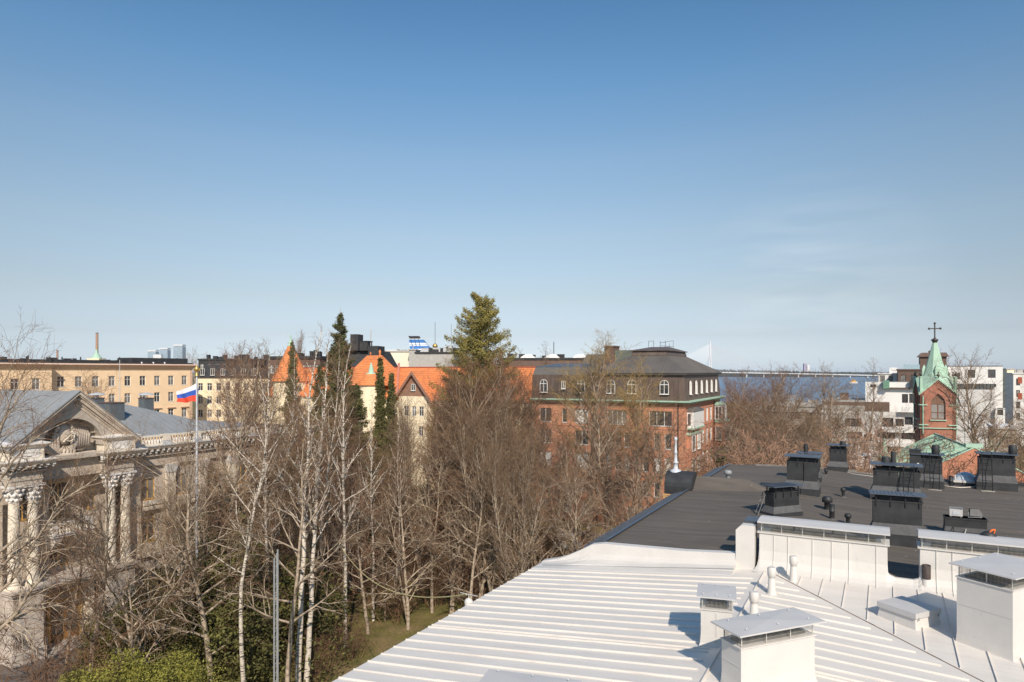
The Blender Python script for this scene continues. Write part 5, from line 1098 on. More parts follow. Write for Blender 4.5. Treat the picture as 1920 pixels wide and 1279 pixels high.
    fr = [(R0 - .55 * 0, h_ - .3)] + [(R0 * (1 - .84 * k / 10) ** 1.08, h_ - .3 + (hc - h_ + .3) * k / 10) for k in range(1, 11)]
    MB().lathe(fr, 28, (a.x, a.y, 0), sm=False).build('tower_roof', M['tile_orange'], E); MB().lathe([(fr[-1][0] + .12, hc - .1), (fr[-1][0] * .6, (hc + ht) / 2), (.12, ht), (.2, ht + .2), (.03, ht + .9)], 16, (a.x, a.y, 0)).build('tower_cap', M['copper_green'], E)
    # eastern tail of the orange roof seen against the brick block
    a = loc(1003, 690, 0)
    b = MB(); b.prism([(-.6, 16.6), (6.5, 22.4), (13.5, 16.6)], L - .0, max(L + 4, a.x), 'x'); b.build('tail_roof', M['tile_orange'], E)
    facade(E, M['cream'], max(L + 4, a.x) - L, 16.7, [], L, 0.1, 0, 0, 'tail_wall'); 
orangeblock()
# ================================================================ generic background blocks
def block(name, label, cat, px0, px1, pytop, d, dep, wallm, roofm, rows=0, cols=0, rot=0, style='cross', roof='flat', wz=3.2, ww=1.2, wh=1.8, glass=('glass', 'glass2'), extras=None, group=None, par=.4, wtop=1.3, fm='frame_white'):
    x0, x1 = (px0 - 960) / F * d, (px1 - 960) / F * d; H = CAMZ + (HZ - pytop) / F * d; c_, s_ = math.cos(rot), math.sin(rot); r1 = (px1 - 960) / F; L = (r1 * d - x0) / (c_ - r1 * s_)
    E = thing(name, label, cat, (x0, d, 0), rot, group); r = random.Random(int(px0))
    holes = [(L * (i + .5) / cols - ww / 2, H - par - wtop - wh - wz * j, ww, wh, style, r.choice(glass)) for i in range(cols) for j in range(rows)] if rows else []
    facade(E, wallm, L, H - par, holes, fm=fm)
    facade(E, wallm, dep, H - par, [], L, 0, 0, R(90), 'side_wall'); facade(E, wallm, L, H - par, [], L, dep, 0, R(180), 'rear_wall'); facade(E, wallm, dep, H - par, [], 0, dep, 0, R(-90), 'side_wall')
    b = MB()
    if roof == 'flat': b.box(-.25, L + .25, -.25, dep + .25, H - par, H)
    elif roof == 'mansard': b.frus(-.3, L + .3, -.3, dep + .3, H - par, 1.5, L - 1.5, 2.5, dep - 2.5, H)
    elif roof == 'gable': gableroof(b, -.4, L + .4, -.4, dep + .4, H - par, H, 'x', 2, 2)
    b.build('roof', roofm, E)
    if extras: extras(E, L, H, dep, r)
    return E, L, H
def clutter(n, h=1.2, m=None):
    def f(E, L, H, dep, r):
        for k in range(n):
            x = r.uniform(.5, L - 2); w_ = r.uniform(.5, 2.2); hh = r.uniform(.4, h); y = r.uniform(.5, dep * .5)
            MB().box(x, x + w_, y, y + r.uniform(.6, 1.6), H - .1, H + hh).box(x - .08, x + w_ + .08, y - .08, y + .6, H + hh, H + hh + .1).build('roof_box', m or M['roof_black'], E)
    return f
block('apartment_building', 'cream house with black mansard floor and dormers right of the peach building', 'building', 367, 505, 683.5, 165, 14, M['cream'], M['roof_black'], 5, 8, R(-6), roof='mansard', par=3.2, extras=lambda E, L, H, dep, r: [clutter(9, 1.1)(E, L, H, dep, r)] + [put_window(E, x, -.1, H - 2.6, 0, 1.1, 1.6, 'two', 'frame_white', 'glass') for x in np.arange(1.2, L - 2, 2.6)])
block('apartment_building', 'row of low dark rooftops crowded with ducts far behind the flag', 'building', 372, 512, 672.5, 240, 16, M['roof_black'], M['roof_black'], 1, 10, R(-4), roof='flat', par=.6, extras=clutter(14, 1.6), glass=('glass2',))
block('apartment_building', 'dark sheet-roofed block behind the orange cone tower', 'building', 502, 600, 668, 150, 14, M['brown_clad'], M['roof_black'], 1, 8, R(-10), par=.6, extras=clutter(7, 1.3), glass=('glass2',))
def blackroof(E, L, H, dep, r):
    b = MB(); b.box(L * .50, L * .63, 1, 4, H, H + 3.6); b.build('vent_tower', M['roof_black'], E)
    MB().box(L * .65, L * .78, 1, 4, H, H + 2.0).box(L * .64, L * .79, .9, 4.1, H + 2, H + 2.15).build('vent_tower', M['roof_black'], E); MB().box(L * .8, L * .96, .5, 5, H - 3.0, H + 1.0).build('roof_box', M['roof_black'], E)
    MB().tube([(L * .78, 3, H), (L * .78, 3, H + 4.6)], .12, 6).build('flue', M['galv'], E); clutter(5, .9)(E, L, H, dep, r)
block('apartment_building', 'black-roofed block with two tall black vent towers above the orange roofs', 'building', 596, 712, 657.5, 150, 14, M['brown_clad'], M['roof_black'], 0, 0, R(-8), roof='mansard', par=4.6, extras=blackroof)
block('warehouse', 'plain cream windowless block beside the striped ship funnel', 'building', 706, 768, 657.5, 230, 30, mat('pale_cream_panels', (.80, .72, .58), .8, .03, .2), M['concrete'], 0, 0, R(-4), par=.5, extras=clutter(3, .8, M['concrete']))
block('warehouse', 'narrow grey concrete shaft at the right end of the cream block', 'building', 766.5, 779, 654.5, 225, 12, M['concrete'], M['concrete'], 0, 0, 0, par=.4, extras=lambda E, L, H, dep, r: MB().tube([(L * .5, 2, H), (L * .5, 2, H + 1.2)], .15, 6).build('flue', M['galv'], E))
def plant(E, L, H, dep, r):
    clutter(8, 1.6)(E, L, H, dep, r); clutter(5, 1.8, M['galv'])(E, L, H, dep, r)
    MB().box(-1.5, 4.2, -1, 2, H - 8, H - 4.3).build('rust_red_wall', M['tile_red'], E)
block('apartment_building', 'dark rooftop with grey ducts under the ship funnel', 'building', 779, 850, 660, 190, 14, M['concrete'], M['roof_black'], 0, 0, R(-5), par=.5, extras=plant)
block('apartment_building', 'grey flat-roofed block with a thin antenna right of the funnel', 'building', 808, 870, 652.5, 235, 14, M['copper_dark'], M['roof_black'], 0, 0, 0, par=.4, extras=lambda E, L, H, dep, r: (MB().tube([(1.2, 2, H), (1.2, 2, H + 9)], .07, 5).build('antenna', M['dark_steel'], E), MB().lathe([(.3, 0), (.9, .4), (.9, 1.0), (.3, 1.6)], 10, (1.2, 2, H)).build('antenna_globe', M['gold'], E), MB().tube([(6.8, 2, H), (6.8, 2, H + 8.3)], .05, 5).build('antenna', M['dark_steel'], E)))
block('apartment_building', 'long dark roofline with white hatches behind the brick mansard', 'building', 940, 1160, 671, 170, 16, M['brown_clad'], M['roof_black'], 0, 0, R(-5), par=.5, extras=lambda E, L, H, dep, r: ([MB().frus(x, x + 4.2, .2, 3, H - .1, x + 1.4, x + 2.8, 1, 2.4, H + .9).build('white_rooflight', M['white_render'], E) for x in (4.5, 10.5, 17.5)], clutter(9, 1.1)(E, L, H, dep, r), MB().tube([(13, 2, H), (13, 2, H + 4)], .1, 6).build('flue', M['roof_black'], E)))
block('house', 'ochre-yellow little facade glimpsed under the orange roof tail', 'building', 985, 1003, 742, 118, 8, M['cream'], M['tile_orange'], 3, 1, R(-28), ww=1.0)
# ferry with striped funnel
t = thing('ferry', 'large white ferry of which the blue and white striped funnel rises over the roofs', 'ship', G(790, 420), 0); s = 420 / F
zz = lambda py: CAMZ + (HZ - py) * s
MB().add([(-55, -12, 0), (60, -12, 0), (60, 12, 0), (-55, 12, 0), (-60, -13, 14), (75, -2, 14), (75, 2, 14), (-60, 13, 14)], [(0, 3, 2, 1), (4, 5, 6, 7), (0, 1, 5, 4), (1, 2, 6, 5), (2, 3, 7, 6), (3, 0, 4, 7)]).build('hull', M['ferry_white'], t)
b = MB(); b.box(-55, 55, -11, 11, 14, 24).box(-40, 40, -10, 10, 24, zz(668)).box(-20, 22, -8, 8, zz(668), zz(657)); b.build('superstructure', M['ferry_white'], t)
xs = lambda px: (px - 790) * s
def sec(y0, y1, xl0, xl1, xr0, xr1, m, nm): MB().prism([(xs(xl0), zz(y0)), (xs(xr0), zz(y0)), (xs(xr1), zz(y1)), (xs(xl1), zz(y1))], -5, 5, 'y').build(nm, m, t)
def edge(y): f = (656 - y) / 25.; return 771 - 2.6 * f, 809.5 - 21 * f ** 1.0
st = [(657, 654.8, 'ferry_white'), (654.8, 649.3, 'ferry_blue'), (649.3, 647.8, 'ferry_white'), (647.8, 646.8, 'ferry_blue'), (646.8, 643.6, 'ferry_white'), (643.6, 637.2, 'ferry_blue'), (637.2, 636, 'ferry_white')]
for k, (a, c, m) in enumerate(st): la, ra = edge(a); lc, rc_ = edge(c); sec(a, c, la, lc, ra, rc_, M[m], 'funnel_band')
b = MB()
for k in range(4): x = xs(769.5 + 5 * k); b.prism([(x, zz(636)), (x + 1.2, zz(636)), (x + .5, zz(630.5)), (x - .9, zz(630.5))], -3, 3, 'y')
b.build('exhaust_pipes', M['roof_black'], t)
b = MB()
for k in range(3): x = xs(775 + 7 * k); b.prism([(x, zz(650)), (x + .35, zz(650)), (x - .6, zz(636.4)), (x - .95, zz(636.4))], -5.05, -5.0, 'y')
b.build('funnel_ribs', mat('dark_rib', (.02, .06, .15)), t)

# ================================================================ church
def church():
    yaw = R(21); d0 = 83.0; zr = 12.5
    apex = P(1827, 841, d0); zr = apex.z
    E = thing('church', 'brick church with a green copper spire, cross and a seamed green nave roof', 'church', (apex.x, apex.y, 0), -yaw)
    # local: x right, y inward (towards the tower); gable at y=0, apex at x=0
    hw, rs = 8.2, .565; Ln = 22
    b = MB(); b.prism([(-hw, 0), (hw, 0), (hw, zr - hw * rs), (0, zr), (-hw, zr - hw * rs)], 0, .5, 'y'); b.build('gable_wall', M['brick_pale'], E)
    MB().box(-hw + .02, -hw + .5, .5, Ln, 0, zr - hw * rs).box(hw - .5, hw - .02, .5, Ln, 0, zr - hw * rs).build('nave_wall', M['brick_ch'], E)
    b = MB()
    for s in (-1, 1):
        b.prism([(0, zr - .12), (s * (hw + .4), zr - .12 - (hw + .4) * rs), (s * (hw + .4), zr - .12 - (hw + .4) * rs - .2), (0, zr - .4)], .5, Ln, 'y')
        y = .7
        while y < Ln: rib(b, (s * (hw + .35), y, zr - .12 - (hw + .35) * rs), (s * .05, y, zr - .14), .09, .05); y += .46
    b.box(-.1, .1, .5, Ln, zr - .2, zr + .02)
    b.build('nave_roof', M['copper_green'], E, recalc=False)
    b = MB()
    for s in (-1, 1): b.prism([(0, zr + .06), (s * (hw + .2), zr + .06 - (hw + .2) * rs), (s * (hw + .2), zr + .2 - (hw + .2) * rs), (0, zr + .22)], -.1, .6, 'y')
    b.box(-.9, .9, -.05, .7, zr + .1, zr + .55) ; b.build('gable_coping', M['copper_green'], E)
    b = MB()
    for y, x in ((4, -1.2), (9.5, -1.2), (15, -1.2)):
        z = zr - .12 + x * rs; b.tube([(x, y, z), (x, y, z + .75)], .12, 6).box(x - .22, x + .22, y - .15, y + .15, z + .7, z + .95)
    b.build('roof_ventilator', M['copper_green'], E)
    def pinn(px, pyt, d, nm='pinnacle'):
        p = Matrix.Rotation(yaw, 4, 'Z') @ (P(px, pyt, d) - E.location)
        o = MB().lathe([(1.0, -3.0), (1.0, -2.75), (.62, -2.55), (.55, -2.3), (.04, 0)], 8, (p.x, p.y, p.z), ph=.39, sm=False).build(nm, M['copper_green'], E); MB().box(p.x - .7, p.x + .7, p.y - .7, p.y + .7, 0, p.z - 3.0).build('pinnacle_shaft', M['brick_ch'], E)
    pinn(1658, 821, 100); pinn(1858, 823, 104)
    # tower
    c = Matrix.Rotation(yaw, 4, 'Z') @ (G(1759, 104.0) - E.location); x0, y0 = c.x, c.y; hw = 2.35; Zt = 18.8
    zf = lambda py: CAMZ + (HZ - py) / F * 104
    zg = zf(711); ze = zf(736)
    # front face with a pointed belfry opening
    w2 = .98; zb, zsp, zap = zf(787), zf(757), zf(738)
    def pa(t): # pointed arch half-width at parameter
        return w2 * math.cos(t * math.pi / 2) ** .8
    n = 8; ar = [(w2 * (1 - (k / n) ** 1.9), zsp + (zap - zsp) * (k / n)) for k in range(n + 1)]
    def face(rotk, wmat, opening=True):
        b = MB(); H = ze
        if opening:
            b.box(-hw, -w2, -hw, -hw + .5, 0, zap).box(w2, hw, -hw, -hw + .5, 0, zap).box(-w2, w2, -hw, -hw + .5, 0, zb)
            for (xa_, za_), (xc_, zc_) in zip(ar[:-1], ar[1:]):
                for s in (-1, 1): b.prism([(s * xa_, za_), (s * w2, za_), (s * w2, zc_), (s * xc_, zc_)], -hw, -hw + .5, 'y')
            b.prism([(-hw, zap), (hw, zap), (hw, ze), (0, zg), (-hw, ze)], -hw, -hw + .5, 'y')
        o = b.build('tower_wall', wmat, E, (x0, y0 + hw, 0), rotk)
        k = MB(); k.prism([(-w2, zb), (w2, zb)] + [(a, z) for a, z in ar] + [(-a, z) for a, z in ar[::-1][1:]], -hw + .32, -hw + .38, 'y'); q = k.build('belfry_shutter', M['frame_dark'] if False else mat('brown_shutter', (.19, .10, .07), .7, .15, 3), E, (x0, y0 + hw, 0), rotk)
        k = MB(); k.box(-.05, .05, -hw + .26, -hw + .32, zb, zap - .2).box(-w2, w2, -hw + .24, -hw + .32, zsp - .08, zsp + .06).box(-w2, -w2 + .1, -hw + .26, -hw + .32, zb, zsp).box(w2 - .1, w2, -hw + .26, -hw + .32, zb, zsp); k.build('shutter_frame', mat('brown_mullion', (.26, .12, .07), .6, .1), q)
        k = MB(); k.box(-.85, -.1, -hw + .28, -hw + .31, zb + .15, zb + .95).box(.1, .85, -hw + .28, -hw + .31, zb + .15, zb + .95).box(-.85, -.1, -hw + .28, -hw + .31, zb + 1.1, zsp - .15).box(.1, .85, -hw + .28, -hw + .31, zb + 1.1, zsp - .15); k.build('louvre_panel', mat('grey_louvre', (.27, .25, .24), .7, .1), q)
        # archivolt: a raised brick hood, string courses, downpipe
        k = MB(); hood = [((w2 + .62) * (1 - (j / n) ** 2.2), zsp + (zap + .75 - zsp) * (j / n)) for j in range(n + 1)]; h2 = [((w2 + .78) * (1 - (j / n) ** 2.2), zsp + (zap + .92 - zsp) * (j / n)) for j in range(n + 1)]
        for a_, b_, c_, d_ in zip(hood[:-1], hood[1:], h2[1:], h2[:-1]):
            for s in (-1, 1): k.prism([(s * a_[0], a_[1]), (s * b_[0], b_[1]), (s * c_[0], c_[1]), (s * d_[0], d_[1])], -hw - .12, -hw, 'y')
        for s in (-1, 1): k.prism([(s * hw, ze - .42), (0, zg - .42), (0, zg - .22), (s * hw, ze - .22)], -hw - .1, -hw, 'y')
        k.build('brick_hood', M['brick_ch'], E, (x0, y0 + hw, 0), rotk)
        k = MB()
        for z, lo, hi in ((zf(759.5), -hw - .1, -1.45), (zf(759.5), 1.45, hw + .1), (zf(788), -w2 - .15, w2 + .15), (zf(797), -hw - .15, -1.3), (zf(797), 1.3, hw + .15), (zf(803), -hw - .25, hw + .25)): k.box(lo, hi, -hw - .22, -hw, z - .07, z + .07)
        MB().tube([(-hw + .32, -hw - .12, ze - .5), (-hw + .32, -hw - .12, zf(815))], .09, 6).build('downpipe', M['copper_green'], E, (x0, y0 + hw, 0), rotk); k.build('copper_string_course', M['copper_green'], E, (x0, y0 + hw, 0), rotk)
    for kk in range(4): face(kk * math.pi / 2, M['brick_ch'])
    # spire: broached octagon over four copper gables
    cx, cy = x0, y0 + hw; b = MB()
    zs0, zs1 = zf(728), zf(641)
    for kk in range(4):
        a = kk * math.pi / 2; ca, sa_ = math.cos(a), math.sin(a)
        def rt(x, y, z): return (cx + x * ca - y * sa_, cy + x * sa_ + y * ca, z)
        o_ = hw + .25
        for s in (-1, 1):
            b.add([rt(s * o_, -o_, ze - .25), rt(0, -o_, zg + .12), rt(0, 0, zg + .5), rt(s * .9, -.9, zf(700)), rt(s * o_, -o_, ze - .45), rt(0, -o_, zg - .1)], [(0, 1, 2, 3), (0, 4, 5, 1)])
    b.build('gablet_roof', M['copper_green'], E, recalc=False)
    b = MB(); b.lathe([(2.05, zf(716)), (1.5, zf(698)), (1.15, zf(682)), (.62, zf(657)), (.30, zf(641))], 8, (cx, cy, 0), ph=math.pi / 8, sm=False)
    b.lathe([(2.2, ze), (2.05, zf(716))], 8, (cx, cy, 0), ph=math.pi / 8, sm=False); b.build('spire', M['copper_green'], E)
    b = MB()
    for kk in range(4):
        a = kk * math.pi / 2; u_, v_ = math.sin(a), -math.cos(a)
        for (px_, ra) in ((0, 1.45),):
            q = (cx + u_ * ra, cy + v_ * ra)
            b.lathe([(.42, zf(704)), (.42, zf(692)), (.05, zf(684))], 4, (q[0], q[1], 0), ph=a + math.pi / 4, sm=False)
        for s in (-1, 1):
            xx, yy = s * (hw - .05), -(hw - .05); X, Y = cx + xx * math.cos(a) - yy * math.sin(a), cy + xx * math.sin(a) + yy * math.cos(a)
            if s == 1: MB().lathe([(.26, ze - .1), (.22, zf(709)), (.28, zf(707)), (.12, zf(706))], 6, (X, Y, 0), sm=False).build('corner_turret', M['copper_green'], E)
    b.build('spire_dormer', M['copper_green'], E)
    b = MB()
    for kk in range(4):
        a = kk * math.pi / 2; xx, yy = 0, -(hw + .1); X, Y = cx + xx * math.cos(a) - yy * math.sin(a), cy + xx * math.sin(a) + yy * math.cos(a)
        b.lathe([(.06, 0), (.06, .35), (.2, .5), (.2, .7), (.05, .85), (.12, 1.0), (.02, 1.15)], 8, (X, Y, zg))
        xx = hw - .05; yy = -(hw - .05); X, Y = cx + xx * math.cos(a) - yy * math.sin(a), cy + xx * math.sin(a) + yy * math.cos(a); b.lathe([(.05, -.1), (.2, .3), (.2, .45), (.03, .8)], 8, (X, Y, zf(706)))
    b.build('finials', mat('dark_bronze', (.09, .08, .07), .5, .2, 4, 0, .5), E)
    b = MB(); z = zf(641); b.lathe([(.30, z - .1), (.34, z + .1), (.5, z + .35), (.52, z + .42), (.2, z + .6), (.1, z + .8)], 10, (cx, cy, 0)).tube([(cx, cy, z + .6), (cx, cy, zf(604.5))], .10, 6)
    zc_ = zf(614.5); ax = .76
    b.tube([(cx - ax, cy, zc_), (cx + ax, cy, zc_)], .09, 6)
    for X, Z in ((cx - ax, zc_), (cx + ax, zc_), (cx, zf(604.5))): b.lathe([(0, -.2), (.17, -.08), (.17, .08), (0, .2)], 6, (X, cy, Z))
    b.build('cross', MATS['dark_bronze'] if 'dark_bronze' in MATS else M['dark_steel'], E)
church()
# ================================================================ white terraced flats on the right
def zf(py, d): return CAMZ + (HZ - py) / F * d
def flats():
    def frame(px0, d0):
        X0 = (px0 - 960) / F * d0
        def x(px): r1 = (px - 960) / F; return (r1 * d0 - X0) / (CA + r1 * SA)
        def z(px, py): return CAMZ + (HZ - py) / F * (d0 - SA * x(px))
        return X0, x, z
    d = 158; X0, x, zq = frame(1540, d)
    E = thing('white_apartment_block', 'white terraced apartment block with roof decks left of the church spire', 'building', (X0, d, 0), ROTA)
    zf = lambda py, d_=None: zq(1650, py)
    # upper storey volume 1622-1722
    facade(E, M['white_render'], x(1724) - x(1622), zf(717, d), [(x(1631) - x(1622), zf(727.5, d), 1.2, .7, 'one', 'glass', 'frame_dark'), (x(1692) - x(1622), zf(756, d), 1.2, 2.0, 'two', 'glass', 'frame_dark'), (x(1706) - x(1622), zf(756, d), 1.3, 2.1, 'two', 'glass', 'frame_dark')], x(1622), 4, 0, 0, 'upper_wall')
    facade(E, M['white_render'], 14, zf(717, d), [], x(1622), 18, 0, R(-90), 'side_wall')
    MB().box(x(1624), x(1726), 4.3, 18, zf(717, d) - .35, zf(717, d) - .1).build('roof', M['concrete'], E)
    MB().box(x(1656), x(1668), 2.5, 5, zf(729, d), zf(714, d)).build('green_screen', mat('green_glass_screen', (.16, .30, .22), .3, .2), E)
    MB().box(x(1666), x(1708), 3.2, 3.6, zf(730, d), zf(727, d)).build('wooden_rail', M['frame_dark'], E)
    MB().box(x(1707), x(1726), 2.9, 5.0, zf(728, d), zf(713, d)).build('dark_penthouse', M['roof_black'], E)
    # lower volume 1540-1724, top 772
    zt = zf(772, d); hl = []
    for px, py, w_, h_ in [(1584, 802, 3.4, 1.9), (1587, 825, 3.2, 1.6), (1654, 800, 2.2, 2.0), (1679, 798, 1.6, 1.6), (1696, 795, 1.6, 1.7), (1654, 822, 2.5, 1.5), (1690, 822, 2.6, 1.5), (1560, 802, 1.4, 1.8), (1620, 828, 1.6, 1.5), (1655, 848, 2.6, 1.3), (1700, 846, 1.9, 1.4)]: hl.append((x(px), zf(py, d), w_, h_, 'two', 'glass', 'frame_dark'))
    facade(E, mat('greyer_white_render', (.66, .63, .60), .9, .05, .4), x(1724), zt, hl, 0, 0, 0, 0, 'lower_wall', deep=.45, thick=.8); facade(E, M['white_render'], 20, zt, [], 0, 20, 0, R(-90), 'side_wall')
    MB().box(.1, x(1724), .1, 20, zt - .5, zt - .15).box(.2, x(1622), .4, .6, zt - .2, zt + 1.2).build('terrace', M['concrete'], E)
    MB().box(.2, x(1668), .62, 18, zt, zf(755, d)).build('set_back_storey', M['brown_clad'], E); MB().box(0, x(1622), .6, 18, zf(755, d), zf(752.5, d)).build('set_back_roof', M['concrete'], E)
    MB().box(x(1573), x(1589), 4, 7, zf(752.5, d), zf(740, d)).box(x(1572), x(1590), 3.8, 7.2, zf(740, d), zf(739, d)).build('chimney', M['tile_red'] if False else M['brown_clad'], E)
    b = MB(); b.bar((x(1590), 4, zf(744, d)), (x(1610), 4, zf(744, d)), .08)
    for px in range(1592, 1612, 6): b.bar((x(px), 4, zf(752, d)), (x(px), 4, zf(744, d)), .06)
    b.build('roof_railing', M['dark_steel'], E)
    b = MB()
    for px0, px1, py in ((1652, 1702, 809), (1652, 1712, 835), (1690, 1722, 770)): b.box(x(px0), x(px1), -1.4, 0, zf(py, d), zf(py, d) + .9)
    b.build('balcony', M['white_render'], E)
    # penthouse row behind: white cubes and brown attic
    d = 200; s = d / F
    block('white_apartment_block', 'small white cubic penthouse flats above the terraced block', 'building', 1647, 1694, 699.5, 200, 12, M['white_render'], M['white_render'], 1, 3, ROTA, style='two', ww=1.2, wh=1.8, par=.3, wtop=.4, fm='frame_dark', extras=lambda E, L, H, dep, r: MB().box(L * .44, L * .76, 1, 6, H, H + 1.6).box(L * .55, L * .72, .9, 1, H + .8, H + 1.4).build('penthouse', M['white_render'], E))
    block('brown_apartment_block', 'brown-clad block with a glass screen behind the church spire', 'building', 1684, 1800, 692, 185, 14, M['brown_clad'], M['brown_clad'], 1, 6, ROTA, style='two', par=.4, wtop=1.2, fm='frame_dark', extras=lambda E, L, H, dep, r: (
        MB().box(L * .37, L * .80, 2, 9, H, H + 3.3).build('tower_room', M['brown_clad'], E), MB().frus(L * .33, L * .84, 1.4, 9.6, H + 3.3, L * .40, L * .80, 2.4, 8.6, H + 4.4).build('tower_room_roof', M['brown_clad'], E), MB().box(L * .52, L * .62, 4, 6, H + 4.4, H + 5.0).build('vent_box', M['frame_dark'], E),
        MB().box(L * .09, L * .36, .6, .66, H, H + 1.2).build('glass_screen', M['clear'], E), MB().tube([(L * .70, 4, H + 4.2), (L * .72, 4, H + 5.6), (L * .76, 4, H + 5.2), (L * .74, 4, H + 4.2)], .05, 5).build('satellite_frame', M['galv'], E)))
    # right white block
    d = 145; X0, x, zq2 = frame(1781, d)
    E = thing('white_apartment_block', 'big white apartment block with a roof terrace right of the church spire', 'building', (X0, d, 0), ROTA)
    zf = lambda py, d_=None: zq2(1835, py)
    hl = [(x(px), zf(py, d), w_, h_, 'two', 'glass', 'frame_dark') for px, py, w_, h_ in [(1795, 712, 1.0, 1.4), (1821, 709, 1.3, 1.75), (1860, 709, 1.35, 1.8), (1852, 727, 2.2, .7)]]
    facade(E, M['white_render'], x(1889), zf(686.5, d), hl, 0, 6, 0, 0, 'upper_wall'); MB().box(-.05, x(1889) + .05, 5.9, 18, zf(686.5, d), zf(685.8, d)).build('roof', M['dark_steel'], E)
    facade(E, M['white_render'], 12, zf(686.5, d), [(3, zf(740, d), 1, 2, 'one', 'glass', 'frame_dark')], x(1889), 6, 0, R(90), 'side_wall'); facade(E, M['white_render'], 16, zf(686.5, d), [], 0, 20, 0, R(-90), 'side_wall')
    facade(E, mat('grey_white_render', (.62, .60, .58), .9, .06, .4), x(1868), zf(731, d), [], 0, 2, 0, 0, 'lower_wall'); MB().box(0, x(1868), 2.1, 6, zf(731, d) - .3, zf(731, d) - .1).build('terrace', M['concrete'], E)
    MB().box(0.1, x(1866), 2.1, 2.14, zf(731, d), zf(720, d)).build('terrace_screen', mat('smoked_glass', (.10, .11, .11), .15, .3), E)
    b = MB()
    for px in range(1783, 1868, 7): b.bar((x(px), 2.05, zf(731, d)), (x(px), 2.05, zf(719, d)), .06)
    b.build('terrace_posts', M['dark_steel'], E)
    facade(E, M['white_render'], x(1886) - x(1868), zf(768, d), [(.3, zf(778, d), 1.0, 1.5, 'one', 'glass', 'frame_dark')], x(1868), 1, 0, 0, 'bay_wall'); MB().box(x(1868), x(1886), 1, 6, zf(768, d), zf(766, d)).build('bay_roof', M['concrete'], E)
    block('white_apartment_block', 'white block with rust-red window panels at the far right edge', 'building', 1900, 1990, 699, 190, 14, M['white_render'], M['white_render'], 4, 5, ROTA, style='one', ww=.9, wh=1.9, par=.3, fm='frame_dark', glass=('glass', 'glass2'), extras=lambda E, L, H, dep, r: (MB().box(1.0, 2.0, -.04, 0, H - 3.0, H - 1.2).build('rust_panel', M['tile_red'], E), MB().box(1.0, 2.0, -.05, 0, H - 7.4, H - 5.6).build('rust_panel', M['tile_red'], E), clutter(4, 1.0, M['concrete'])(E, L, H, dep, r)))
    block('apartment_building', 'narrow ochre block between the two white blocks', 'building', 1888, 1903, 691, 200, 12, M['cream'], M['concrete'], 4, 1, ROTA, style='two', ww=.9, par=.3)
    block('low_building', 'low concrete and glass building half hidden by bare trees near the shore', 'building', 1400, 1552, 757, 175, 16, M['concrete'], M['concrete'], 2, 12, ROTA, style='two', ww=2.0, wh=1.7, par=.5, fm='frame_dark', extras=clutter(6, 1.0, M['concrete']))
    block('low_building', 'low grey sheet-roofed hall behind the thicket', 'building', 1420, 1500, 741, 215, 14, M['concrete'], M['roof_grey'], 1, 8, ROTA, style='two', ww=2, wh=1.4, par=2.0, roof='gable', fm='frame_dark')
    block('house', 'beige low house at the foot of the big bare tree on the right', 'building', 1866, 1905, 800, 120, 9, M['beige_render'], M['white_render'], 1, 3, ROTA, ww=1.2, wh=1.3, par=.4)
flats()
# parked vehicles seen through the trunks
def car(loc_, rz, m, label, van=False):
    t = thing('parked_car', label, 'car', loc_, rz); h = 1.9 if van else 1.42
    body = [(-2.1, .35), (-2.15, .8), (-1.95, 1.0 if not van else h * .93), (-1.5, h - .02), (.55 if not van else .9, h), (1.15 if not van else 1.35, .95), (2.05, .82), (2.15, .4)]
    MB().prism(body, -.86, .86, 'y').build('body', m, t)
    MB().prism([(-1.6, .98), (-1.4, h - .12), (.45, h - .1), (.95, .98)], -.875, .875, 'y').build('windows', M['glass'], t)
    for x in (-1.35, 1.35):
        for y in (-.8, .8):
            q = MB(); q.tube([(x, y - .1, .32), (x, y + .1, .32)], .32, 14); o = q.build('wheel', M['roof_black'], t); MB().tube([(x, y - .115, .32), (x, y + .115, .32)], .18, 10).build('rim', M['galv'], o)
    for y in (-.62, .62): MB().box(2.08, 2.16, y - .15, y + .15, .62, .76).build('headlight', M['lid'], t)
car(G(1058, 84), R(-24), M['ferry_white'], 'white parked van seen through the trunks before the brick block', True)
car(G(1075, 88), R(-28), M['dark_steel'], 'dark parked car behind the white van before the brick block')
car(G(1905, 92), R(60), M['galv'], 'silver parked car under the bare trees at the right edge')
# lamp posts and small poles
def lamp(px, pyt, d, label):
    h = CAMZ + (HZ - pyt) / F * d; t = thing('street_lamp', label, 'street lamp', G(px, d)); MB().lathe([(.11, 0), (.08, 1), (.05, h)], 8).build('pole', M['white_metal'], t); MB().box(-.6, .05, -.08, .08, h - .05, h + .06).frus(-.75, -.3, -.12, .12, h - .12, -.7, -.35, -.1, .1, h + .08).build('lamp_head', M['white_metal'], t)
lamp(1632, 852, 62, 'white street lamp behind the dark roof, left of the broad black chimney')
lamp(1809, 752, 96, 'thin white pole in front of the big white block')
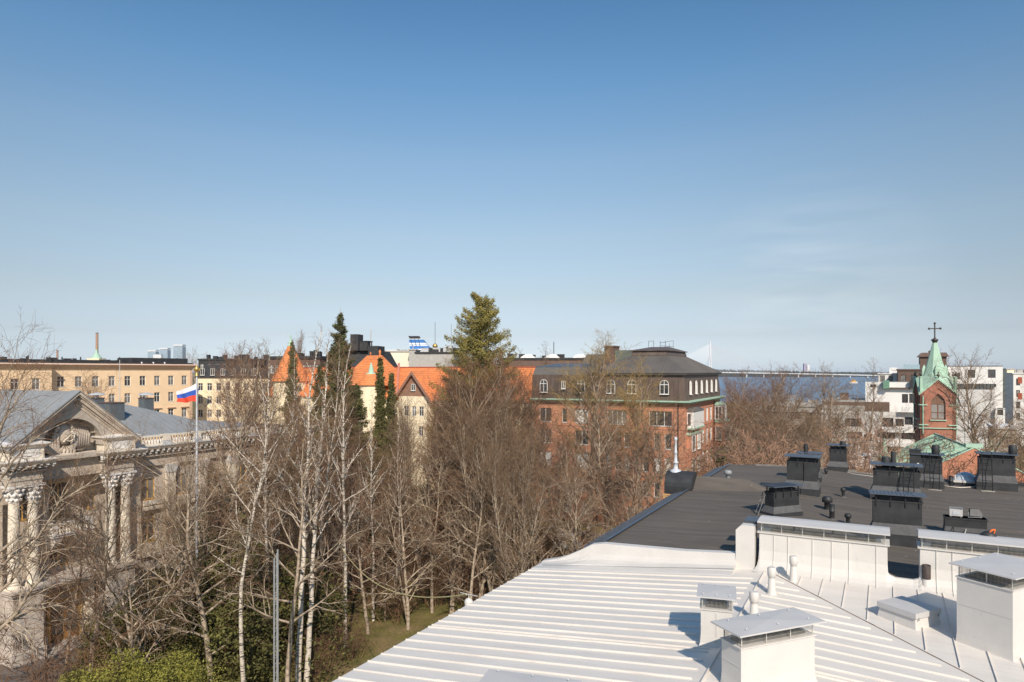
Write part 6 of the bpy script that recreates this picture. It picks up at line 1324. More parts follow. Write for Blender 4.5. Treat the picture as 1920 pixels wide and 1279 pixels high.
# ================================================================ trees
from math import sin, cos, pi
def tubes_mesh(name, P0, P1, R0, R1, k, material, smooth=True):
    """every segment a tapered k-sided prism, built in one go"""
    P0 = np.asarray(P0, float); P1 = np.asarray(P1, float); n = len(P0); R0 = np.asarray(R0)[:, None, None]; R1 = np.asarray(R1)[:, None, None]
    d = P1 - P0; d /= np.linalg.norm(d, axis=1)[:, None] + 1e-9
    ref = np.where(np.abs(d[:, 2:3]) < .9, np.array([[0, 0, 1.]]), np.array([[1., 0, 0]])); a = np.cross(d, ref); a /= np.linalg.norm(a, axis=1)[:, None]; b = np.cross(d, a)
    t = np.arange(k) * 2 * pi / k; ring = a[:, None, :] * np.cos(t)[None, :, None] + b[:, None, :] * np.sin(t)[None, :, None]
    v = np.concatenate([P0[:, None, :] + ring * R0, P1[:, None, :] + ring * R1], 1).reshape(-1, 3)
    i = np.arange(k); j = (i + 1) % k; f = np.stack([i, j, j + k, i + k], 1)[None] + (np.arange(n) * 2 * k)[:, None, None]
    me = bpy.data.meshes.new(name); nf = n * k
    me.vertices.add(len(v)); me.vertices.foreach_set('co', v.ravel()); me.loops.add(nf * 4); me.loops.foreach_set('vertex_index', f.reshape(-1).astype(np.int32))
    me.polygons.add(nf); me.polygons.foreach_set('loop_start', np.arange(0, nf * 4, 4, dtype=np.int32)); me.polygons.foreach_set('loop_total', np.full(nf, 4, np.int32))
    me.materials.append(material); me.update(calc_edges=True)
    if smooth: me.polygons.foreach_set('use_smooth', np.ones(nf, bool))
    return me
def leaves_mesh(name, C, size, rng, material, flat=.5, up=None):
    """small kite-shaped leaf faces round the points C"""
    n = len(C); C = np.asarray(C); d = rng.normal(size=(n, 3)); d[:, 2] *= flat; d /= np.linalg.norm(d, axis=1)[:, None]
    if up is not None: d = d * .5 + up; d /= np.linalg.norm(d, axis=1)[:, None]
    e = np.cross(d, rng.normal(size=(n, 3))); e /= np.linalg.norm(e, axis=1)[:, None]; s = (size * rng.uniform(.6, 1.4, n))[:, None]
    v = np.stack([C - d * s, C + e * s * .42, C + d * s, C - e * s * .42], 1).reshape(-1, 3)
    me = bpy.data.meshes.new(name); me.vertices.add(4 * n); me.vertices.foreach_set('co', v.ravel()); me.loops.add(4 * n); me.loops.foreach_set('vertex_index', np.arange(4 * n, dtype=np.int32))
    me.polygons.add(n); me.polygons.foreach_set('loop_start', np.arange(0, 4 * n, 4, dtype=np.int32)); me.polygons.foreach_set('loop_total', np.full(n, 4, np.int32)); me.materials.append(material); me.update(calc_edges=True); return me
def unit(v): return v / (math.sqrt(v[0] * v[0] + v[1] * v[1] + v[2] * v[2]) + 1e-9)
class Bare:
    def __init__(s, seed, H=20., tr=.22, first=.3, nlimb=26, ang=(55, 30), limb=.34, shape='oval', trop=.06, wob=.12, dens=(2.3, 3.6), sub=(.42, .42), twig=.75, droop=0., stems=None, lv=3, maxseg=15000, min_r=.008):
        s.r = random.Random(seed); s.big = []; s.mid = []; s.fine = []; s.p = dict(H=H, tr=tr, first=first, ang=ang, trop=trop, wob=wob, dens=dens, sub=sub, droop=droop, lv=lv, twig=twig, max=maxseg, min_r=min_r)
        for (bx, by, dx, dy, hh, rr) in (stems or [(0, 0, 0, 0, 1., 1.)]):
            s.stem((bx, by, 0), (dx, dy, 1), H * hh, tr * rr, first, nlimb, limb, shape)
    def path(s, p, d, L, r0, r1, n, wob, trop, droop=0.):
        pts = [np.array(p, float)]; d = unit(np.array(d, float)); rs = [r0]; R_ = s.r
        for i in range(n):
            d = unit(d + np.array([R_.gauss(0, wob), R_.gauss(0, wob), R_.gauss(0, wob * .7) + trop - droop * (i / n)]))
            pts.append(pts[-1] + d * L / n); rs.append(r0 + (r1 - r0) * (i + 1) / n)
        return pts, rs
    def emit(s, pts, rs):
        for a, b, x, y in zip(pts[:-1], pts[1:], rs[:-1], rs[1:]):
            (s.big if x > .05 else s.mid if x > .0145 else s.fine).append((a, b, x, y))
    def kid(s, d, ang):
        R_ = s.r; q = np.array([R_.gauss(0, 1), R_.gauss(0, 1), R_.gauss(0, 1)]); q = unit(q - d * float(np.dot(q, d))); return unit(d * cos(ang) + q * sin(ang))
    def stem(s, base, d, H, tr, first, nl, limb, shape):
        p = s.p; R_ = s.r; pts, rs = s.path(base, d, H, tr, tr * .10, 16, .045, .05)
        s.emit([pts[0] - np.array([0, 0, .3])] + pts, [rs[0] * 1.35] + rs)
        for k in range(nl):
            f = first + (1 - first) * ((k + R_.random()) / nl) ** .9; f = min(f, .985); i = f * 16; j = min(int(i), 15); q = pts[j] + (pts[j + 1] - pts[j]) * (i - j); rr = rs[j]
            g = (f - first) / (1 - first)
            env = {'oval': .35 + .65 * sin(pi * min(1, g * .78 + .22)), 'cone': 1.05 - .85 * g, 'broom': .55 + .45 * g - .55 * g ** 4, 'round': .75 + .25 * sin(pi * g) - .35 * g ** 3}[shape]
            L = H * limb * env * R_.uniform(.75, 1.15); an = R(p['ang'][0] + (p['ang'][1] - p['ang'][0]) * g + R_.gauss(0, 7)); az = k * 2.4 + R_.gauss(0, .4)
            dd = np.array([sin(an) * cos(az), sin(an) * sin(az), cos(an)])
            s.branch(q, dd, L, min(rr * .6, .014 + L * .0135), 1)
    def branch(s, p0, d, L, r, lv):
        p = s.p
        if len(s.fine) > p['max']: return
        n = 6 if lv == 1 else 4 if lv == 2 else 2
        pts, rs = s.path(p0, d, L, r, max(r * .18, p['min_r'] * .5), n, p['wob'] * (1 if lv < 3 else 1.2), p['trop'] if lv < 3 else p['trop'] * .5, p['droop'] * (0.35 if lv == 1 else 1))
        s.emit(pts, rs)
        if lv >= p['lv']: return
        nk = max(2, int(L * p['dens'][lv - 1] + s.r.random()))
        for k in range(nk):
            f = .16 + .84 * (k + s.r.random()) / nk; f = min(f, .99); i = f * n; j = min(int(i), n - 1); q = pts[j] + (pts[j + 1] - pts[j]) * (i - j); dd = unit(pts[j + 1] - pts[j])
            LL = L * p['sub'][lv - 1] * (1.15 - .6 * f) * s.r.uniform(.7, 1.3)
            if lv + 1 == p['lv']: LL = max(.28, min(LL, p['twig'])) * s.r.uniform(.7, 1.2)
            s.branch(q, s.kid(dd, R(s.r.uniform(28, 58))), LL, max(p['min_r'], min(rs[j] * .55, .012 + LL * .012)), lv + 1)
    def meshes(s, bark, twig, limbm=None):
        f = lambda L, k, m, nm: tubes_mesh(nm, [a[0] for a in L], [a[1] for a in L], [a[2] for a in L], [a[3] for a in L], k, m)
        return f(s.big + s.mid, 6, bark, 'trunk'), f(s.fine, 3, twig, 'crown')
PROTO = {}
M['twig_warm'] = mat('warm_brown_twigs', (.23, .125, .075), .95, .35, 1.0)
def proto(key, H, tm, cm, extra=None):
    if key.startswith('thicket'): tm.name = 'stems'
    zz = [np.zeros(3 * len(m.vertices), np.float32) for m in (tm, cm)]
    for a, m in zip(zz, (tm, cm)): m.vertices.foreach_get('co', a)
    top = np.percentile(np.concatenate([a[2::3] for a in zz]), 99.7)
    PROTO[key] = (float(top), tm, cm, extra)
def mk(key, bark_, twig_, **kw):
    b = Bare(**kw);  proto(key, kw['H'], *b.meshes(M[bark_], M[twig_]))
B_ = dict(H=20.)
mk('lime1', 'bark', 'twig', seed=1, H=20., tr=.25, first=.22, nlimb=34, limb=.30, shape='oval', ang=(52, 18), dens=(3.0, 6.4), trop=.09, maxseg=30000, min_r=.0085)
mk('lime2', 'bark_lichen', 'twig_warm', seed=2, H=20., tr=.23, first=.25, nlimb=32, limb=.28, shape='oval', ang=(48, 15), dens=(3.1, 6.0), trop=.10, maxseg=30000, min_r=.0085)
mk('broom1', 'bark_lichen', 'twig_grey', seed=3, H=20., tr=.20, first=.18, nlimb=30, limb=.36, shape='broom', ang=(38, 16), dens=(2.8, 5.5), trop=.07, maxseg=30000, min_r=.0085, stems=[(0, 0, .06, 0, 1, 1), (.5, .2, -.14, .08, .93, .8), (-.4, .3, .16, -.1, .9, .75)])
mk('oak1', 'bark', 'twig', seed=4, H=18., tr=.30, first=.16, nlimb=24, limb=.44, shape='round', ang=(72, 22), dens=(2.7, 5.6), trop=.03, wob=.17, maxseg=30000, min_r=.009)
mk('oak2', 'bark_lichen', 'twig_grey', seed=5, H=18., tr=.26, first=.20, nlimb=22, limb=.42, shape='round', ang=(68, 25), dens=(2.5, 4.6), trop=.04, wob=.18, maxseg=17000, min_r=.009)
mk('bud1', 'bark', 'twig_bud', seed=6, H=20., tr=.24, first=.28, nlimb=34, limb=.26, shape='oval', ang=(45, 14), dens=(3.2, 6.6), trop=.10, maxseg=30000, min_r=.0085)
mk('birch1', 'bark_birch', 'twig', seed=7, H=22., tr=.16, first=.36, nlimb=34, limb=.17, shape='cone', ang=(45, 22), dens=(3.4, 7.0), trop=.06, droop=.10, maxseg=14000, min_r=.007)
mk('birch2', 'bark_birch', 'twig', seed=8, H=22., tr=.19, first=.40, nlimb=30, limb=.16, shape='cone', ang=(36, 16), dens=(3.3, 6.5), trop=.05, droop=.12, maxseg=15000, min_r=.007, stems=[(0, 0, -.05, .0, 1, 1), (.35, .1, .10, .02, .97, .92)])
mk('birch3', 'bark_birch', 'twig_grey', seed=9, H=22., tr=.13, first=.40, nlimb=24, limb=.17, shape='oval', ang=(38, 18), dens=(3.4, 7.0), trop=.08, maxseg=8000, min_r=.007)
mk('weep', 'bark_lichen', 'twig', seed=10, H=17., tr=.24, first=.30, nlimb=20, limb=.42, shape='round', ang=(65, 28), dens=(3.0, 3.6), sub=(.45, .6), trop=.02, droop=.42, twig=1.3, maxseg=12000, min_r=.006, wob=.14)
mk('open1', 'bark_lichen', 'twig_grey', seed=11, H=14., tr=.16, first=.28, nlimb=20, limb=.40, shape='round', ang=(66, 28), dens=(2.3, 4.5), trop=.03, wob=.2, maxseg=9000, min_r=.007)
mk('open2', 'bark_lichen', 'twig', seed=12, H=14., tr=.17, first=.14, nlimb=18, limb=.46, shape='round', ang=(72, 30), dens=(2.2, 4.0), trop=.02, wob=.22, maxseg=9500, min_r=.007, stems=[(0, 0, .12, 0, 1, 1), (.3, .1, -.2, .1, .85, .8)])
mk('thin1', 'bark', 'twig_grey', seed=13, H=16., tr=.10, first=.30, nlimb=26, limb=.17, shape='oval', ang=(40, 15), dens=(3.4, 7.5), trop=.10, maxseg=6000, min_r=.008)
st = []
rr = random.Random(31)
for k in range(15): a = rr.uniform(0, 6.28); rad = rr.uniform(0, .9); st.append((rad * cos(a), rad * sin(a), .55 * cos(a) * rr.random(), .55 * sin(a) * rr.random(), rr.uniform(.6, 1), rr.uniform(.5, 1)))
mk('thicket1', 'twig_red', 'twig_red', seed=14, H=7., tr=.045, first=.1, nlimb=12, limb=.36, shape='broom', ang=(24, 10), dens=(3.6, 8.0), trop=.06, maxseg=26000, min_r=.009, stems=st, twig=.7)
mk('thicket2', 'twig', 'twig', seed=15, H=5., tr=.035, first=.08, nlimb=10, limb=.42, shape='round', ang=(45, 15), dens=(3.8, 7.0), trop=.03, maxseg=20000, min_r=.008, stems=st[:11], twig=.6, wob=.2)
# ---------------- conifers: trunk, whorled branches, needle sprays
def conifer(key, H, width, seed, m, bark, dens=1., droop=.25, first=.06, power=.95, gap=.42, irr=.25, up=0., leaf=.15):
    r = np.random.default_rng(seed); rp = random.Random(seed); seg = []; C = []
    z = H * first
    seg.append((np.array([0, 0, -.3]), np.array([0, 0, H]), .012 * H, .012)); 
    while z < H * .985:
        f = (z - H * first) / (H * (1 - first)); Rr = width / 2 * (1 - f) ** power * (1 if f > .08 else .75) + .08
        nb = max(4, int((5 + 5 * (1 - f)) * dens))
        for k in range(nb):
            a = rp.uniform(0, 6.283); L = Rr * rp.uniform(1 - irr * 1.6, 1 + irr); q0 = np.array([0, 0, z + rp.uniform(-.15, .15)])
            sl = -droop * (1 - f) + up + rp.gauss(0, .1) + .35 * f; d = unit(np.array([cos(a), sin(a), sl])); q1 = q0 + d * L; q1[2] += .12 * L
            seg.append((q0, q1, .018 + .012 * L, .006))
            n = max(8, int(L * 115 * dens)); t = r.uniform(.12, 1.05, n) ** .8; side = np.array([-d[1], d[0], 0]); sp = .55 * L * (1.1 - t) + .10
            pts = q0 + (q1 - q0) * t[:, None] + side * (r.normal(0, 1, n) * sp * .6)[:, None]; pts[:, 2] += r.normal(-.05, .075, n) * (1 + .25 * L)
            C.append(pts)
        z += gap * (.55 + .6 * (1 - f)) * rp.uniform(.8, 1.2)
    C = np.concatenate(C); tm = tubes_mesh('trunk', *[[s[i] for s in seg] for i in range(4)], 5, M[bark]); proto(key, H, tm, leaves_mesh('foliage', C, leaf, r, M[m], .6), 'foliage')
conifer('spruce1', 24, 7.0, 41, 'spruce', 'bark', 1.25, .34, .10, .85, .46, .3, leaf=.08)
conifer('spruce2', 20, 6.6, 42, 'spruce', 'bark', 1.15, .34, .04, .8, .46, .35, leaf=.08)
conifer('slim', 16, 2.0, 43, 'spruce', 'bark', 1.2, .55, .04, .55, .30, .3, leaf=.085)
conifer('fir', 24, 9.4, 44, 'pine', 'bark', 1.25, .10, .30, .62, .50, .40, up=.14, leaf=.075)
def evergreen(key, w_, h, seed, m, n=15000, lumps=16, leaf=.10):
    r = np.random.default_rng(seed); rp = random.Random(seed); C = []; seg = []
    for k in range(lumps):
        a = rp.uniform(0, 6.283); f = rp.random() ** .6; cz = h * rp.uniform(.15, .82); rad = w_ / 2 * (1 - .55 * (cz / h) ** 1.5) * f; c = np.array([rad * cos(a), rad * sin(a), cz])
        s = np.array([1, 1, 1.3]) * rp.uniform(.16, .30) * w_; nn = int(n / lumps); d = r.normal(size=(nn, 3)); d /= np.linalg.norm(d, axis=1)[:, None]
        C.append(c + d * s * (r.uniform(.35, 1, nn) ** .5)[:, None] * (1 + .25 * np.sin(d[:, 0:1] * 5 + k) * np.cos(d[:, 2:3] * 6)))
        seg.append((np.array([rp.uniform(-.2, .2), rp.uniform(-.2, .2), -.1]), c * .6 + np.array([0, 0, 0]), .05, .03)); seg.append((c * .6, c, .03, .012))
    C = np.concatenate(C); C = C[C[:, 2] > .02]; tm = tubes_mesh('stems', *[[s[i] for s in seg] for i in range(4)], 5, M['bark'])
    proto(key, h, tm, leaves_mesh('foliage', C, leaf, r, M[m], .9), 'foliage')
evergreen('yew', 5.2, 5.0, 51, 'yew', 34000, 20, .075)
evergreen('yew2', 4.2, 7.5, 52, 'yew', 34000, 22, .075)
evergreen('gold', 4.6, 4.2, 53, 'thuja', 42000, 26, .055)
evergreen('olive', 5.0, 4.4, 54, 'yew', 30000, 20, .07)
M['olive'] = mat('olive_leaves', (.105, .10, .025), .8, .65, 1.2)
PROTO['olive'][2].materials[0] = M['olive']
PR = random.Random(77)
USED = {}
KIND = {'lime': 'bare_tree', 'broom': 'bare_tree', 'oak': 'bare_tree', 'bud': 'budding_tree', 'birch': 'birch_tree', 'weep': 'birch_tree', 'open': 'bare_tree', 'thin': 'bare_tree', 'thicket': 'bare_shrub', 'spruce': 'spruce_tree', 'slim': 'slim_spruce', 'fir': 'fir_tree', 'yew': 'evergreen_shrub', 'gold': 'evergreen_shrub', 'olive': 'evergreen_shrub'}
GRP = {'bare_tree': 'bare park trees', 'budding_tree': 'budding park trees', 'birch_tree': 'birches in the park', 'bare_shrub': 'leafless thickets', 'spruce_tree': 'spruces in the park', 'slim_spruce': 'pair of slim spruces', 'evergreen_shrub': 'evergreen shrubs in the park'}
def tree(key, px, d, pytop, label, rot=None, wide=1.0, base=0., lean=(0, 0)):
    H0, tm, cm, ex = PROTO[key]; h = CAMZ + (HZ - pytop) / F * d - base; s = h / H0
    k = ''.join(c for c in key if not c.isdigit()); nm = KIND[k]; cat = {'evergreen_shrub': 'shrub', 'bare_shrub': 'shrub'}.get(nm, 'tree')
    t = thing(nm, label, cat, G(px, d, base), PR.uniform(0, 6.28) if rot is None else rot, GRP.get(nm)); w_ = s * wide
    t.scale = (w_, w_, s); t.rotation_euler = (lean[0], lean[1], t.rotation_euler[2])
    for me in (tm, cm):
        o = bpy.data.objects.new(me.name.split('.')[0], me); COL.objects.link(o); o.parent = t
    return t
T_ = [
 # left foreground
 ('weep', -40, 36, 610, 'drooping birch with hanging twigs at the left edge of the photo', 2.6, .85),
 ('open1', 168, 41, 770, 'slender pale-barked tree standing straight before the mansion door'),
 ('open2', 262, 42, 845, 'gnarled lichen-covered tree right of the mansion door'),
 ('open1', -5, 44, 900, 'bare tree at the left edge in front of the leftmost columns'),
 ('open1', 330, 47, 830, 'thin bare tree just left of the flagpole foot'),
 ('oak2', 400, 45, 770, 'grey-trunked tree right of the flagpole with wide bare limbs'),
 ('lime2', 432, 56, 645, 'bare tree whose top stands before the cream mansard house'),
 ('birch3', 455, 43, 640, 'single white birch just left of the lattice mast', None, 1.25),
 ('birch2', 560, 46, 612, 'forked birch with two bright white stems right of the lattice mast', 0.2, 1.1),
 ('open1', 536, 44, 760, 'crooked grey tree leaning on the forked birch'),
 ('birch1', 648, 54.5, 640, 'straight white birch in front of the tall dark spruce'),
 ('birch3', 600, 60, 622, 'slim white birch behind the forked one', None, 1.1),
 ('birch3', 528, 62, 640, 'slim birch right in front of the orange cone roof', None, 1.1),
 ('birch1', 500, 50, 690, 'birch with a leaning pale stem left of the cone tower'),
 ('birch1', 700, 60, 735, 'birch rising below the small turret spire'),
 ('oak2', 690, 57, 880, 'low dark forked tree at the lawn in the middle'),
 ('open2', 765, 58, 815, 'spreading bare tree in the middle of the lawn'),
 ('birch3', 742, 66, 760, 'thin pale trunk before the brown gable', None, 1.2),
 ('broom1', 790, 68, 735, 'many-stemmed tree before the gable of the tiled house'),
 ('open2', 845, 61, 860, 'leaning light trunk near the lawn path'),
 # the large brown crown
 ('lime1', 862, 66, 672, 'left one of the two big brown crowns under the fir', None, 1.15),
 ('lime2', 925, 68, 655, 'biggest rounded brown crown directly under the fir', None, 1.25),
 ('broom1', 900, 60, 720, 'many-stemmed pale trunk in the centre of the brown crowns', None, 1.0),
 ('lime2', 838, 70, 690, 'brown crown right of the tiled gable', None, 1.0),
 ('lime1', 895, 64, 668, 'middle brown crown hiding the fir trunk', None, 1.1),
 ('lime1', 955, 70, 676, 'brown crown on the right flank of the biggest one', None, 1.1),
 ('lime1', 985, 72, 688, 'brown crown at the left end of the brick block', None, 1.05),
 ('broom1', 955, 56, 800, 'pale forked tree close to the white roof edge'),
 ('open2', 1010, 62, 800, 'bare tree hiding the lower left of the brick block'),
 ('oak1', 1048, 70, 755, 'round bare crown before the second window column of the brick block'),
 ('bud1', 1105, 82, 622, 'tall yellowish budding tree over the brick mansard', None, 1.7),
 ('bud1', 1203, 84, 668, 'smaller yellowish budding crown before the hipped roof', None, 1.35),
 ('oak2', 1152, 72, 700, 'broad oak-like tree before the middle of the brick block'),
 ('oak1', 1218, 66, 745, 'spreading bare tree beside the barrel dormer', None, 1.05),
 ('oak2', 1105, 58, 850, 'pale bare tree low at the brick block behind the dark eave'),
 ('open2', 1160, 56, 880, 'small crooked tree at the corner of the dark eave'),
 ('lime1', 640, 74, 745, 'bare crown below the tall dark spruce'),
 ('lime2', 560, 78, 730, 'bare crown below the orange cone tower'),
 ('lime1', 480, 72, 700, 'bare brown crown at the end of the mansion balustrade'),
 ('oak2', 600, 66, 835, 'pale limbed tree between the birches'),
 ('broom1', 735, 86, 790, 'bare tree at the foot of the tiled house walls'),
 ('lime2', 816, 84, 720, 'bare crown before the right slope of the tiled gable'),
 ('lime1', 700, 90, 800, 'bare crown half hidden behind the twin slim spruces'),
 ('thin1', 280, 58, 880, 'thin dark tree growing close to the mansion wall'),
 ('broom1', 330, 60, 890, 'dark bushy tree against the mansion pilasters', None, .8),
 ('broom1', 415, 64, 850, 'brown many-stemmed tree at the far mansion corner', None, .9),
 # left background
 ('oak1', 200, 108, 690, 'bare crown in front of the middle of the peach building'),
 ('weep', 92, 88, 690, 'drooping bare tree before the left part of the peach building'),
 ('oak2', 373, 300, 651, 'far bare tree top on the skyline above the flag', None, 1.2),
 ('lime1', 445, 130, 640, 'tall thin-topped tree behind the birches left of the cone tower', None, .9),
 ('thin1', 1010, 150, 640, 'wispy bare top above the dark roofline left of the budding tree', None, 1.2),
 ('thin1', 980, 150, 652, 'lower wispy bare top above the dark roofline', None, 1.2),
 ('lime2', 556, 150, 618, 'fine bare crown against the sky right of the orange cone', None, .6),
 # right background
 ('lime1', 1386, 118, 690, 'bare tree beside the far corner of the brick block', None, 1.2),
 ('lime2', 1428, 122, 688, 'wide bare tree in front of the water', None, 1.5),
 ('oak1', 1475, 112, 683, 'round-topped bare tree under the bridge deck', None, 1.25),
 ('oak2', 1520, 124, 680, 'tall bare crown right of the far lilac tower', None, 1.2),
 ('oak2', 1560, 118, 684, 'pale spreading bare tree left of the work boat', None, 1.2),
 ('thin1', 1617, 100, 672, 'tall slim bare tree right of the work boat', None, 1.3),
 ('thin1', 1645, 96, 740, 'slim bare tree before the terraced white flats', None, 1.5),
 ('thin1', 1592, 96, 760, 'slim bare tree at the left end of the terraced flats', None, 1.5),
 ('open2', 1690, 92, 760, 'small bare tree just left of the church tower'),
 ('oak1', 1846, 92, 655, 'large forked bare tree in front of the big white block'),
 ('oak1', 1925, 100, 700, 'bare tree cut by the right edge of the photo', None, 1.1),
 ('oak2', 1880, 118, 790, 'low bare tree near the beige house'),
 ('lime2', 1395, 92, 760, 'dense brown tree behind the far dark roof edge', None, 1.4),
 ('lime1', 1450, 90, 775, 'low dense tree behind the dark roof', None, 1.4),
 ('open2', 1600, 84, 810, 'wide low bare tree before the lower white storey'),
 ('lime2', 1410, 104, 712, 'brown tree before the low concrete building, nearest the brick block', None, 1.5),
 ('oak1', 1445, 100, 715, 'round brown tree in the middle of the low concrete building', None, 1.3),
 ('oak2', 1490, 98, 722, 'brown tree covering the right half of the low concrete building', None, 1.6),
 ('oak2', 1535, 100, 730, 'brown tree before the left edge of the terraced flats', None, 1.1),
 ('thin1', 1572, 98, 722, 'slender brown tree under the work boat', None, 1.6),
 ('lime1', 1392, 122, 735, 'brown tree right behind the oriel of the brick block', None, 1.3),
 ('broom1', 1530, 84, 765, 'many-stemmed brown tree behind the tall reddish thicket', None, 1.2),
 ('broom1', 1425, 84, 772, 'many-stemmed brown tree left of the tall reddish thicket', None, 1.2),
 ('oak2', 1665, 104, 750, 'pale bare tree in front of the terraced balconies', None, 1.0),
 ('open2', 1705, 96, 800, 'small bare tree at the foot of the church tower', None, 1.0),
 ('thicket2', 1900, 84, 800, 'wide brown thicket at the right edge of the photo', None, 2.4),
 ('yew', 1415, 84, 838, 'dark evergreen among the reddish thickets', None, 1.3),
 ('thicket2', 470, 50, 1010, 'brown leafless shrub before the dark evergreens, left one', None, 1.5),
 ('thicket2', 545, 52, 1000, 'brown leafless shrub before the dark evergreens, right one', None, 1.5),
 ('thicket1', 500, 58, 900, 'tall leafless shrub behind the lattice mast', None, 1.5),
 ('thicket1', 610, 62, 930, 'tall leafless shrub between two birches', None, 1.5),
 ('thicket1', 1500, 62, 792, 'reddish thicket of upright stems behind the joined black chimney', None, 1.6),
 ('thicket1', 1450, 64, 808, 'reddish thicket left of the tallest one', None, 1.4),
 ('thicket1', 1550, 62, 815, 'reddish thicket right of the tallest one', None, 1.6),
 ('thicket1', 1432, 66, 842, 'low reddish thicket at the far left of the roof edge', None, 2.0),
 ('thicket1', 1590, 60, 855, 'low reddish thicket behind the stepped chimney', None, 2.0),
 ('thicket2', 1880, 72, 862, 'brown thicket behind the rightmost black chimney', None, 2.2),
 ('thicket2', 1630, 66, 880, 'brown low thicket by the street lamp', None, 2.0),
 ('oak1', 1088, 66, 790, 'round bare tree low before the middle windows of the brick block', None, .9),
 ('lime1', 1135, 78, 748, 'slender bare crown between the two budding trees', None, .8),
 ('oak1', 1180, 62, 800, 'low bare tree at the dark eave before the brick block', None, .9),
 ('lime2', 590, 70, 765, 'dense brown tree behind the forked birch', None, .9),
 ('oak1', 680, 67, 805, 'dense brown tree behind the straight white birch', None, .9),
 ('lime1', 515, 66, 790, 'dense brown tree behind the leaning pale birch', None, .9),
 ('oak1', 752, 75, 790, 'dense round brown tree before the tiled gable wall', None, .9),
 ('lime2', 640, 62, 860, 'low brown tree between the white birches', None, .9),
 ('broom1', 560, 54, 880, 'low many-stemmed tree at the foot of the forked birch', None, .9),
 ('thin1', 575, 58, 800, 'thin grey trunk left of the straight white birch', None, 1.2),
 ('thin1', 625, 64, 780, 'thin grey trunk before the tall dark spruce', None, 1.2),
 ('birch3', 672, 68, 790, 'thin pale birch right of the tall dark spruce', None, 1.1),
 ('thin1', 722, 60, 850, 'thin grey trunk over the lawn', None, 1.2),
 ('oak2', 810, 62, 800, 'pale forked tree left of the brown crowns', None, .8),
 ('oak2', 880, 58, 790, 'pale forked tree in front of the brown crowns', None, .8),
 ('broom1', 925, 60, 760, 'many-stemmed pale tree right of the brown crown centre', None, .9),
 ('open1', 975, 58, 850, 'small pale tree near the white roof edge', None, 1.0),
 ('thin1', 350, 50, 860, 'thin grey trunk just behind the flagpole', None, 1.2),
 ('open1', 205, 50, 880, 'thin bare tree between the column pairs of the mansion', None, .9),
 ('thin1', 120, 46, 850, 'thin dark tree before the mansion balcony', None, 1.1),
 # evergreens
 ('spruce1', 638, 76, 597, 'tall dark spruce with a pointed tip rising above the roofs', None, 1.05),
 ('fir', 900, 74, 555, 'tallest tree, an olive-green fir standing out against the sky', 1.0, .95),
 ('spruce2', 548, 86, 648, 'smaller spruce before the orange cone roof', None, .62),
 ('spruce2', 600, 92, 690, 'broad spruce behind the white birch stems', None, 1.0),
 ('spruce2', 668, 82, 728, 'bushy spruce right of the tall one', None, 1.1),
 ('slim', 713, 80, 678, 'taller of the two slim spruces before the tiled house', None, .8),
 ('slim', 734, 79, 706, 'shorter of the two slim spruces before the tiled house', None, .85),
 ('spruce2', 440, 72, 860, 'dark spruce half hidden at the far mansion corner', None, 1.2),
 ('yew2', 500, 66, 880, 'tall dark evergreen behind the single white birch', None, 1.2),
 ('yew2', 560, 70, 900, 'tall dark evergreen behind the forked birch', None, 1.3),
 ('yew2', 620, 74, 905, 'dark evergreen between the birches', None, 1.3),
 ('yew', 685, 78, 930, 'dark evergreen below the slim spruces', None, 1.2),
 ('yew2', 760, 82, 900, 'dark evergreen before the tiled house wall', None, 1.4),
 ('yew2', 820, 78, 905, 'dark evergreen left of the biggest brown crown', None, 1.3),
 ('yew2', 880, 82, 890, 'dark evergreen behind the biggest brown crown', None, 1.5),
 ('yew', 955, 76, 960, 'dark evergreen near the brick block corner', None, 1.3),
 ('yew', 1020, 80, 985, 'low evergreen at the foot of the brick block', None, 1.2),
 ('spruce2', 985, 88, 860, 'dark spruce before the left corner of the brick block', None, 1.2),
 ('olive', 430, 52, 1010, 'olive shrub left of the lattice mast', None, 1.2),
 ('olive', 500, 50, 1030, 'olive shrub behind the lattice mast', None, 1.2),
 ('yew', 470, 58, 950, 'dark shrub behind the single white birch', None, 1.2),
 ('olive', 850, 70, 1010, 'small green shrub at the end of the lawn'),
 ('gold', 222, 47, 1130, 'yellow-green shrub right of the mansion door', None, .8),
 ('olive', 292, 46, 1130, 'yellow-green shrub left of the flagpole foot', None, .9),
 ('yew', 250, 49, 1110, 'dark green shrub behind the yellow-green ones', None, .8),
 ('gold', 205, 39, 1225, 'bright yellow-green shrub at the bottom edge, left one', None, 1.0),
 ('gold', 300, 39, 1230, 'bright yellow-green shrub at the bottom edge, right one', None, 1.05),
 ('thicket2', 660, 52, 1150, 'brown leafless shrub on the lawn below the white birch', None, 1.3),
 ('thicket2', 590, 48, 1170, 'brown leafless shrub at the foot of the forked birch', None, 1.3),
 ('thicket2', 740, 60, 1040, 'brown leafless shrub in the middle of the park', None, 1.5),
 ('thicket2', 820, 64, 1010, 'brown leafless shrub before the path', None, 1.5),
 ('thicket2', 900, 62, 1020, 'brown leafless shrub under the biggest brown crown', None, 1.5),
 ('thicket2', 960, 64, 1010, 'brown leafless shrub near the white roof edge', None, 1.5),
 ('thicket2', 1040, 66, 1000, 'brown leafless shrub below the brick block', None, 1.4),
 ('thicket2', 380, 50, 1080, 'brown leafless shrub right of the flagpole', None, 1.2),
 ('thicket2', 110, 40, 1110, 'brown leafless shrub in front of the mansion steps', None, 1.3),
]
for a in T_: tree(*a)
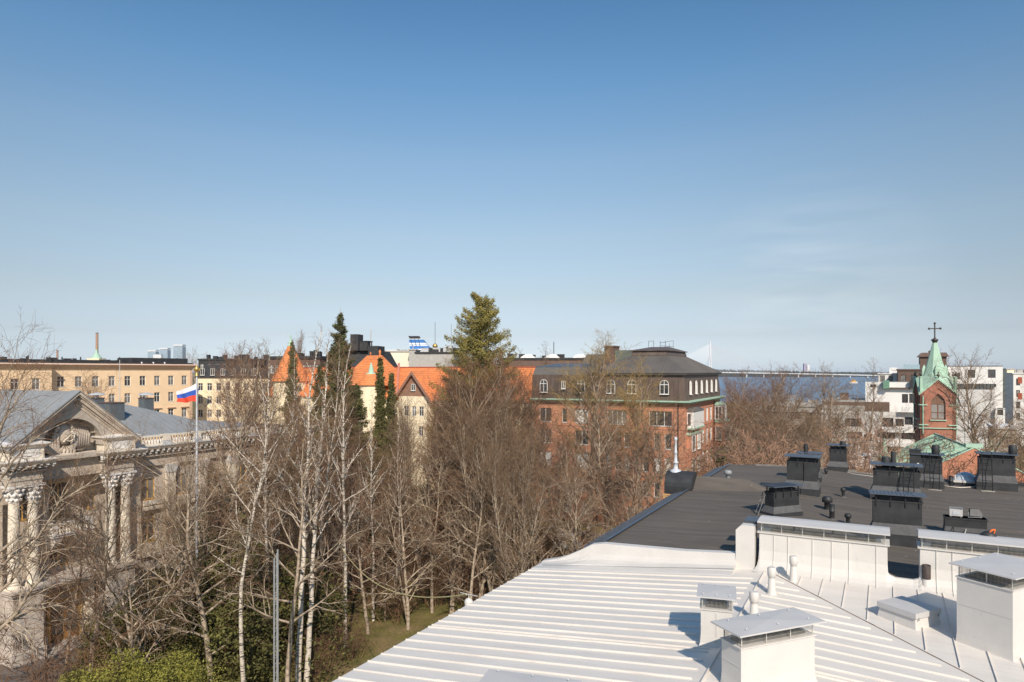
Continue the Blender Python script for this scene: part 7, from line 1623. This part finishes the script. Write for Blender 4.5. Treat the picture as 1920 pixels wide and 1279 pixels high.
# ================================================================ the air
hz = MB(); hz.box(-4200, 5200, -60, 3400, -4.5, 150)
m = bpy.data.materials.new('haze'); m.use_nodes = True; n = m.node_tree.nodes; n.clear()
pv = n.new('ShaderNodeVolumePrincipled'); ou = n.new('ShaderNodeOutputMaterial'); pv.inputs['Color'].default_value = (.80, .88, 1, 1); pv.inputs['Density'].default_value = .00009; pv.inputs['Anisotropy'].default_value = .2
m.node_tree.links.new(pv.outputs[0], ou.inputs['Volume'])
tag(hz.build('haze', m), kind='stuff')
